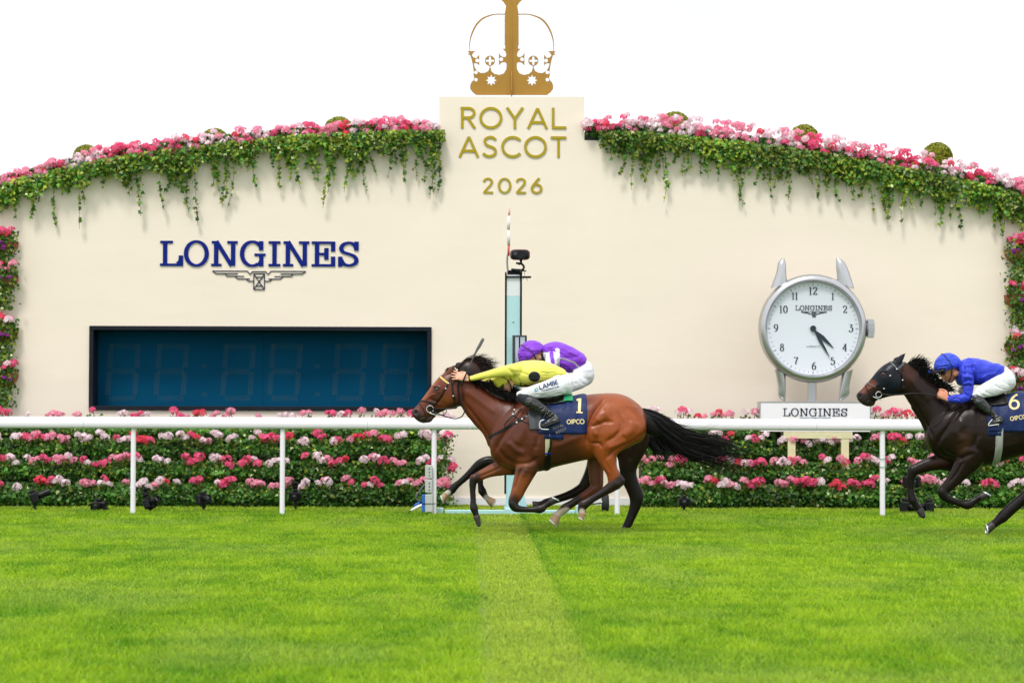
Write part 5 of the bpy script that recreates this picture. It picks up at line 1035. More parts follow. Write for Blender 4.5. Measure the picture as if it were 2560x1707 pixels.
# ================================================================== bay horse, nearest
BY = 25.25
def bay_spec():
    head = [((112, 1262), (165, 1352), .036), ((128, 1222), (235, 1408), .052), ((185, 1170), (325, 1420), .054), ((240, 1105), (392, 1348), .047), ((300, 1020), (470, 1302), .048), ((368, 930), (556, 1268), .058), ((435, 840), (640, 1228), .080), ((510, 742), (735, 1190), .098), ((590, 668), (840, 1176), .100), ((690, 612), (905, 1130), .088), ((780, 590), (940, 1020), .070)]
    neck = [((760, 600), (890, 1150), .074), ((880, 630), (932, 1228), .078), ((1060, 738), (990, 1318), .082), ((1200, 838), (1060, 1402), .088), ((1350, 950), (1130, 1485), .098), ((1480, 1020), (1215, 1570), .115), ((1640, 1062), (1280, 1680), .135), ((1860, 1080), (1330, 1800), .155), ((2000, 1200), (1500, 1950), .14)]
    torso = [((588, 690), (590, 815), .08), ((606, 610), (610, 862), .14), ((650, 545), (650, 893), .185), ((720, 500), (720, 918), .22), ((800, 478), (800, 934), .24), ((900, 470), (900, 938), .262), ((1000, 464), (1000, 908), .278), ((1100, 452), (1100, 884), .288), ((1200, 437), (1200, 862), .285), ((1300, 427), (1300, 842), .275), ((1400, 425), (1400, 815), .262), ((1470, 440), (1470, 790), .248), ((1530, 474), (1530, 760), .222), ((1580, 520), (1580, 735), .175), ((1606, 575), (1606, 690), .10)]
    th = lambda dy: [((840, 190), (1215, 230), .09, dy*.72), ((740, 330), (1292, 370), .118, dy*.9), ((692, 480), (1292, 470), .125, dy), ((700, 560), (1250, 560), .12, dy), ((730, 640), (1115, 650), .102, dy), ((762, 725), (1010, 715), .085, dy), ((805, 800), (1000, 785), .070, dy), ((852, 870), (1004, 855), .058, dy), ((893, 940), (1040, 925), .048, dy), ((905, 1005), (1082, 985), .044, dy), ((905, 1045), (1068, 1048), .04, dy)]
    off = [((740, 420), (1150, 450), .11, .15), ((690, 600), (1010, 620), .10, .16), ((690, 700), (900, 720), .085, .16), ((696, 800), (870, 830), .070, .16), ((705, 900), (862, 930), .058, .155), ((715, 1000), (862, 1020), .05, .15), ((735, 1060), (850, 1080), .045, .15)]
    L = [(D_, [(1340, 450, 185), (1345, 600, 165), (1300, 735, 136), (1256, 850, 114), (1226, 930, 100), (1196, 1010, 90), (1162, 1075, 78), (1148, 1120, 68)], -.135, .62),
         (D_, [(1146, 1122, 66), (1176, 1180, 60), (1240, 1200, 47), (1340, 1206, 41), (1430, 1206, 45), (1505, 1200, 60), (1545, 1188, 58)], -.135, .82),
         (D_, [(1532, 1196, 56), (1590, 1150, 41), (1655, 1106, 43)], -.135, .85),
         (D_, [(1120, 600, 150), (1000, 640, 112), (860, 682, 86), (760, 724, 72), (680, 764, 68), (622, 800, 60)], .10, .72),
         (D_, [(620, 786, 62), (606, 870, 51), (604, 960, 42), (610, 1060, 41), (612, 1130, 45), (618, 1180, 56), (630, 1208, 54)], .10, .82),
         (D_, [(626, 1205, 52), (645, 1262, 42), (658, 1300, 43)], .10, .85),
         (E_, [(990, 1022, 70), (930, 1068, 55), (850, 1118, 46), (760, 1172, 42), (700, 1212, 46), (655, 1242, 56)], -.165, .8),
         (E_, [(650, 1244, 54), (634, 1290, 41), (640, 1325, 41)], -.165, .85),
         (E_, [(795, 1062, 62), (700, 1130, 48), (600, 1190, 42), (520, 1240, 42), (462, 1278, 50)], .15, .8),
         (E_, [(462, 1280, 50), (410, 1328, 40), (378, 1356, 42)], .15, .85),
         (H_, [(440, 1330, 30), (400, 1370, 46), (300, 1395, 34)], 0, .9)]
    rel = [(E_, [(705, 640), (688, 560), (690, 480), (722, 400), (760, 310), (820, 215), (880, 150)], .022, -.020, -1), (E_, [(720, 440), (800, 420), (880, 385), (960, 390)], .018, -.011, -1),
           (E_, [(1010, 300), (1050, 400), (1040, 480), (970, 550), (880, 600)], .022, -.012, -1), (E_, [(1285, 500), (1180, 585), (1060, 640), (970, 690), (900, 760)], .018, -.014, -1), (E_, [(1080, 230), (1180, 300), (1240, 400)], .03, -.008, -1),
           (E_, [(900, 290), (840, 330), (790, 390)], .05, .014, -1), (E_, [(1180, 380), (1150, 470), (1060, 540)], .045, .012, -1), (E_, [(760, 520), (800, 500)], .04, .012, -1), (E_, [(740, 610), (820, 610), (840, 650)], .014, -.012, -1), (E_, [(900, 680), (880, 800), (930, 900)], .012, -.006, -1),
           (E_, [(990, 760), (1010, 860), (1060, 960)], .012, -.010, -1), (E_, [(1100, 580), (1010, 620), (900, 660)], .03, .010, -1),
           (A_, [(810, 520), (760, 590), (700, 670), (650, 740), (625, 800)], .024, -.013, -1), (A_, [(640, 790), (690, 850), (760, 890), (850, 880), (900, 850)], .022, -.011, -1), (A_, [(840, 560), (800, 680), (760, 760)], .05, .012, -1), (A_, [(900, 560), (905, 700), (880, 800)], .024, -.010, -1),
           (A_, [(700, 740), (760, 800), (820, 820)], .03, .010, -1), (A_, [(430, 500), (490, 580), (550, 660), (590, 730)], .018, -.010, -1), (A_, [(420, 400), (520, 470), (640, 560)], .035, .008, -1), (A_, [(395, 360), (400, 420), (412, 500)], .018, -.012, -1),
           (A_, [(1000, 780), (1100, 740), (1200, 700)], .03, .006, -1), (D_, [(1270, 640), (1220, 780), (1170, 930)], .012, -.009, -1), (D_, [(1330, 650), (1290, 760)], .02, .008, -1), (D_, [(700, 760), (850, 700), (980, 640)], .012, -.007, -1),
           (H_, [(330, 1060), (420, 1000), (490, 960), (560, 930)], .010, .006, -1), (H_, [(450, 860), (480, 845), (530, 850), (560, 880)], .009, .009, -1), (H_, [(450, 950), (500, 960), (545, 940)], .008, -.006, -1), (H_, [(400, 1040), (470, 1080), (560, 1100)], .012, -.007, -1), (H_, [(180, 1245), (195, 1270)], .014, -.014, -1), (H_, [(150, 1225), (205, 1215), (240, 1260), (225, 1310)], .007, .006, -1), (H_, [(200, 1370), (260, 1345), (330, 1320)], .005, -.006, -1), (H_, [(620, 900), (590, 1060), (640, 1170)], .016, -.006, -1)]
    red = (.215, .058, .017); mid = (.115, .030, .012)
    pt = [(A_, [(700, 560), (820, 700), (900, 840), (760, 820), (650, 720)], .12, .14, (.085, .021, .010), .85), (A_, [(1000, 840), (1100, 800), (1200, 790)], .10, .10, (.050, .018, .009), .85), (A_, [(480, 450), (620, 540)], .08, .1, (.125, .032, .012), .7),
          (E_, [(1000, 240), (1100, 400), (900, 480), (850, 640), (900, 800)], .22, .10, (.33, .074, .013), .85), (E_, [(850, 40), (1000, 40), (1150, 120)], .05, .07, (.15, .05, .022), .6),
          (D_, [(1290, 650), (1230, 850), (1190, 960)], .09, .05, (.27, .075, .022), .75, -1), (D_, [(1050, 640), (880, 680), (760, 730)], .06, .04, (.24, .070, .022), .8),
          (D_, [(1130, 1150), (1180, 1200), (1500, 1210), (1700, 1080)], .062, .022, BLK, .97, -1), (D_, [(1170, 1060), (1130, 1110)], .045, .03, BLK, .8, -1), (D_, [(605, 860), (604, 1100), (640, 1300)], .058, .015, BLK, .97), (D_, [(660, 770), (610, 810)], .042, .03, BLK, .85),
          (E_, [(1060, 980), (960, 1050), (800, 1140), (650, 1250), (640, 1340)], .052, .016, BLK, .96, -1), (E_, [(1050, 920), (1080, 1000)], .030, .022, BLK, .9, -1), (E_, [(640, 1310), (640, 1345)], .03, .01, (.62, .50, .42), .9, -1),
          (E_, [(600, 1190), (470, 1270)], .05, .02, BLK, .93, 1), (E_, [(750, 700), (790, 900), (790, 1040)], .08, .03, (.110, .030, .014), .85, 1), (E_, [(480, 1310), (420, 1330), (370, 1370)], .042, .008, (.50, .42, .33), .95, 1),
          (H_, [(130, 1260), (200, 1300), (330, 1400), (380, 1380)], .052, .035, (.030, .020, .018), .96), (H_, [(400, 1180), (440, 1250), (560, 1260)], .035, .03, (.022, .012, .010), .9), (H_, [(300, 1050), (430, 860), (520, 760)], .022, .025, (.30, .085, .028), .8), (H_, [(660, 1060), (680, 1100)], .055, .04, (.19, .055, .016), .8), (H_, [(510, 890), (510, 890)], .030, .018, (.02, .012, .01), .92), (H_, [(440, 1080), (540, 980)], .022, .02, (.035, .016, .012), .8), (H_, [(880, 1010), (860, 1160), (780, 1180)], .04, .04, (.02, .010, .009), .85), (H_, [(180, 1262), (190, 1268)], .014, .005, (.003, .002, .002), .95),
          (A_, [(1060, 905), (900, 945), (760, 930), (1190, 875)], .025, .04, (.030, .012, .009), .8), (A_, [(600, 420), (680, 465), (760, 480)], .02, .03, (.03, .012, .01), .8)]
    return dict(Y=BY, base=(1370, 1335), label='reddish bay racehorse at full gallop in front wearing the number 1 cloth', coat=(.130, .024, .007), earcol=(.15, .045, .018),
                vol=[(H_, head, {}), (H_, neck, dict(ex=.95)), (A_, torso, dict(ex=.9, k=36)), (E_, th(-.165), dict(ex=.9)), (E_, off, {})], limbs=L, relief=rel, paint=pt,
                hoofs=[(D_, (1655, 1106), (1716, 1062), 46, 60, -.135, M_hoofd, True, -.5), (D_, (656, 1298), (684, 1400), 46, 36, .10, M_hoofd, False), (D_, (684, 1400), (688, 1440), 36, 14, .10, M_hoofd, False), (E_, (640, 1326), (630, 1388), 42, 33, -.165, M_hoofl, True, .5), (E_, (378, 1354), (345, 1430), 42, 60, .15, M_hoofl, True, .35)],
                ears=[(H_, (700, 660), (812, 520), .027, -.045, -1), (H_, (660, 640), (740, 568), .022, .05, 1)], eye=(H_, (512, 893)), nostril=(H_, (186, 1264), (.025, .019), .5))
def tack_bay(r, V, Fs, sf):
    S = lambda n, p, w_, **k: strap(sf, n, M_leath, r, H_, p, w_, **k)
    br = thing('bridle', '', '', tuple(base_of(r))); del br['label']; del br['category']; br.parent = r; br.location = (0, 0, 0)
    def S(n, p, w_, m=M_leath, fr_=H_): return strap(sf, n, m, br, fr_, p, w_)
    S('cheek_strap', [(800, 640), (730, 720), (700, 800), (655, 880), (610, 970), (550, 1050), (490, 1130), (410, 1200)], .016); S('noseband', [(235, 1120), (270, 1080), (350, 1090), (460, 1120), (520, 1130)], .014); S('nose_strap', [(240, 1120), (290, 1190), (320, 1250), (345, 1330)], .009)
    S('throat_lash', [(760, 700), (745, 800), (760, 900), (768, 1010), (800, 1120)], .010); S('browband', [(562, 690), (600, 730), (650, 770), (690, 800)], .020, mat('gold_browband', (.68, .52, .12), .5)); S('headpiece', [(810, 600), (850, 660), (880, 720), (800, 770), (760, 850), (770, 960), (800, 1060)], .018)
    for q in ((700, 805), (655, 885), (770, 1000)): p, n_ = sf.hit(*H_(*q), .006); mb = MB(); mb.ell(p, (.008, .004, .008), 8); mb.build('buckle', M_shoe, br, smooth=True)
    mb = MB(); c, n_ = sf.hit(*H_(408, 1205), .008); mb.tube([c+np.array((.036*math.cos(a), -.004, .036*math.sin(a))) for a in np.linspace(0, 2*math.pi, 26)], .004, 6); mb.build('bit_ring', M_shoe, br, smooth=True)
    tube_px('bit_cheek', M_shoe, br, H_, [(400, 1265, -.06), (470, 1290, -.07), (560, 1305, -.07)], BY, .004)
    tube_px('rein', M_leath, r, H_, [(420, 1240, -.065), (560, 1290, -.09), (690, 1335, -.12), (800, 1358, -.13), (890, 1335, -.13), (940, 1270, -.12), (945, 1200, -.10), (900, 1120, -.09), (870, 1000, -.085), (850, 850, -.09), (880, 760, -.10)], BY, .0065, 6)
    tube_px('rein_strap', M_leath, r, H_, [(430, 1200, -.06), (560, 1200, -.085), (680, 1200, -.09), (780, 1190, -.095), (850, 1150, -.09)], BY, .008, 5)
    for p in ([(780, 1160, -.09), (790, 1200, -.09), (840, 1180, -.09)], [(670, 1220, -.09), (650, 1280, -.1), (600, 1310, -.1)], [(590, 1230, -.08), (630, 1270, -.09), (600, 1300, -.09)]): tube_px('rein_loop', M_leath, r, H_, p, BY, .004, 4)
    strap(sf, 'breastplate', M_leath, r, B_, [(120, 1475), (300, 1385), (460, 1285), (600, 1215), (700, 1150), (780, 1110)], .030); strap(sf, 'breastplate_strap', M_leath, r, B_, [(480, 960), (488, 1060), (480, 1120), (465, 1160), (400, 1230), (350, 1290), (350, 1360)], .010); strap(sf, 'breastplate_strap', M_leath, r, B_, [(465, 1160), (530, 1210), (600, 1250), (700, 1285), (830, 1300)], .010)
    for q in ((485, 1095), (465, 1155), (520, 1270), (595, 1220)): p, n_ = sf.hit(*B_(*q), .009); mb = MB(); mb.ell(p, (.011, .005, .011), 8); mb.build('ring', M_shoe, r, smooth=True)
    # number cloth over the back, saddle, girth
    yc = BY; zc = W(*A_(1080, 680), BY)[2]; x0, x1 = W(*A_(900, 500), BY)[0], W(*A_(1213, 500), BY)[0]
    cl, cs = wrap(V, Fs, 'saddle_cloth', M_cloth, r, x0, x1, zc, yc, -93, 93, .012); cl['label'] = 'navy number cloth'
    x2 = W(*A_(1060, 500), BY)[0]; c2, _ = wrap(V, Fs, 'girth_pad', M_cloth, r, W(*A_(938, 500), BY)[0], x2, zc, yc, -104, 104, .008, 14)
    gx0, gx1 = W(*A_(944, 700), BY)[0], W(*A_(974, 700), BY)[0]; g1, _ = wrap(V, Fs, 'girth', M_girth, r, gx0, gx1, zc, yc, -134, 134, .008, 5, 50, .004); wrap(V, Fs, 'girth_end', M_leath, r, gx0, gx1+.01, zc, yc, -178, -134.5, .008, 5, 20, .004); wrap(V, Fs, 'girth_end', M_leath, r, gx0, gx1+.01, zc, yc, 134.5, 178, .008, 5, 20, .004)
    strap(sf, 'surcingle', M_leath, r, A_, [(985, 730), (985, 770), (968, 815), (966, 860), (964, 900)], .018, off=.006); strap(sf, 'girth_tie', M_blue, r, A_, [(945, 815), (968, 818), (990, 815)], .012, off=.014)
    def onc(frm, cx, cy, h_m, ang=0):
        c = np.array(frm(cx, cy)); k = F/BY
        def fn(x, z, o): a, b = rot2(x, z, ang); q, n_ = cs.hit(c[0]+a*k, c[1]-b*k, .0055+o); return q
        return fn
    st, wd = text_strokes('1', SANS, .150, .10, .20); draped_text('cloth_number', st, onc(B_, 1385, 1132, .15, math.radians(-3)), M_gl, cl)
    st, wd = text_strokes('QIPCO', SANS, .047, .20, .20, .10); draped_text('cloth_lettering', st, onc(B_, 1338, 1285, .05, math.radians(1)), M_gl, cl)
    st, wd = text_strokes('ROYAL', SANS, .026, .16, .16, .18); draped_text('cloth_small_lettering', st, onc(B_, 1105, 1340, .03, math.radians(22)), M_gld, cl); st, wd = text_strokes('ASCOT', SANS, .026, .16, .16, .18); draped_text('cloth_small_lettering', st, onc(B_, 1140, 1395, .03, math.radians(22)), M_gld, cl)
    s_, _ = wrap(V, Fs, 'saddle', M_leath, r, W(*A_(868, 500), BY)[0], W(*A_(1075, 500), BY)[0], zc, yc, -33, 33, .028, 20, 30, .014)
    fl, _ = wrap(V, Fs, 'saddle_flap', mat('grey_flap', (.06, .062, .068), .32), r, W(*A_(828, 500), BY)[0], W(*A_(925, 500), BY)[0], zc, yc, -84, -40, .012, 12, 16, .008, slant=.05)
    pd, _ = wrap(V, Fs, 'green_pad', mat('green_pad', (.01, .26, .10), .6), r, W(*A_(985, 500), BY)[0], W(*A_(1125, 500), BY)[0], zc, yc, -31, 31, .030, 14, 20, .010)
    Ys = -.33; tube_px('stirrup_leather', M_leath, r, B_, [(960, 990, -.22), (940, 1100, -.30), (880, 1215, -.335)], BY, .008); tube_px('stirrup', M_shoe, r, B_, [(900, 1225, Ys), (850, 1245, Ys), (835, 1290, Ys), (838, 1335, Ys), (870, 1358, Ys), (965, 1362, Ys)], BY, .0065, 4)
def build_bay():
    r, V, Fs, sf = build_horse(bay_spec()); tack_bay(r, V, Fs, sf)
    # mane hanging over the crest, tail streaming
    hair('mane', M_hair, r, H_, [[(960, 660, 0), (1030, 700, -.05), (1120, 770, -.07)], [(1150, 770, 0), (1200, 790, -.06), (1280, 860, -.08)], [(1300, 860, 0), (1380, 870, -.07), (1480, 960, -.09)], [(1430, 950, .0), (1540, 950, -.08), (1660, 1040, -.11)], [(1600, 1040, 0), (1700, 1010, -.09), (1820, 1060, -.12)]], 900, BY, .006, 3, .022, .025, 8)
    hair('mane_crest', M_hair, r, H_, [[(1250, 850, .02), (1280, 790, .0), (1340, 800, -.02)], [(1400, 930, .02), (1450, 840, 0), (1540, 840, -.03)], [(1580, 1000, .02), (1620, 880, 0), (1720, 900, -.03)], [(1740, 1050, .02), (1760, 940, 0), (1850, 980, -.03)]], 500, BY, .006, 4, .03, .03, 8)
    hair('forelock', M_hair, r, H_, [[(720, 590, 0), (690, 580, -.02), (650, 620, -.04)], [(780, 570, 0), (740, 560, -.02), (640, 600, -.03)]], 40, BY, .004, 5, .008, .01, 8)
    hair('tail', M_hair, r, A_, [[(1585, 528, 0), (1680, 560, -.01), (1780, 620, -.02), (1900, 690, -.03), (2080, 735, -.03), (2220, 800, -.02), (2340, 870, 0)], [(1592, 560, -.02), (1680, 600, -.05), (1780, 680, -.06), (1900, 750, -.06), (2060, 790, -.05), (2200, 835, -.03), (2320, 880, 0)],
                                 [(1600, 600, 0), (1680, 660, -.03), (1760, 720, -.03), (1870, 810, -.03), (1990, 850, -.03), (2120, 870, -.02), (2240, 900, 0)], [(1596, 600, .03), (1650, 680, .04), (1720, 730, .05), (1820, 790, .04), (1980, 820, .04), (2130, 850, .03), (2260, 875, .03)]], 480, BY, .0050, 6, .019, .085, 20, .024)
    hair('tail_wisps', M_hair, r, A_, [[(1640, 560, 0), (1720, 580, 0), (1830, 640, 0), (1960, 650, 0), (2100, 620, 0)], [(1700, 640, 0), (1900, 700, 0), (2060, 760, 0), (2200, 760, 0), (2300, 740, 0)], [(1640, 650, 0), (1740, 760, 0), (1850, 860, 0), (1960, 900, 0), (2080, 930, 0)]], 170, BY, .0022, 7, .035, .13, 16, .03)
    mb = MB(); limb(mb, A_, [(1578, 560, 40), (1605, 600, 62), (1650, 640, 62), (1700, 670, 44), (1760, 705, 26)], BY, 0, .6); V, Fs2, Nn = remesh(mb, .011, 5); mesh_np('tail_dock', V, Fs2, M_hair, r, True)
    return r
build_bay()
# ================================================================== dark brown horse behind the bay
FY = 26.4
def shift(rows, dx, dy_, sx=1.0, c=(0, 0)): return [(((q[0][0]-c[0])*sx+c[0]+dx, (q[0][1]-c[1])*sx+c[1]+dy_), ((q[1][0]-c[0])*sx+c[0]+dx, (q[1][1]-c[1])*sx+c[1]+dy_), *q[2:]) for q in rows]
def far_horse():
    b = bay_spec(); (f1, hd, _), (f2, nk, _), (f3, to, _), _, _ = b['vol']
    ca, sa = math.cos(math.radians(7)), math.sin(math.radians(7)); P0 = np.array((820, 640))
    rotp = lambda p: tuple(P0+np.array(((p[0]-P0[0])*ca-(p[1]-P0[1])*-sa, (p[0]-P0[0])*-sa+(p[1]-P0[1])*ca))*.93+np.array((30, -40)))
    rotp = lambda p: tuple(P0+np.array(((p[0]-P0[0])*ca+(p[1]-P0[1])*sa, -(p[0]-P0[0])*sa+(p[1]-P0[1])*ca))*.93+np.array((10, -52)))
    hd = [(rotp(q[0]), rotp(q[1]), q[2]*.98) for q in hd]
    nk = [((840, 540), (930, 1080), .075), ((900, 490), (980, 1120), .08), ((1000, 445), (1080, 1180), .085), ((1120, 470), (1120, 1240), .09), ((1230, 590), (1180, 1330), .10), ((1400, 800), (1260, 1450), .115), ((1640, 1000), (1330, 1600), .135), ((1860, 1060), (1380, 1750), .15)]
    to = shift(to, 14, 8, .955, (1100, 680)); th = [((1300, 560), (1610, 560), .10, -.11), ((1310, 650), (1640, 660), .12, -.14), ((1340, 740), (1630, 740), .11, -.14), ((1390, 800), (1605, 810), .095, -.14), ((1420, 850), (1570, 870), .080, -.14), ((1432, 920), (1545, 930), .062, -.14), ((1450, 1000), (1558, 1000), .052, -.14), ((1478, 1060), (1584, 1060), .046, -.14), ((1498, 1110), (1592, 1112), .042, -.14), ((1500, 1150), (1578, 1160), .036, -.14), ((1488, 1200), (1552, 1215), .032, -.14), ((1470, 1250), (1528, 1265), .032, -.14), ((1452, 1290), (1512, 1300), .036, -.14)]
    L = [(D_, [(1060, 620, 120), (940, 590, 95), (840, 560, 80), (760, 572, 76), (690, 606, 70), (640, 648, 60)], -.05, .75), (D_, [(650, 636, 62), (545, 738, 50), (445, 828, 45), (372, 888, 50), (322, 940, 60)], -.05, .8), (D_, [(322, 942, 58), (282, 975, 46), (252, 1000, 44)], -.05, .85),
         (D_, [(1000, 640, 100), (860, 660, 76), (760, 680, 62), (706, 710, 56)], .16, .75), (D_, [(706, 706, 56), (706, 800, 42), (712, 890, 42), (732, 955, 60)], .16, .8), (D_, [(735, 960, 56), (770, 1020, 44), (812, 1066, 40)], .16, .85),
         (E_, [(820, 700, 120), (770, 860, 90), (712, 990, 78), (650, 1075, 62)], .14, .8), (E_, [(655, 1070, 62), (560, 1120, 50), (460, 1160, 44), (350, 1195, 42), (270, 1226, 50)], .14, .8), (E_, [(270, 1226, 48), (220, 1240, 38), (180, 1246, 38)], .14, .85), (A_, [(1482, 1290, 24), (1474, 1305, 22)], -.14, .85)]
    rel = [(A_, [(1500, 700), (1520, 800), (1500, 860)], .02, -.01, -1)]
    pt = [(D_, [(760, 570), (640, 640), (330, 940)], .07, .02, BLK, .9), (D_, [(706, 800), (735, 960)], .06, .02, BLK, .9), (D_, [(270, 980), (225, 1000)], .03, .008, (.62, .55, .48), .95), (D_, [(800, 1050), (840, 1090)], .04, .01, (.6, .52, .45), .9), (A_, [(1500, 950), (1560, 1080), (1480, 1300)], .08, .04, BLK, .9), (E_, [(560, 1120), (200, 1240)], .06, .02, BLK, .9)]
    pt += [(H_, [(1100, 500), (1000, 480)], .05, .04, (.045, .018, .014), .7)]
    S = dict(mat=M_coatd, Y=FY, base=(1370, 1322), label='dark brown racehorse galloping half hidden beyond the bay, ridden in purple silks', coat=(.017, .0078, .0055), earcol=(.03, .014, .01), vol=[(H_, hd, {}), (H_, nk, dict(ex=.95)), (A_, to, dict(ex=.9, k=36)), (A_, th, {})], limbs=L, relief=rel, paint=pt,
             hoofs=[(D_, (252, 1000), (196, 1070), 46, 62, -.05, M_hoofl, True, .5), (D_, (818, 1070), (888, 1128), 46, 66, .16, M_hoofl, True, -.2), (E_, (180, 1246), (130, 1250), 40, 46, .14, M_hoofd, False), (A_, (1476, 1300), (1468, 1318), 24, 30, -.14, M_hoofd, False)],
             ears=[(H_, (850, 560), (950, 470), .024, -.04, -1), (H_, (820, 550), (900, 480), .022, .05, 1)], eye=None)
    r, V, Fs, sf = build_horse(S)
    hair('mane', M_hairb, r, H_, [[(900, 500, 0), (1000, 430, 0), (1120, 400, 0), (1270, 365, 0)], [(1050, 440, 0), (1130, 420, 0), (1260, 430, 0), (1400, 480, 0)], [(1120, 470, 0), (1200, 480, 0), (1330, 500, 0), (1500, 515, 0)], [(1180, 540, 0), (1260, 550, 0), (1350, 560, 0), (1460, 580, -.02)], [(1240, 620, 0), (1320, 610, 0), (1400, 620, 0), (1470, 650, -.02)]], 330, FY, .0045, 8, .018, .045, 12, .012)
    hair('tail', M_hair, r, A_, [[(1600, 560, 0), (1680, 640, 0), (1760, 740, 0), (1830, 840, 0)], [(1610, 620, 0), (1660, 720, 0), (1720, 800, 0), (1790, 880, 0)], [(1590, 640, 0), (1610, 720, 0), (1640, 780, 0), (1700, 840, 0)]], 260, FY, .006, 9, .03, .05, 14)
    zc = W(*A_(1080, 680), FY)[2]; cl, _ = wrap(V, Fs, 'saddle_cloth', M_cloth, r, W(*A_(950, 500), FY)[0], W(*A_(1215, 500), FY)[0], zc, FY, -80, 80, .01); wrap(V, Fs, 'saddle', M_leath, r, W(*A_(930, 500), FY)[0], W(*A_(1090, 500), FY)[0], zc, FY, -45, 45, .03, 16, 24, .02)
    wrap(V, Fs, 'girth', M_leath, r, W(*A_(960, 500), FY)[0], W(*A_(985, 500), FY)[0], zc, FY, -178, 178, .006, 4, 50, .004)
    strap(sf, 'headpiece', M_leath, r, H_, [(900, 500), (950, 540), (980, 600), (960, 700)], .02)
far_horse()
# ================================================================== dark horse on the right
TY = 25.0
def third_horse():
    kc = lambda rows: [(K_(*q[0]), K_(*q[1]), *q[2:]) for q in rows]; gc = lambda rows: [(G_(*q[0]), G_(*q[1]), *q[2:]) for q in rows]
    head = kc([((80, 1000), (118, 1100), .036), ((106, 955), (215, 1190), .052), ((180, 888), (340, 1212), .054), ((258, 800), (425, 1130), .047), ((340, 712), (530, 1090), .050), ((430, 600), (645, 1052), .064), ((525, 490), (765, 1022), .088), ((628, 405), (870, 1004), .100), ((738, 345), (965, 985), .095), ((850, 318), (1020, 930), .084), ((950, 330), (1050, 850), .07)])
    neck = kc([((930, 340), (1005, 985), .074), ((1060, 358), (1050, 1045), .078), ((1190, 440), (1115, 1150), .084), ((1320, 545), (1195, 1270), .09)])+gc([((602, 288), (545, 550), .096), ((690, 352), (585, 612), .106), ((790, 420), (622, 672), .12), ((880, 462), (648, 732), .14), ((960, 486), (680, 800), .15), ((1010, 530), (740, 870), .13)])
    torso = gc([((655, 715), (660, 800), .08), ((675, 650), (680, 860), .14), ((720, 590), (720, 905), .185), ((790, 540), (790, 935), .22), ((880, 502), (880, 965), .242), ((980, 488), (980, 992), .265), ((1080, 478), (1080, 1002), .28), ((1160, 466), (1160, 990), .288), ((1260, 452), (1260, 962), .288), ((1400, 432), (1400, 922), .285), ((1520, 418), (1520, 898), .278), ((1640, 412), (1640, 872), .265), ((1730, 430), (1730, 840), .24), ((1800, 480), (1800, 800), .19), ((1840, 550), (1840, 740), .10)])
    hind = gc([((1500, 520), (1830, 560), .11, -.14), ((1440, 680), (1850, 680), .125, -.16), ((1460, 780), (1790, 800), .115, -.16), ((1500, 880), (1700, 900), .09, -.16), ((1520, 980), (1650, 990), .065, -.16), ((1540, 1060), (1640, 1080), .05, -.16), ((1530, 1110), (1620, 1140), .046, -.16)])
    L = [(G_, [(900, 960, 95), (780, 964, 68), (690, 984, 56), (615, 1010, 48), (562, 1034, 44)], .10, .72), (G_, [(560, 1030, 44), (545, 1090, 34), (544, 1170, 27), (550, 1230, 32), (560, 1262, 37)], .10, .82), (G_, [(560, 1262, 35), (588, 1305, 28), (610, 1332, 29)], .10, .85),
         (G_, [(1010, 880, 130), (985, 950, 108), (945, 1010, 84), (900, 1072, 64), (858, 1122, 52), (818, 1162, 45), (788, 1192, 42)], -.14, .66), (G_, [(786, 1196, 42), (812, 1240, 36), (870, 1266, 27), (930, 1286, 27), (972, 1296, 36), (1000, 1290, 36)], -.14, .82), (G_, [(1000, 1288, 34), (1040, 1260, 27), (1078, 1236, 28)], -.14, .85),
         (G_, [(1580, 1110, 62), (1480, 1190, 50), (1390, 1262, 46), (1310, 1330, 46), (1245, 1392, 46)], -.16, .8), (G_, [(1245, 1392, 44), (1205, 1426, 34), (1175, 1450, 32)], -.16, .85),
         (G_, [(1640, 820, 130), (1660, 950, 90), (1690, 1080, 60), (1700, 1130, 54)], .15, .8), (G_, [(1700, 1130, 52), (1680, 1230, 34), (1650, 1330, 34), (1640, 1400, 40)], .15, .8), (G_, [(1640, 1400, 38), (1615, 1440, 30), (1600, 1460, 30)], .15, .8),
         (K_, [(420, 1130, 42), (390, 1170, 50), (290, 1190, 34)], 0, .9)]
    rel = [(G_, [(960, 520), (900, 600), (830, 700), (770, 780), (740, 850)], .024, -.013, -1), (G_, [(760, 860), (830, 920), (930, 940), (1020, 900)], .022, -.012, -1), (G_, [(1060, 600), (1060, 760), (1020, 860)], .026, -.011, -1), (G_, [(950, 640), (900, 740), (930, 820)], .05, .012, -1), (G_, [(560, 500), (620, 600), (680, 700), (710, 780)], .018, -.010, -1), (G_, [(520, 300), (600, 400), (700, 500)], .035, .008, -1),
           (G_, [(1160, 880), (1260, 850), (1380, 820)], .03, .006, -1), (K_, [(1000, 480), (1000, 700), (1010, 850)], .018, -.010, -1), (K_, [(300, 900), (420, 830), (520, 790)], .012, .006, -1), (K_, [(545, 560), (600, 520), (680, 540)], .010, .009, -1), (K_, [(130, 1010), (150, 1030)], .014, -.014, -1), (K_, [(110, 970), (190, 960), (215, 1010), (190, 1070)], .007, .006, -1), (K_, [(240, 1160), (290, 1110), (350, 1080)], .005, -.006, -1), (G_, [(950, 960), (900, 1050), (840, 1120)], .012, -.008, -1)]
    hood = (.006, .009, .016)
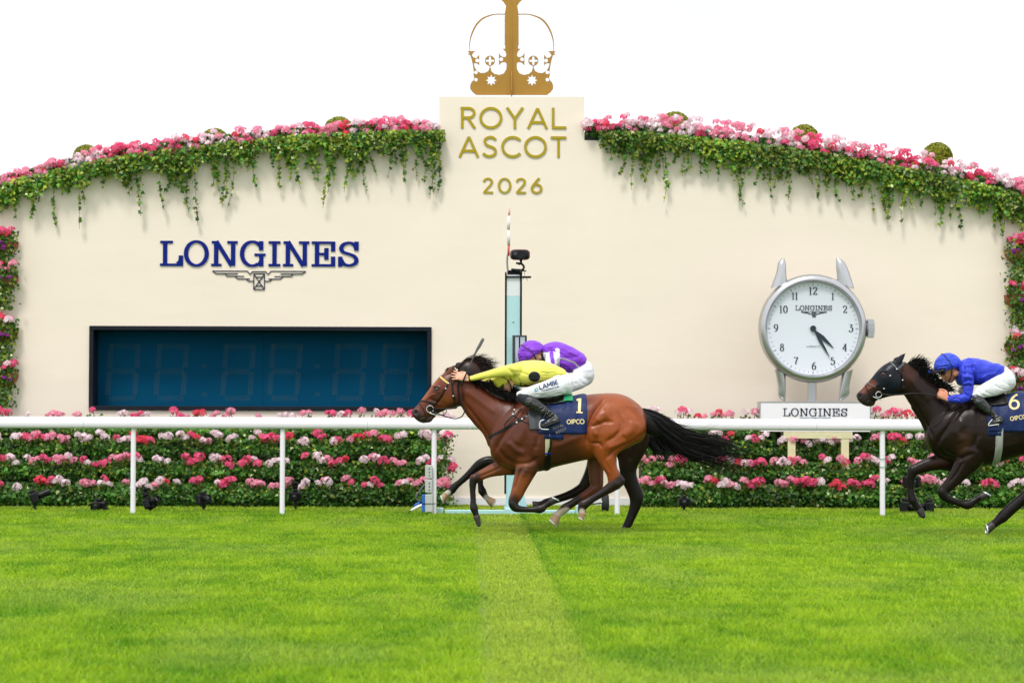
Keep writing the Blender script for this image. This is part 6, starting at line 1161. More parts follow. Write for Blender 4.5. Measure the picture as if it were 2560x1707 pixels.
    pt = [(K_, [(470, 700), (620, 500), (760, 450), (900, 450), (950, 700), (800, 850), (650, 850), (520, 760)], .040, .006, hood, .97), (K_, [(760, 600), (850, 700), (720, 700)], .06, .01, hood, .97), (K_, [(700, 950), (860, 960)], .022, .008, hood, .95), (K_, [(610, 580), (615, 585)], .026, .006, (.060, .022, .016), .95),
          (K_, [(400, 780), (330, 820), (230, 900)], .040, .02, (.15, .042, .020), .85), (K_, [(120, 1010), (200, 1100), (340, 1180)], .042, .025, (.035, .024, .022), .9), (K_, [(150, 1010), (160, 1015)], .014, .005, (.003, .002, .002), .95), (K_, [(1050, 500), (1150, 620)], .06, .05, (.070, .022, .012), .7), (G_, [(960, 780), (940, 860)], .06, .06, (.060, .024, .012), .6),
          (G_, [(545, 1060), (545, 1230), (610, 1330)], .06, .02, BLK, .9), (G_, [(790, 1200), (900, 1280), (1070, 1240)], .06, .02, BLK, .9), (G_, [(1560, 1100), (1250, 1390)], .09, .03, BLK, .9), (G_, [(800, 960), (720, 970)], .04, .03, (.07, .022, .014), .6), (G_, [(1200, 700), (1400, 700)], .15, .1, (.018, .010, .008), .7)]
    S = dict(mat=M_coatd, Y=TY, base=(2560, 1338), label='nearly black racehorse in a dark hood chasing at the right edge, number 6 cloth', coat=(.013, .006, .0045), earcol=(.012, .014, .02), vol=[(None, head, {}), (None, neck, dict(ex=.95)), (None, torso, dict(ex=.9, k=36)), (None, hind, {})], limbs=L, relief=rel, paint=pt,
             hoofs=[(G_, (610, 1332), (632, 1372), 30, 28, .10, M_hoofd, False), (G_, (632, 1372), (648, 1398), 28, 10, .10, M_hoofd, False), (G_, (1078, 1236), (1128, 1212), 30, 36, -.14, M_hoofd, True, -.6), (G_, (1176, 1448), (1128, 1486), 33, 44, -.16, M_hoofd, True, .6), (G_, (1600, 1460), (1580, 1500), 32, 40, .15, M_hoofd, True)],
             ears=[(K_, (900, 400), (1046, 185), .033, -.045, -1), (K_, (840, 380), (930, 250), .026, .05, 1)], eye=(K_, (610, 582)), nostril=(K_, (140, 1010), (.018, .015), .4))
    r, V, Fs, sf = build_horse(S); X = lambda n, p, w_, m=M_leath, f=K_: strap(sf, n, m, br, f, p, w_)
    br = bpy.data.objects.new('bridle', None); COL.objects.link(br); br.parent = r
    X('browband', [(745, 340), (790, 390), (850, 450), (880, 490)], .016, mat('grey_strap', (.10, .10, .13), .35)); X('headpiece', [(1030, 340), (990, 400), (930, 460), (880, 500)], .022, mat('grey_strap2', (.06, .07, .08), .4)); X('cheek_strap', [(880, 500), (820, 590), (760, 660), (700, 760), (640, 850), (560, 950), (510, 1010)], .014)
    X('noseband', [(290, 780), (310, 765), (380, 800), (470, 850)], .014, mat('shiny_strap', (.12, .09, .09), .3)); X('nose_strap', [(260, 800), (290, 880), (330, 960), (380, 1040)], .009); X('throat_lash', [(880, 500), (960, 600), (990, 700), (980, 850), (960, 950)], .009)
    for q in ((875, 495), (750, 620), (630, 870), (990, 705)): p, n_ = sf.hit(*K_(*q), .007); mb = MB(); mb.ell(p, (.009, .004, .007), 8); mb.build('buckle', M_shoe, br, smooth=True)
    for c0 in ((520, 985),): c, n_ = sf.hit(*K_(*c0), .008); mb = MB(); mb.tube([c+np.array((.030*math.cos(a), -.004, .030*math.sin(a))) for a in np.linspace(0, 2*math.pi, 24)], .0045, 6); mb.tube([c+np.array((-.06, -.004, -.02)), c+np.array((.03, -.006, -.06))], .004, 6); mb.build('bit_ring', M_shoe, br, smooth=True)
    tube_px('rein', M_leath, r, K_, [(560, 960, -.08), (650, 990, -.10), (800, 995, -.115), (1000, 985, -.11), (1200, 968, -.13), (1450, 980, -.18), (1680, 1010, -.23)], TY, .007, 5); tube_px('rein', M_leath, r, K_, [(1590, 670, .0), (1680, 690, -.02), (1740, 760, -.04), (1750, 860, -.10), (1730, 960, -.18)], TY, .005, 5)
    strap(sf, 'breast_strap', M_leath, r, G_, [(650, 705), (700, 705), (760, 670), (800, 610), (850, 540)], .010)
    hair('mane', M_hair, r, G_, [[(515, 225, 0), (545, 205, -.01), (580, 190, -.02), (620, 195, -.02)], [(570, 275, 0), (600, 215, -.01), (630, 180, -.02), (655, 190, -.02)], [(640, 330, 0), (655, 255, -.02), (668, 220, -.02), (672, 240, -.03)], [(710, 385, 0), (745, 345, -.02), (780, 350, -.03), (800, 390, -.03)], [(800, 445, 0), (845, 415, -.03), (880, 420, -.05), (910, 440, -.06)]], 520, TY, .0055, 12, .02, .03, 12, .014)
    hair('tail', M_hair, r, G_, [[(1800, 500, 0), (1920, 560, 0), (2080, 680, 0), (2300, 800, 0)], [(1815, 560, 0), (1920, 640, 0), (2060, 760, 0), (2240, 880, 0)]], 200, TY, .007, 13, .03, .06, 14)
    zc = W(*G_(1200, 740), TY)[2]; xx = lambda u: W(*G_(u, 700), TY)[0]
    cl, cs = wrap(V, Fs, 'saddle_cloth', M_cloth, r, xx(1120), xx(1470), zc, TY, -88, 88, .012, slant=-.06)
    wrap(V, Fs, 'girth_pad', M_cloth, r, xx(1090), xx(1190), zc, TY, -96, 96, .009, 12); wrap(V, Fs, 'saddle', M_leath, r, xx(1060), xx(1250), zc, TY, -40, 40, .026, 18, 26, .014)
    M_gw = mat('white_girth', (.34, .36, .33), .6); gg, gs = wrap(V, Fs, 'girth', M_gw, r, xx(1150), xx(1205), zc, TY, -176, 176, .010, 6, 60, .005)
    mb = MB(); pol = [(1148, 780), (1208, 780), (1208, 825), (1192, 840), (1186, 960), (1166, 960), (1166, 840), (1150, 825)]
    c = [gs.hit(*G_(*q), .007)[0] for q in pol]
    def qd(a, b, c_, d): 
        o = len(mb.v); n = 8
        for i in range(n+1):
            for (p, q) in ((a, d), (b, c_)): u = p[0]+(q[0]-p[0])*i/n; v = p[1]+(q[1]-p[1])*i/n; mb.v.append(tuple(gs.hit(*G_(u, v), .008)[0]))
        for i in range(n): mb.f.append([o+2*i, o+2*i+1, o+2*i+3, o+2*i+2])
    qd((1150, 782), (1206, 782), (1206, 828), (1150, 828)); qd((1150, 829), (1206, 829), (1190, 850), (1166, 850)); qd((1166, 851), (1190, 851), (1186, 965), (1168, 965)); mb.build('red_girth_patch', mat('red_patch', (.42, .008, .02), .5), gg)
    def onc(cx, cy, ang=0):
        c = np.array(G_(cx, cy)); k = F/TY
        def fn(x, z, o): a, b = rot2(x, z, ang); return cs.hit(c[0]+a*k, c[1]-b*k, .0055+o)[0]
        return fn
    six = [arc(.32, .34, .30, .28, 0, 360, 34), SG([(.60, 1.0), (.38, .90), (.16, .70), (.03, .42)])]
    st = [ribbon_quads(p, .13, .17) for p in six]; st = [((l-[.31, 0])*.150, (q-[.31, 0])*.150) for l, q in st]; draped_text('cloth_number', st, onc(1340, 565, math.radians(4)), M_gl, cl)
    st, wd = text_strokes('QIPCO', SANS, .043, .19, .19, .12); draped_text('cloth_lettering', st, onc(1372, 642, math.radians(9)), M_gl, cl)
    Ys = -.34; tube_px('stirrup', M_shoe, r, J_, [(1180, 1230, Ys), (1130, 1290, Ys), (1120, 1330, Ys), (1180, 1325, Ys), (1290, 1310, Ys)], TY, .006, 4); tube_px('stirrup_leather', M_leath, r, J_, [(1150, 960, -.24), (1170, 1100, -.32), (1180, 1230, -.34)], TY, .007)
third_horse()
# ------------------------------------------------------------------ riders
def silk_mat(name, col, wr=.55, sc=9, st=(1, 1, 3.2, .5), rough=.42, attr=None, **k):
    return mat(name, col, rough, attr=attr, bump=wr*.5, bscale=sc*.6, bstretch=st, bdist=.05, bdetail=2.5, var=.05, vscale=9, spec=.3, **k)
def head_vol(mb, c, f, s=1.0, yaw=0.0):
    """head volumes in a frame looking along f (x,z); c is the centre of the skull"""
    f = np.array((f[0], 0, f[1])); f = f/np.linalg.norm(f); f = np.array(Matrix.Rotation(yaw, 3, 'Z')) @ f; u = np.array((0, 0, 1.))-f*f[2]; u /= np.linalg.norm(u); l = np.cross(u, f); R = np.column_stack([f, l, u])
    E = lambda p, r: mb.ell(c+R @ (np.array(p)*s), np.array(r)*s, 10, R)
    E((0, 0, .02), (.098, .077, .105)); E((.030, 0, -.045), (.066, .060, .075)); E((.058, 0, -.095), (.034, .032, .028)); E((.094, 0, -.020), (.018, .013, .030)); E((.110, 0, -.034), (.014, .014, .012))
    E((.088, 0, -.063), (.014, .026, .009)); E((.086, 0, -.076), (.014, .024, .008)); E((.082, 0, .022), (.018, .054, .014)); E((.064, .040, -.028), (.024, .020, .018)); E((.064, -.040, -.028), (.024, .020, .018)); E((.0, .068, -.06), (.035, .02, .035)); E((.0, -.068, -.06), (.035, .02, .035))
    for q in (-1, 1): E((-.005, q*.079, -.008), (.019, .009, .032))
    return R
def hand_vol(mb, w_, d, nrm, s=1.0, curl=.3, side=1, splay=0):
    """palm and five fingers. w_ wrist point, d hand direction, nrm back-of-hand normal, curl radians per joint"""
    d = np.array(d, float); d /= np.linalg.norm(d); n = np.array(nrm, float); n -= d*(n @ d); n /= np.linalg.norm(n); b = np.cross(d, n)*side
    mb.tube([w_-d*.02, w_+d*.02*s, w_+d*.055*s, w_+d*.088*s], np.array([.027, .034, .042, .038])*s, 12, 3, flat=.45, upv=n)
    for k, L in enumerate((.070, .080, .075, .060)):
        p = w_+d*.082*s+b*(k-1.5)*.0205*s; a = 0; d0 = d; d = d+b*(k-1.5)*splay; d = d/np.linalg.norm(d); P = [p-d*.02*s, p]; R = [.0095*s, .0095*s]
        for j in range(3):
            a += curl*(1+.12*k); q = d*math.cos(a)-n*math.sin(a); P.append(P[-1]+q*L*s*(.42, .32, .26)[j]); R.append((.0090, .0083, .0068)[j]*s)
        mb.tube(P, R, 8, 2); d = d0
    p = w_+d*.025*s-b*.030*s; P = [p, p+(d*.55-b*.7-n*.2)*.035*s, p+(d*.9-b*.55-n*.45)*.06*s, p+(d*1.1-b*.3-n*.6)*.078*s]; mb.tube(P, np.array([.014, .0125, .0105, .0085])*s, 8, 2)
def clothing(name, mb, m, parent, vox=.008, it=5, relief_items=(), colors=None, paint_items=(), Yc=None, wr=None):
    V, Fs, Nn = remesh(mb, vox, it)
    if wr: 
        amp, sx, sz, sd = wr[:4]; P = V[:, [0, 2]]; ang = wr[4] if len(wr) > 4 else .5; a = P[:, 0]*math.cos(ang)+P[:, 1]*math.sin(ang); b = -P[:, 0]*math.sin(ang)+P[:, 1]*math.cos(ang)
        h = vnoise(np.column_stack([a*sx+100, b*sz+100+V[:, 1]*6]), sd)+.5*vnoise(np.column_stack([a*sx*2.1+90, b*sz*2.3+80+V[:, 1]*9]), sd+1); h = 1-np.abs(h/.75-1)*2; V = V+Nn*(h*amp)[:, None]
    if relief_items: V = relief(V, Nn, [(a, b, c, d*1.5, e) for a, b, c, d, e in relief_items])
    C = paint(V, colors, paint_items, Yc) if colors is not None else None
    return mesh_np(name, V, Fs, m, parent, True, colors=C), V, Fs
def frame(f, yaw=0.0):
    f = np.array((f[0], 0, f[1]), float); f = f/np.linalg.norm(f); f = np.array(Matrix.Rotation(yaw, 3, 'Z')) @ f; u = np.array((0, 0, 1.))-f*f[2]; u /= np.linalg.norm(u); l = np.cross(u, f); return np.column_stack([f, l, u])
def helmet(parent, c, R, m, s=1.0, peak=True, rim=None, squash=(.122, .100, .112), band=None):
    rg = []; mb = MB()
    # dome cut low at the back, peak to the front
    for i in range(11):
        ph = math.pi*.5*(1-i/10)*1.0; z = math.sin(ph)
        rg.append([c+R @ (np.array((math.cos(q)*squash[0]*math.cos(ph)*(1.02 if math.cos(q) < 0 else 1), math.sin(q)*squash[1]*math.cos(ph), z*squash[2]+.012-.018*(1-z)*max(0, -math.cos(q))))*s) for q in np.linspace(0, 2*math.pi, 32, endpoint=False)])
    rg.append([c+R @ (np.array((math.cos(q)*squash[0]*.985, math.sin(q)*squash[1]*.985, -.014-.016*max(0, -math.cos(q))))*s) for q in np.linspace(0, 2*math.pi, 32, endpoint=False)])
    rg[0] = [p*.02+rg[0][0]*.98 for p in rg[1]] if 0 else rg[0]
    mb.loft(rg); o = mb.build('helmet_cover', m, parent, smooth=True)
    if peak:
        mb = MB(); n = 15; V = []
        for j, (ext, dz) in enumerate(((.96, .008), (1.25, .0), (1.50, -.014))):
            for i in range(n): q = math.radians(-62+124*i/(n-1)); V.append(c+R @ (np.array((math.cos(q)*squash[0]*(1+(ext-1)*math.cos(q)**.6), math.sin(q)*squash[1]*(1+(ext-1)*.25), dz))*s))
        mb.add(V, [(j*n+i, j*n+i+1, (j+1)*n+i+1, (j+1)*n+i) for j in range(2) for i in range(n-1)]); q = mb.build('cap_peak', rim or m, parent, smooth=True); z = q.modifiers.new('s', 'SOLIDIFY'); z.thickness = .006
    mb = MB(); P = [c+R @ (np.array((math.sin(a)*.0-.0+.0+.02*math.cos(a), math.sin(a)*squash[1]*1.03, math.cos(a)*squash[2]*1.03+.012))*s) for a in np.linspace(-1.75, 1.75, 22)]; mb.tube(P, .0035, 6); mb.build('elastic_band', M_leath, parent, smooth=True)
    mb = MB()
    for sg in (-1, 1): mb.tube([c+R @ (np.array(p)*s) for p in ((.0, sg*.098, .0), (.02, sg*.088, -.06), (.05, sg*.05, -.115), (.06, 0, -.128))], .006, 6, 3)
    mb.build('chin_strap', M_leath, parent, smooth=True); return o
def person(label, fr_, pt, Y): r = thing('person', label, 'person', W(*fr_(*pt), Y)); return r
M_breech = silk_mat('white_breeches', (.76, .77, .80), .40, 12, (1, 1, 4, .9), .55)
M_boot = mat('black_boot', (.010, .010, .012), .22, spec=.6, bump=.6, bscale=16, bstretch=(1, 1, 3, .7), bdist=.03, coat=.3)
M_bootcuff = mat('boot_sock', (.008, .010, .020), .7)
# ---------------------------------------------------------------- yellow silks, on the bay
def rider_yellow():
    Y = BY; r = person('jockey in yellow silks with a black spot crouched over the bay, one arm stretched forward', B_, (1050, 900), Y)
    M_y = silk_mat('yellow_silk', (.80, .76, .06), .42, 7, (1, 1, 4.0, -.15), attr='Col')
    torso = [((415, 520), (440, 690), .11), ((465, 462), (500, 745), .165), ((560, 414), (610, 762), .195), ((700, 400), (735, 745), .205), ((850, 404), (880, 712), .195), ((960, 428), (990, 690), .178), ((1060, 468), (1070, 665), .165), ((1150, 512), (1140, 650), .158), ((1200, 548), (1180, 650), .145)]
    mb = MB(); sections(mb, B_, torso, Y, ex=.88)
    px = lambda x, y: ((x-1200)*5.6, (y-830)*5.6); arm = [(560, 520, 95, -.12), (470, 525, 84, -.19), (360, 545, 74, -.20), (230, 572, 64, -.18), (130, 595, 56, -.155), (0, 622, 46, -.13), (-80, 640, 40, -.115), (-140, 652, 35, -.105)]
    limb(mb, B_, arm, Y, 0, .9); off = [(560, 560, 90, .12), (470, 600, 76, .20), (360, 640, 62, .20), (250, 665, 50, .17), (140, 680, 44, .13), (80, 690, 40, .11)]; limb(mb, B_, off, Y, 0, .9)
    base = (.86, .80, .14); o, V, Fs = clothing('silks', mb, M_y, r, .008, 4, [(B_, [(500, 640), (440, 560), (400, 500)], .02, -.010, -1), (B_, [(1090, 560), (950, 575), (850, 560)], .007, -.007, -1), (B_, [(1100, 590), (980, 610), (880, 605)], .007, -.007, -1), (B_, [(1080, 620), (960, 650), (860, 650)], .007, -.006, -1), (B_, [(1120, 540), (1000, 530), (900, 510)], .007, -.005, -1), (B_, [(520, 640), (560, 700), (570, 760)], .009, -.009, -1), (B_, [(470, 640), (500, 720)], .008, -.008, -1), (B_, [(420, 560), (560, 560), (680, 600)], .010, -.006, -1)],
        base, [(B_, [(760, 622), (761, 623)], .0, .001, (.01, .01, .01), 0.0)], Y, (.0045, 2.2, 9, 61, -.12))
    sf = Surf(V, Fs, Y); M_bk = mat('black_spot', (.008, .008, .009), .5)
    def disc(frm, cx, cy, ru, rv, nme, m, o_, rot=0, poly=None):
        mb = MB(); nr, na = 7, 36; V2 = [sf.hit(*frm(cx, cy), o_)[0]]
        for i in range(1, nr+1):
            for j in range(na): a = 2*math.pi*j/na; V2.append(sf.hit(*frm(cx+ru*i/nr*math.cos(a), cy+rv*i/nr*math.sin(a)), o_)[0])
        Fq = [(0, 1+j, 1+(j+1) % na) for j in range(na)]+[(1+(i-1)*na+j, 1+i*na+j, 1+i*na+(j+1) % na, 1+(i-1)*na+(j+1) % na) for i in range(1, nr) for j in range(na)]
        mb.add(V2, Fq); return mb.build(nme, m, o, smooth=True)
    disc(B_, 760, 622, 87, 76, 'spot_edge', mat('pale_yellow_edge', (.75, .72, .30), .5), .003); disc(B_, 760, 622, 80, 69, 'black_spot', M_bk, .0055)
    mb = MB(); P = [(560, 770), (572, 700), (600, 712), (650, 735), (720, 752), (700, 790)]; c = sf.hit(*B_(640, 752), .005)[0]; V2 = [c]+[sf.hit(*B_(*q), .005)[0] for q in [tuple(v) for v in spl(P+[P[0]], 3)]]; mb.add(V2, [(0, i, i+1) for i in range(1, len(V2)-1)]); mb.build('black_patch', M_bk, o)
    strap(sf, 'arm_band', M_bk, o, B_, [(225, 625), (240, 670), (255, 715)], .022, off=.004) if 0 else None
    mb = MB(); a, b_ = W(*B_(-148, 654), Y-.103), W(*B_(-134, 651), Y-.106); mb.tube([a, b_], [.030, .031], 16); mb.build('wrist_cuff', M_leath, r, smooth=True)
    p0 = W(*B_(222, 618), Y+.10); mb = MB(); mb.tube([W(*B_(238, 668), Y+.165)+np.array((-.012, 0, .002)), W(*B_(238, 668), Y+.165)+np.array((.010, 0, -.002))], [.043, .044], 18); mb.build('black_arm_band', M_bk, r, smooth=True)
    # skin: one continuous body
    mb = MB(); sections(mb, B_, [((q[0][0]+6, q[0][1]+18), (q[1][0]+6, q[1][1]-18), q[2]-.030) for q in torso], Y); limb(mb, B_, [(q[0], q[1], q[2]*.62, q[3]) for q in arm]+[(-185, 655, 27, -.10)], Y, 0, .85); limb(mb, B_, [(q[0], q[1], q[2]*.62, q[3]) for q in off]+[(20, 690, 28, .10), (-20, 685, 26, .09)], Y, 0, .85)
    w1 = W(*B_(-170, 650), Y-.105); hand_vol(mb, w1, (-1, .10, .26), (.12, -.85, .5), 1.15, .08, -1, .16); w2 = W(*B_(0, 688), Y+.09); hand_vol(mb, w2, (-1, 0, .05), (0, .7, .6), 1.0, .7)
    limb(mb, B_, [(520, 600, 70), (450, 640, 60), (400, 670, 60)], Y, -.02, 1); hc = W(*B_(352, 672), Y-.03); R = head_vol(mb, hc, (-.62, -.78), 1.0, .25)
    for sg in (-1, 1): limb(mb, B_, [(1160, 725, 90, sg*.08), (1050, 770, 86, sg*.15), (850, 820, 66, sg*.21), (700, 846, 50, sg*.24), (590, 870, 38, sg*.25), (640, 925, 34, sg*.26), (780, 1010, 30, sg*.27), (930, 1112, 24, sg*.28), (1015, 1178, 20, sg*.285)], Y, 0, .55)
    V, Fs, Nn = remesh(mb, .0052, 2); mesh_np('body', V, Fs, M_skin, r, True)
    helmet(r, hc, R, mat('yellow_cap', (.60, .55, .05), .5), 1.0, True, M_leath)
    mb = MB(); [mb.ell(hc+R @ np.array((.084, sg*.032, .004)), (.022, .026, .017), 10, R) for sg in (-1, 1)]; mb.build('goggles', M_glass, r, smooth=True)
    # breeches
    mb = MB()
    for sg in (-1, 1): limb(mb, B_, [(548, 872, 42, sg*.25), (610, 862, 62, sg*.25), (700, 845, 80, sg*.245), (800, 825, 96, sg*.235), (920, 800, 112, sg*.215), (1040, 770, 132, sg*.18), (1130, 735, 146, sg*.13), (1170, 720, 138, sg*.09)], Y, 0, .66)
    sections(mb, B_, [((1040, 560), (1040, 720), .14), ((1100, 540), (1100, 860), .17), ((1180, 552), (1180, 892), .195), ((1250, 592), (1250, 885), .18), ((1290, 650), (1290, 840), .13), ((1304, 700), (1304, 780), .07)], Y, ex=.9)
    br, Vb, Fb = clothing('breeches', mb, M_breech, r, .008, 4, [(B_, [(820, 905), (980, 890), (1140, 850)], .010, -.006, -1), (B_, [(760, 880), (900, 872), (1080, 830)], .008, -.004, -1), (B_, [(1180, 580), (1230, 640), (1270, 720)], .008, -.004, -1), (B_, [(1100, 600), (1180, 640), (1230, 740)], .008, -.004, -1)], None, (), None, (.0036, 2.2, 15, 63, .62))
    sb = Surf(Vb, Fb, Y); M_ink = mat('navy_print', (.01, .03, .12), .5); M_gr = mat('green_print', (.10, .45, .12), .5); M_bl2 = mat('blue_print', (.03, .22, .50), .5)
    def onb(cx, cy, ang):
        c = np.array(B_(cx, cy)); k = F/Y
        def fn(x, z, o_): a, b = rot2(x, z, ang); return sb.hit(c[0]+a*k, c[1]-b*k, .0035+o_)[0]
        return fn
    st, wd = text_strokes('LAMBE', SANS, .046, .19, .20, .10, 'l', 1.12); draped_text('breeches_lettering', st, onb(838, 805, math.radians(17)), M_ink, br)
    st, wd = text_strokes('CONSTRUCTION', SANS, .0165, .17, .17, .10, 'l', 1.18); draped_text('breeches_small_lettering', st, onb(862, 836, math.radians(15)), M_ink, br)
    q = lambda pts, nme, m: draped_text(nme, [(np.array(pts[0])*.01, np.array(pts[1])*.01)], onb(790, 815, math.radians(14)), m, br)
    q(([(-1.6, 2.4), (-1.9, 0), (-.6, -1.2)], [(-.6, 2.0), (-.9, .3), (.4, -.2)]), 'logo_blue', M_bl2); q(([(-.3, 2.6), (1.6, 2.9), (2.0, 1.0)], [(-.3, 1.8), (.9, 2.0), (1.2, 1.0)]), 'logo_green', M_gr); q(([(.3, -1.2), (1.6, -.6), (2.0, .6)], [(.5, -.3), (1.1, .0), (1.2, .6)]), 'logo_blue', M_bl2)
    for sg in (-1, 1):
        mb = MB(); limb(mb, B_, [(575, 905, 62), (630, 935, 88), (700, 975, 88), (760, 1012, 76)], Y, sg*.26, .62); clothing('boot_cuff', mb, M_bootcuff, r, .008, 4)
        mb = MB(); limb(mb, B_, [(700, 975, 86), (780, 1022, 78), (860, 1075, 72), (940, 1130, 64), (1010, 1180, 58), (1050, 1215, 60)], Y, sg*.28, .66); limb(mb, B_, [(1070, 1225, 52), (1020, 1245, 54), (950, 1275, 44), (890, 1302, 32), (865, 1312, 22)], Y, sg*.30, .95); limb(mb, B_, [(1060, 1190, 40), (1085, 1235, 40)], Y, sg*.29, .9)
        clothing('boot', mb, M_boot, r, .007, 3, [(B_, [(880, 1180), (960, 1100)], .008, -.010, sg), (B_, [(900, 1200), (1000, 1130)], .007, -.010, sg), (B_, [(930, 1220), (1040, 1165)], .007, -.009, sg), (B_, [(960, 1235), (1070, 1190)], .006, -.008, sg), (B_, [(840, 1120), (900, 1050)], .007, -.008, sg)], None, (), None, (.003, 8, 16, 71, .9))
    mb = MB(); P = [W(*B_(u, v), Y-.335) for u, v in ((1125, 1240), (1060, 1262), (980, 1292), (900, 1330))]; mb.tube(P, [.010, .008, .008, .006], 8, 3, flat=.5); mb.build('boot_sole', M_rubber, r, smooth=True)
    t = thing('riding_whip', 'black riding whip with a flat grey end held by the jockey in yellow', 'whip', W(*H_(905, 830), Y-.12)); ty = Y-.13
    mb = MB(); mb.tube([W(*H_(908, 838), ty), W(*H_(910, 815), ty), W(*H_(925, 770), ty), W(*H_(960, 690), ty-.01), W(*H_(1000, 600), ty)], [.009, .010, .008, .008, .007], 8, 2); mb.build('grip', M_leath, t, smooth=True)
    mb = MB(); mb.tube([W(*H_(1000, 600), ty), W(*H_(1050, 480), ty), W(*H_(1095, 380), ty)], [.0085, .0075, .005], 8, 2); mb.build('shaft', mat('whip_grey', (.06, .06, .075), .35), t, smooth=True)
    mb = MB(); mb.tube([W(*H_(1094, 382), ty), W(*H_(1140, 290), ty), W(*H_(1190, 205), ty), W(*H_(1245, 100), ty)], [.006, .013, .017, .016], 8, 3, flat=.35, upv=(0, 1, 0)); mb.build('flap', mat('whip_flap', (.11, .11, .12), .5), t, smooth=True)
rider_yellow()
# ---------------------------------------------------------------- purple silks, beyond
def rider_purple():
    Y = FY; r = person('jockey in purple silks and cap with white sleeves riding behind the yellow one', B_, (1400, 800), Y); M_p = silk_mat('purple_silk', (.20, .035, .52), .45, 8, (1, 1, 3.2, .45), attr='Col')
    torso = [((870, 215), (900, 400), .10), ((920, 172), (960, 450), .16), ((1000, 145), (1040, 500), .19), ((1090, 140), (1110, 520), .20), ((1220, 182), (1210, 565), .195), ((1350, 245), (1310, 560), .18), ((1440, 300), (1400, 520), .165), ((1490, 355), (1440, 500), .15)]
    pur, wh = (.215, .040, .56), (.80, .78, .82); mb = MB(); sections(mb, B_, torso, Y, ex=.88); arm = [(1040, 330, 95, -.12), (1005, 380, 92, -.19), (990, 470, 80, -.215), (960, 560, 66, -.21), (880, 610, 52, -.19), (760, 600, 44, -.14), (660, 590, 38, -.10)]; limb(mb, B_, arm, Y, 0, .9); limb(mb, B_, [(q[0], q[1], q[2], -q[3]) for q in arm], Y, 0, .9)
    pt = [(B_, [(915, 345), (960, 430), (1020, 520), (940, 600), (700, 600)], .050, .003, wh, 1), (B_, [(1000, 320), (1030, 470)], .045, .003, wh, 1), (B_, [(1083, 255), (1088, 360), (1080, 470)], .024, .003, wh, 1), (B_, [(1000, 290), (1002, 345)], .024, .002, pur, 1), (B_, [(1010, 375), (1020, 425)], .022, .002, pur, 1), (B_, [(1003, 350), (1008, 370)], .015, .002, pur, 1), (B_, [(1105, 360), (1230, 395), (1320, 425), (1390, 500)], .0075, .003, wh, .95)]
    clothing('silks', mb, M_p, r, .008, 3, [(B_, [(880, 300), (960, 230), (1060, 190)], .010, -.008, -1), (B_, [(1110, 380), (1230, 410), (1320, 440), (1390, 510)], .008, -.010, -1), (B_, [(1130, 220), (1250, 280), (1360, 330)], .009, .007, -1), (B_, [(1100, 280), (1200, 350), (1330, 370)], .009, -.009, -1), (B_, [(1380, 300), (1420, 380), (1400, 460)], .009, -.009, -1), (B_, [(1120, 430), (1200, 450), (1290, 500)], .010, .008, -1), (B_, [(900, 270), (1000, 240), (1080, 260)], .007, .008, -1), (B_, [(1180, 300), (1290, 340), (1400, 350)], .008, -.006, -1), (B_, [(1150, 450), (1220, 500), (1250, 550)], .010, -.008, -1), (B_, [(940, 240), (1020, 210)], .008, -.006, -1)], pur, pt, Y, (.006, 3, 9, 81, .4))
    mb = MB(); sections(mb, B_, [((q[0][0]+6, q[0][1]+18), (q[1][0]+6, q[1][1]-18), q[2]-.030) for q in torso], Y); [limb(mb, B_, [(q[0], q[1], q[2]*.6, q[3]*sg) for q in arm], Y, 0, .85) for sg in (1, -1)]; [hand_vol(mb, W(*B_(650, 590), Y-sg*.09), (-1, 0, .1), (0, -sg*.7, .6), 1.0, .7) for sg in (1, -1)]
    limb(mb, B_, [(900, 300, 72), (840, 325, 66), (790, 335, 60)], Y, 0, 1); hc = W(*B_(742, 318), Y-.01); R = head_vol(mb, hc, (-.42, -.9), 1.0, .1)
    for sg in (-1, 1): limb(mb, B_, [(1440, 630, 90, sg*.08), (1300, 705, 84, sg*.16), (1100, 790, 66, sg*.21), (900, 855, 46, sg*.235), (850, 885, 38, sg*.24), (950, 985, 40, sg*.25), (1090, 1110, 34, sg*.26), (1050, 1180, 24, sg*.265)], Y, 0, .55)
    V, Fs, Nn = remesh(mb, .0068, 3); mesh_np('body', V, Fs, M_skin, r, True)
    helmet(r, hc+np.array((-.008, 0, .004)), frame((-.75, -.66), .1), silk_mat('purple_cap', (.22, .040, .56), 1.6, 16, (1, 1, 2.6, .5)), 1.27, True, M_leath)
    mb = MB(); mb.ell(hc+R @ np.array((.045, 0, -.095)), (.06, .07, .04), 10, R); mb.build('black_neck_scarf', M_leath, r, smooth=True); mb = MB(); limb(mb, B_, [(850, 400, 34), (900, 385, 40), (880, 330, 36)], Y, -.06, .8); mb.build('black_collar', M_leath, r, smooth=True)
    mb = MB()
    for sg in (-1, 1): limb(mb, B_, [(840, 870, 46, sg*.24), (950, 840, 78, sg*.235), (1080, 800, 98, sg*.225), (1220, 740, 112, sg*.20), (1340, 690, 125, sg*.17), (1430, 640, 130, sg*.12)], Y, 0, .68)
    sections(mb, B_, [((1300, 480), (1290, 690), .14), ((1390, 430), (1370, 790), .17), ((1470, 395), (1450, 770), .19), ((1530, 420), (1530, 735), .175), ((1575, 480), (1575, 690), .13), ((1598, 550), (1598, 630), .07)], Y, ex=.9)
    clothing('breeches', mb, M_breech, r, .008, 4, [(B_, [(1330, 600), (1400, 690), (1480, 740)], .008, -.004, -1), (B_, [(1400, 590), (1470, 650), (1540, 690)], .008, -.004, -1), (B_, [(1300, 660), (1350, 740)], .008, -.004, -1)], None, (), None, (.0042, 2.2, 13, 64, .8))
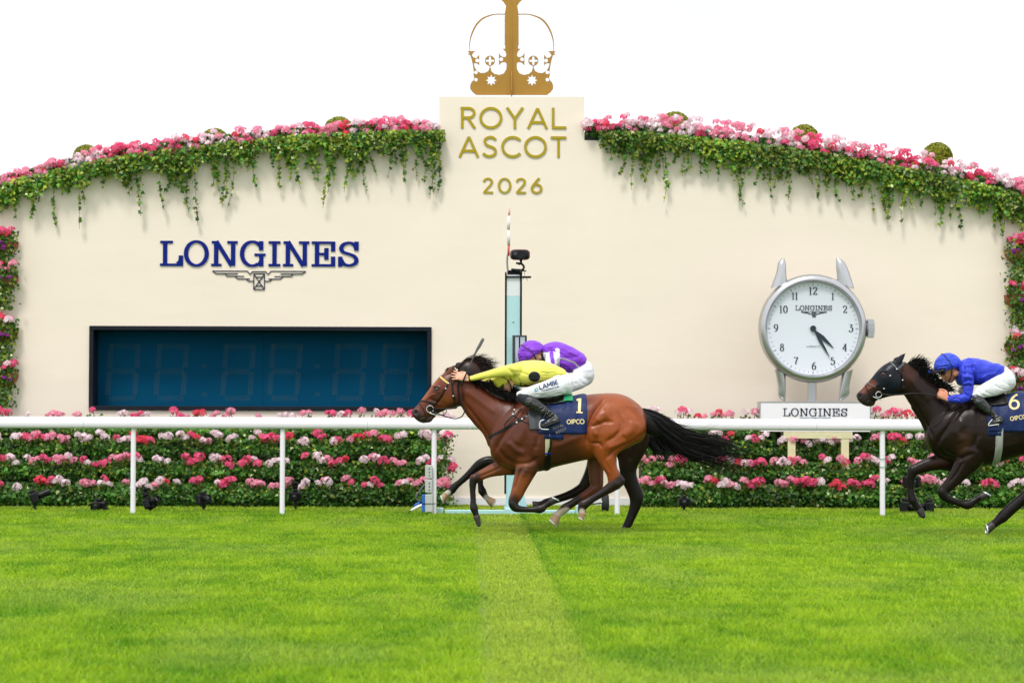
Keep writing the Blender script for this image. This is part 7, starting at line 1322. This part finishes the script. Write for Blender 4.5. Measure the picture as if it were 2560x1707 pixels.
    for sg in (-1, 1): mb = MB(); limb(mb, B_, [(830, 890, 66), (930, 970, 78), (1030, 1060, 66), (1110, 1130, 54)], Y, sg*.26, .66); limb(mb, B_, [(1120, 1150, 48), (1040, 1190, 48), (960, 1230, 30)], Y, sg*.27, .9); clothing('boot', mb, M_boot, r, .008, 3)
rider_purple()
# ---------------------------------------------------------------- blue silks, on the right
def rider_blue():
    Y = TY; r = person('jockey in royal blue silks and cap crouched low on the dark horse at right', J_, (1350, 800), Y); M_b = silk_mat('blue_silk', (.030, .050, .56), .8, 9, (1, 1, 2.6, .9))
    torso = [((615, 300), (600, 600), .11), ((670, 268), (660, 680), .165), ((780, 246), (760, 690), .19), ((890, 236), (880, 665), .20), ((1040, 268), (1010, 660), .192), ((1180, 303), (1150, 625), .178), ((1290, 336), (1260, 580), .162), ((1355, 372), (1310, 540), .15)]
    arm = [(800, 340, 110, -.10), (772, 430, 116, -.18), (778, 540, 102, -.215), (785, 650, 88, -.225), (782, 760, 84, -.225), (770, 845, 84, -.225)]; fore = [(770, 850, 80, -.225), (690, 885, 72, -.225), (590, 892, 62, -.22), (500, 895, 50, -.215), (468, 893, 44, -.21)]
    mb = MB(); sections(mb, J_, torso, Y, ex=.88); [(limb(mb, J_, [(q[0], q[1], q[2], q[3]*sg) for q in arm], Y, 0, .8), limb(mb, J_, [(q[0], q[1], q[2], q[3]*sg) for q in fore], Y, 0, .85)) for sg in (1, -1)]
    clothing('silks', mb, M_b, r, .008, 3, [(J_, [(870, 330), (880, 450), (890, 560), (880, 680)], .014, -.016, -1), (J_, [(930, 300), (950, 420), (940, 560), (900, 640)], .010, .008, -1), (J_, [(1000, 560), (1100, 500), (1250, 470)], .010, .009, -1), (J_, [(980, 640), (1080, 610), (1200, 590)], .009, .009, -1), (J_, [(720, 540), (790, 530), (860, 560)], .010, .010, -1), (J_, [(710, 650), (790, 630), (860, 650)], .010, .010, -1), (J_, [(700, 340), (740, 420), (720, 500)], .009, -.010, -1), (J_, [(620, 870), (660, 900), (640, 930)], .008, .008, -1), (J_, [(700, 400), (760, 370), (850, 380)], .008, -.008, -1), (J_, [(690, 480), (780, 460), (860, 500)], .008, -.008, -1), (J_, [(700, 620), (790, 590), (870, 600)], .009, -.010, -1), (J_, [(700, 690), (790, 670), (860, 690)], .008, -.009, -1), (J_, [(1050, 600), (1130, 560), (1290, 520)], .009, -.009, -1), (J_, [(1060, 540), (1180, 520), (1310, 440)], .008, -.007, -1), (J_, [(660, 330), (760, 300), (840, 310)], .008, -.007, -1), (J_, [(540, 900), (600, 870), (690, 930)], .007, -.007, -1), (J_, [(720, 800), (800, 860)], .010, -.009, -1)], None, (), None, (.009, 4.5, 9.5, 91, .95))
    mb = MB(); sections(mb, J_, [((q[0][0]+6, q[0][1]+22), (q[1][0]+6, q[1][1]-22), q[2]-.030) for q in torso], Y); [limb(mb, J_, [(q[0], q[1], q[2]*.55, q[3]*sg) for q in arm+fore]+[(430, 880, 34, -.205*sg)], Y, 0, .85) for sg in (1, -1)]
    for sg in (1, -1): hand_vol(mb, W(*J_(452, 888), Y-sg*.21), (-.83, .12*sg, .55), (-.35, -sg*.75, .6), 1.12, .95, -sg)
    limb(mb, J_, [(640, 420, 84), (590, 430, 78), (540, 430, 70)], Y, 0, 1); hc = W(*J_(478, 398), Y-.01); R = head_vol(mb, hc, (-.80, -.62), 1.10, .12)
    for sg in (-1, 1): limb(mb, J_, [(1360, 635, 100, sg*.08), (1250, 685, 92, sg*.16), (1080, 750, 72, sg*.22), (950, 810, 52, sg*.24), (925, 860, 44, sg*.25), (1010, 985, 34, sg*.265), (1130, 1095, 26, sg*.28), (1220, 1175, 20, sg*.285)], Y, 0, .55)
    V, Fs, Nn = remesh(mb, .0062, 2); mesh_np('body', V, Fs, mat('tanned_skin', rgb(206, 140, 112), .5, spec=.35, var=.06, vscale=14), r, True)
    M_cap = silk_mat('blue_cap', (.035, .070, .58), 1.7, 16, (1, 1, 2.6, .6)); helmet(r, hc+np.array((-.010, 0, .012)), frame((-.95, -.30), .12), M_cap, 1.22, True, M_leath)
    mb = MB(); P = [hc+R @ (np.array(p)*1.1) for p in ((.095, .045, .030), (.150, 0, .052), (.165, 0, .080))]; mb.ell(P[2], (.018, .010, .012), 6); mb.ell(P[2]+np.array((-.02, 0, .012)), (.012, .006, .014), 6); mb.build('cap_bow', M_cap, r, smooth=True)
    mb = MB(); [mb.ell(hc+R @ (np.array((.078, sg*.036, .010))*1.1), (.030, .032, .022), 10, R) for sg in (-1, 1)]; g = mb.build('goggles', M_glass, r, smooth=True); mb = MB(); mb.ell(hc+R @ (np.array((.080, -.066, .012))*1.1), (.014, .006, .013), 10, R); mb.build('yellow_lens', mat('yellow_lens', (.35, .38, .04), .15), g, smooth=True)
    mb = MB()
    for sg in (-1, 1): limb(mb, J_, [(905, 830, 58, sg*.25), (960, 800, 86, sg*.25), (1060, 760, 112, sg*.24), (1170, 720, 132, sg*.215), (1290, 670, 150, sg*.17), (1380, 630, 155, sg*.12)], Y, 0, .66)
    sections(mb, J_, [((1230, 420), (1230, 640), .14), ((1300, 385), (1300, 780), .17), ((1380, 372), (1380, 795), .195), ((1450, 425), (1450, 770), .185), ((1510, 500), (1510, 715), .14), ((1542, 570), (1542, 650), .07)], Y, ex=.9)
    clothing('breeches', mb, M_breech, r, .008, 4, [(J_, [(930, 760), (1000, 820), (1080, 860)], .008, -.005, -1), (J_, [(1000, 720), (1090, 790), (1200, 830)], .008, -.004, -1), (J_, [(1180, 640), (1300, 720), (1400, 740)], .008, -.004, -1), (J_, [(1300, 560), (1400, 640), (1480, 690)], .008, -.004, -1)], None, (), None, (.0042, 2.2, 13, 65, .62))
    mb = MB(); mb.ell(W(*J_(672, 752), Y+.16), (.035, .04, .04), 10); mb.ell(W(*J_(700, 775), Y+.15), (.035, .04, .03), 10); clothing('off_knee', mb, M_breech, r, .008, 3)
    for sg in (-1, 1):
        mb = MB(); limb(mb, J_, [(915, 885, 66), (960, 930, 92), (1040, 1010, 86), (1120, 1080, 70), (1200, 1150, 58), (1250, 1195, 54)], Y, sg*.27, .66); limb(mb, J_, [(1300, 1240, 66), (1240, 1265, 58), (1180, 1295, 36), (1120, 1318, 16)], Y, sg*.30, .95); limb(mb, J_, [(1240, 1190, 52), (1310, 1235, 62)], Y, sg*.29, .9)
        clothing('boot', mb, M_boot, r, .007, 3, [(J_, [(1150, 1180), (1260, 1150)], .007, -.008, sg), (J_, [(1180, 1220), (1320, 1190)], .006, -.008, sg), (J_, [(1200, 1250), (1350, 1220)], .006, -.007, sg)], None, (), None, (.003, 8, 16, 72, .9))
rider_blue()
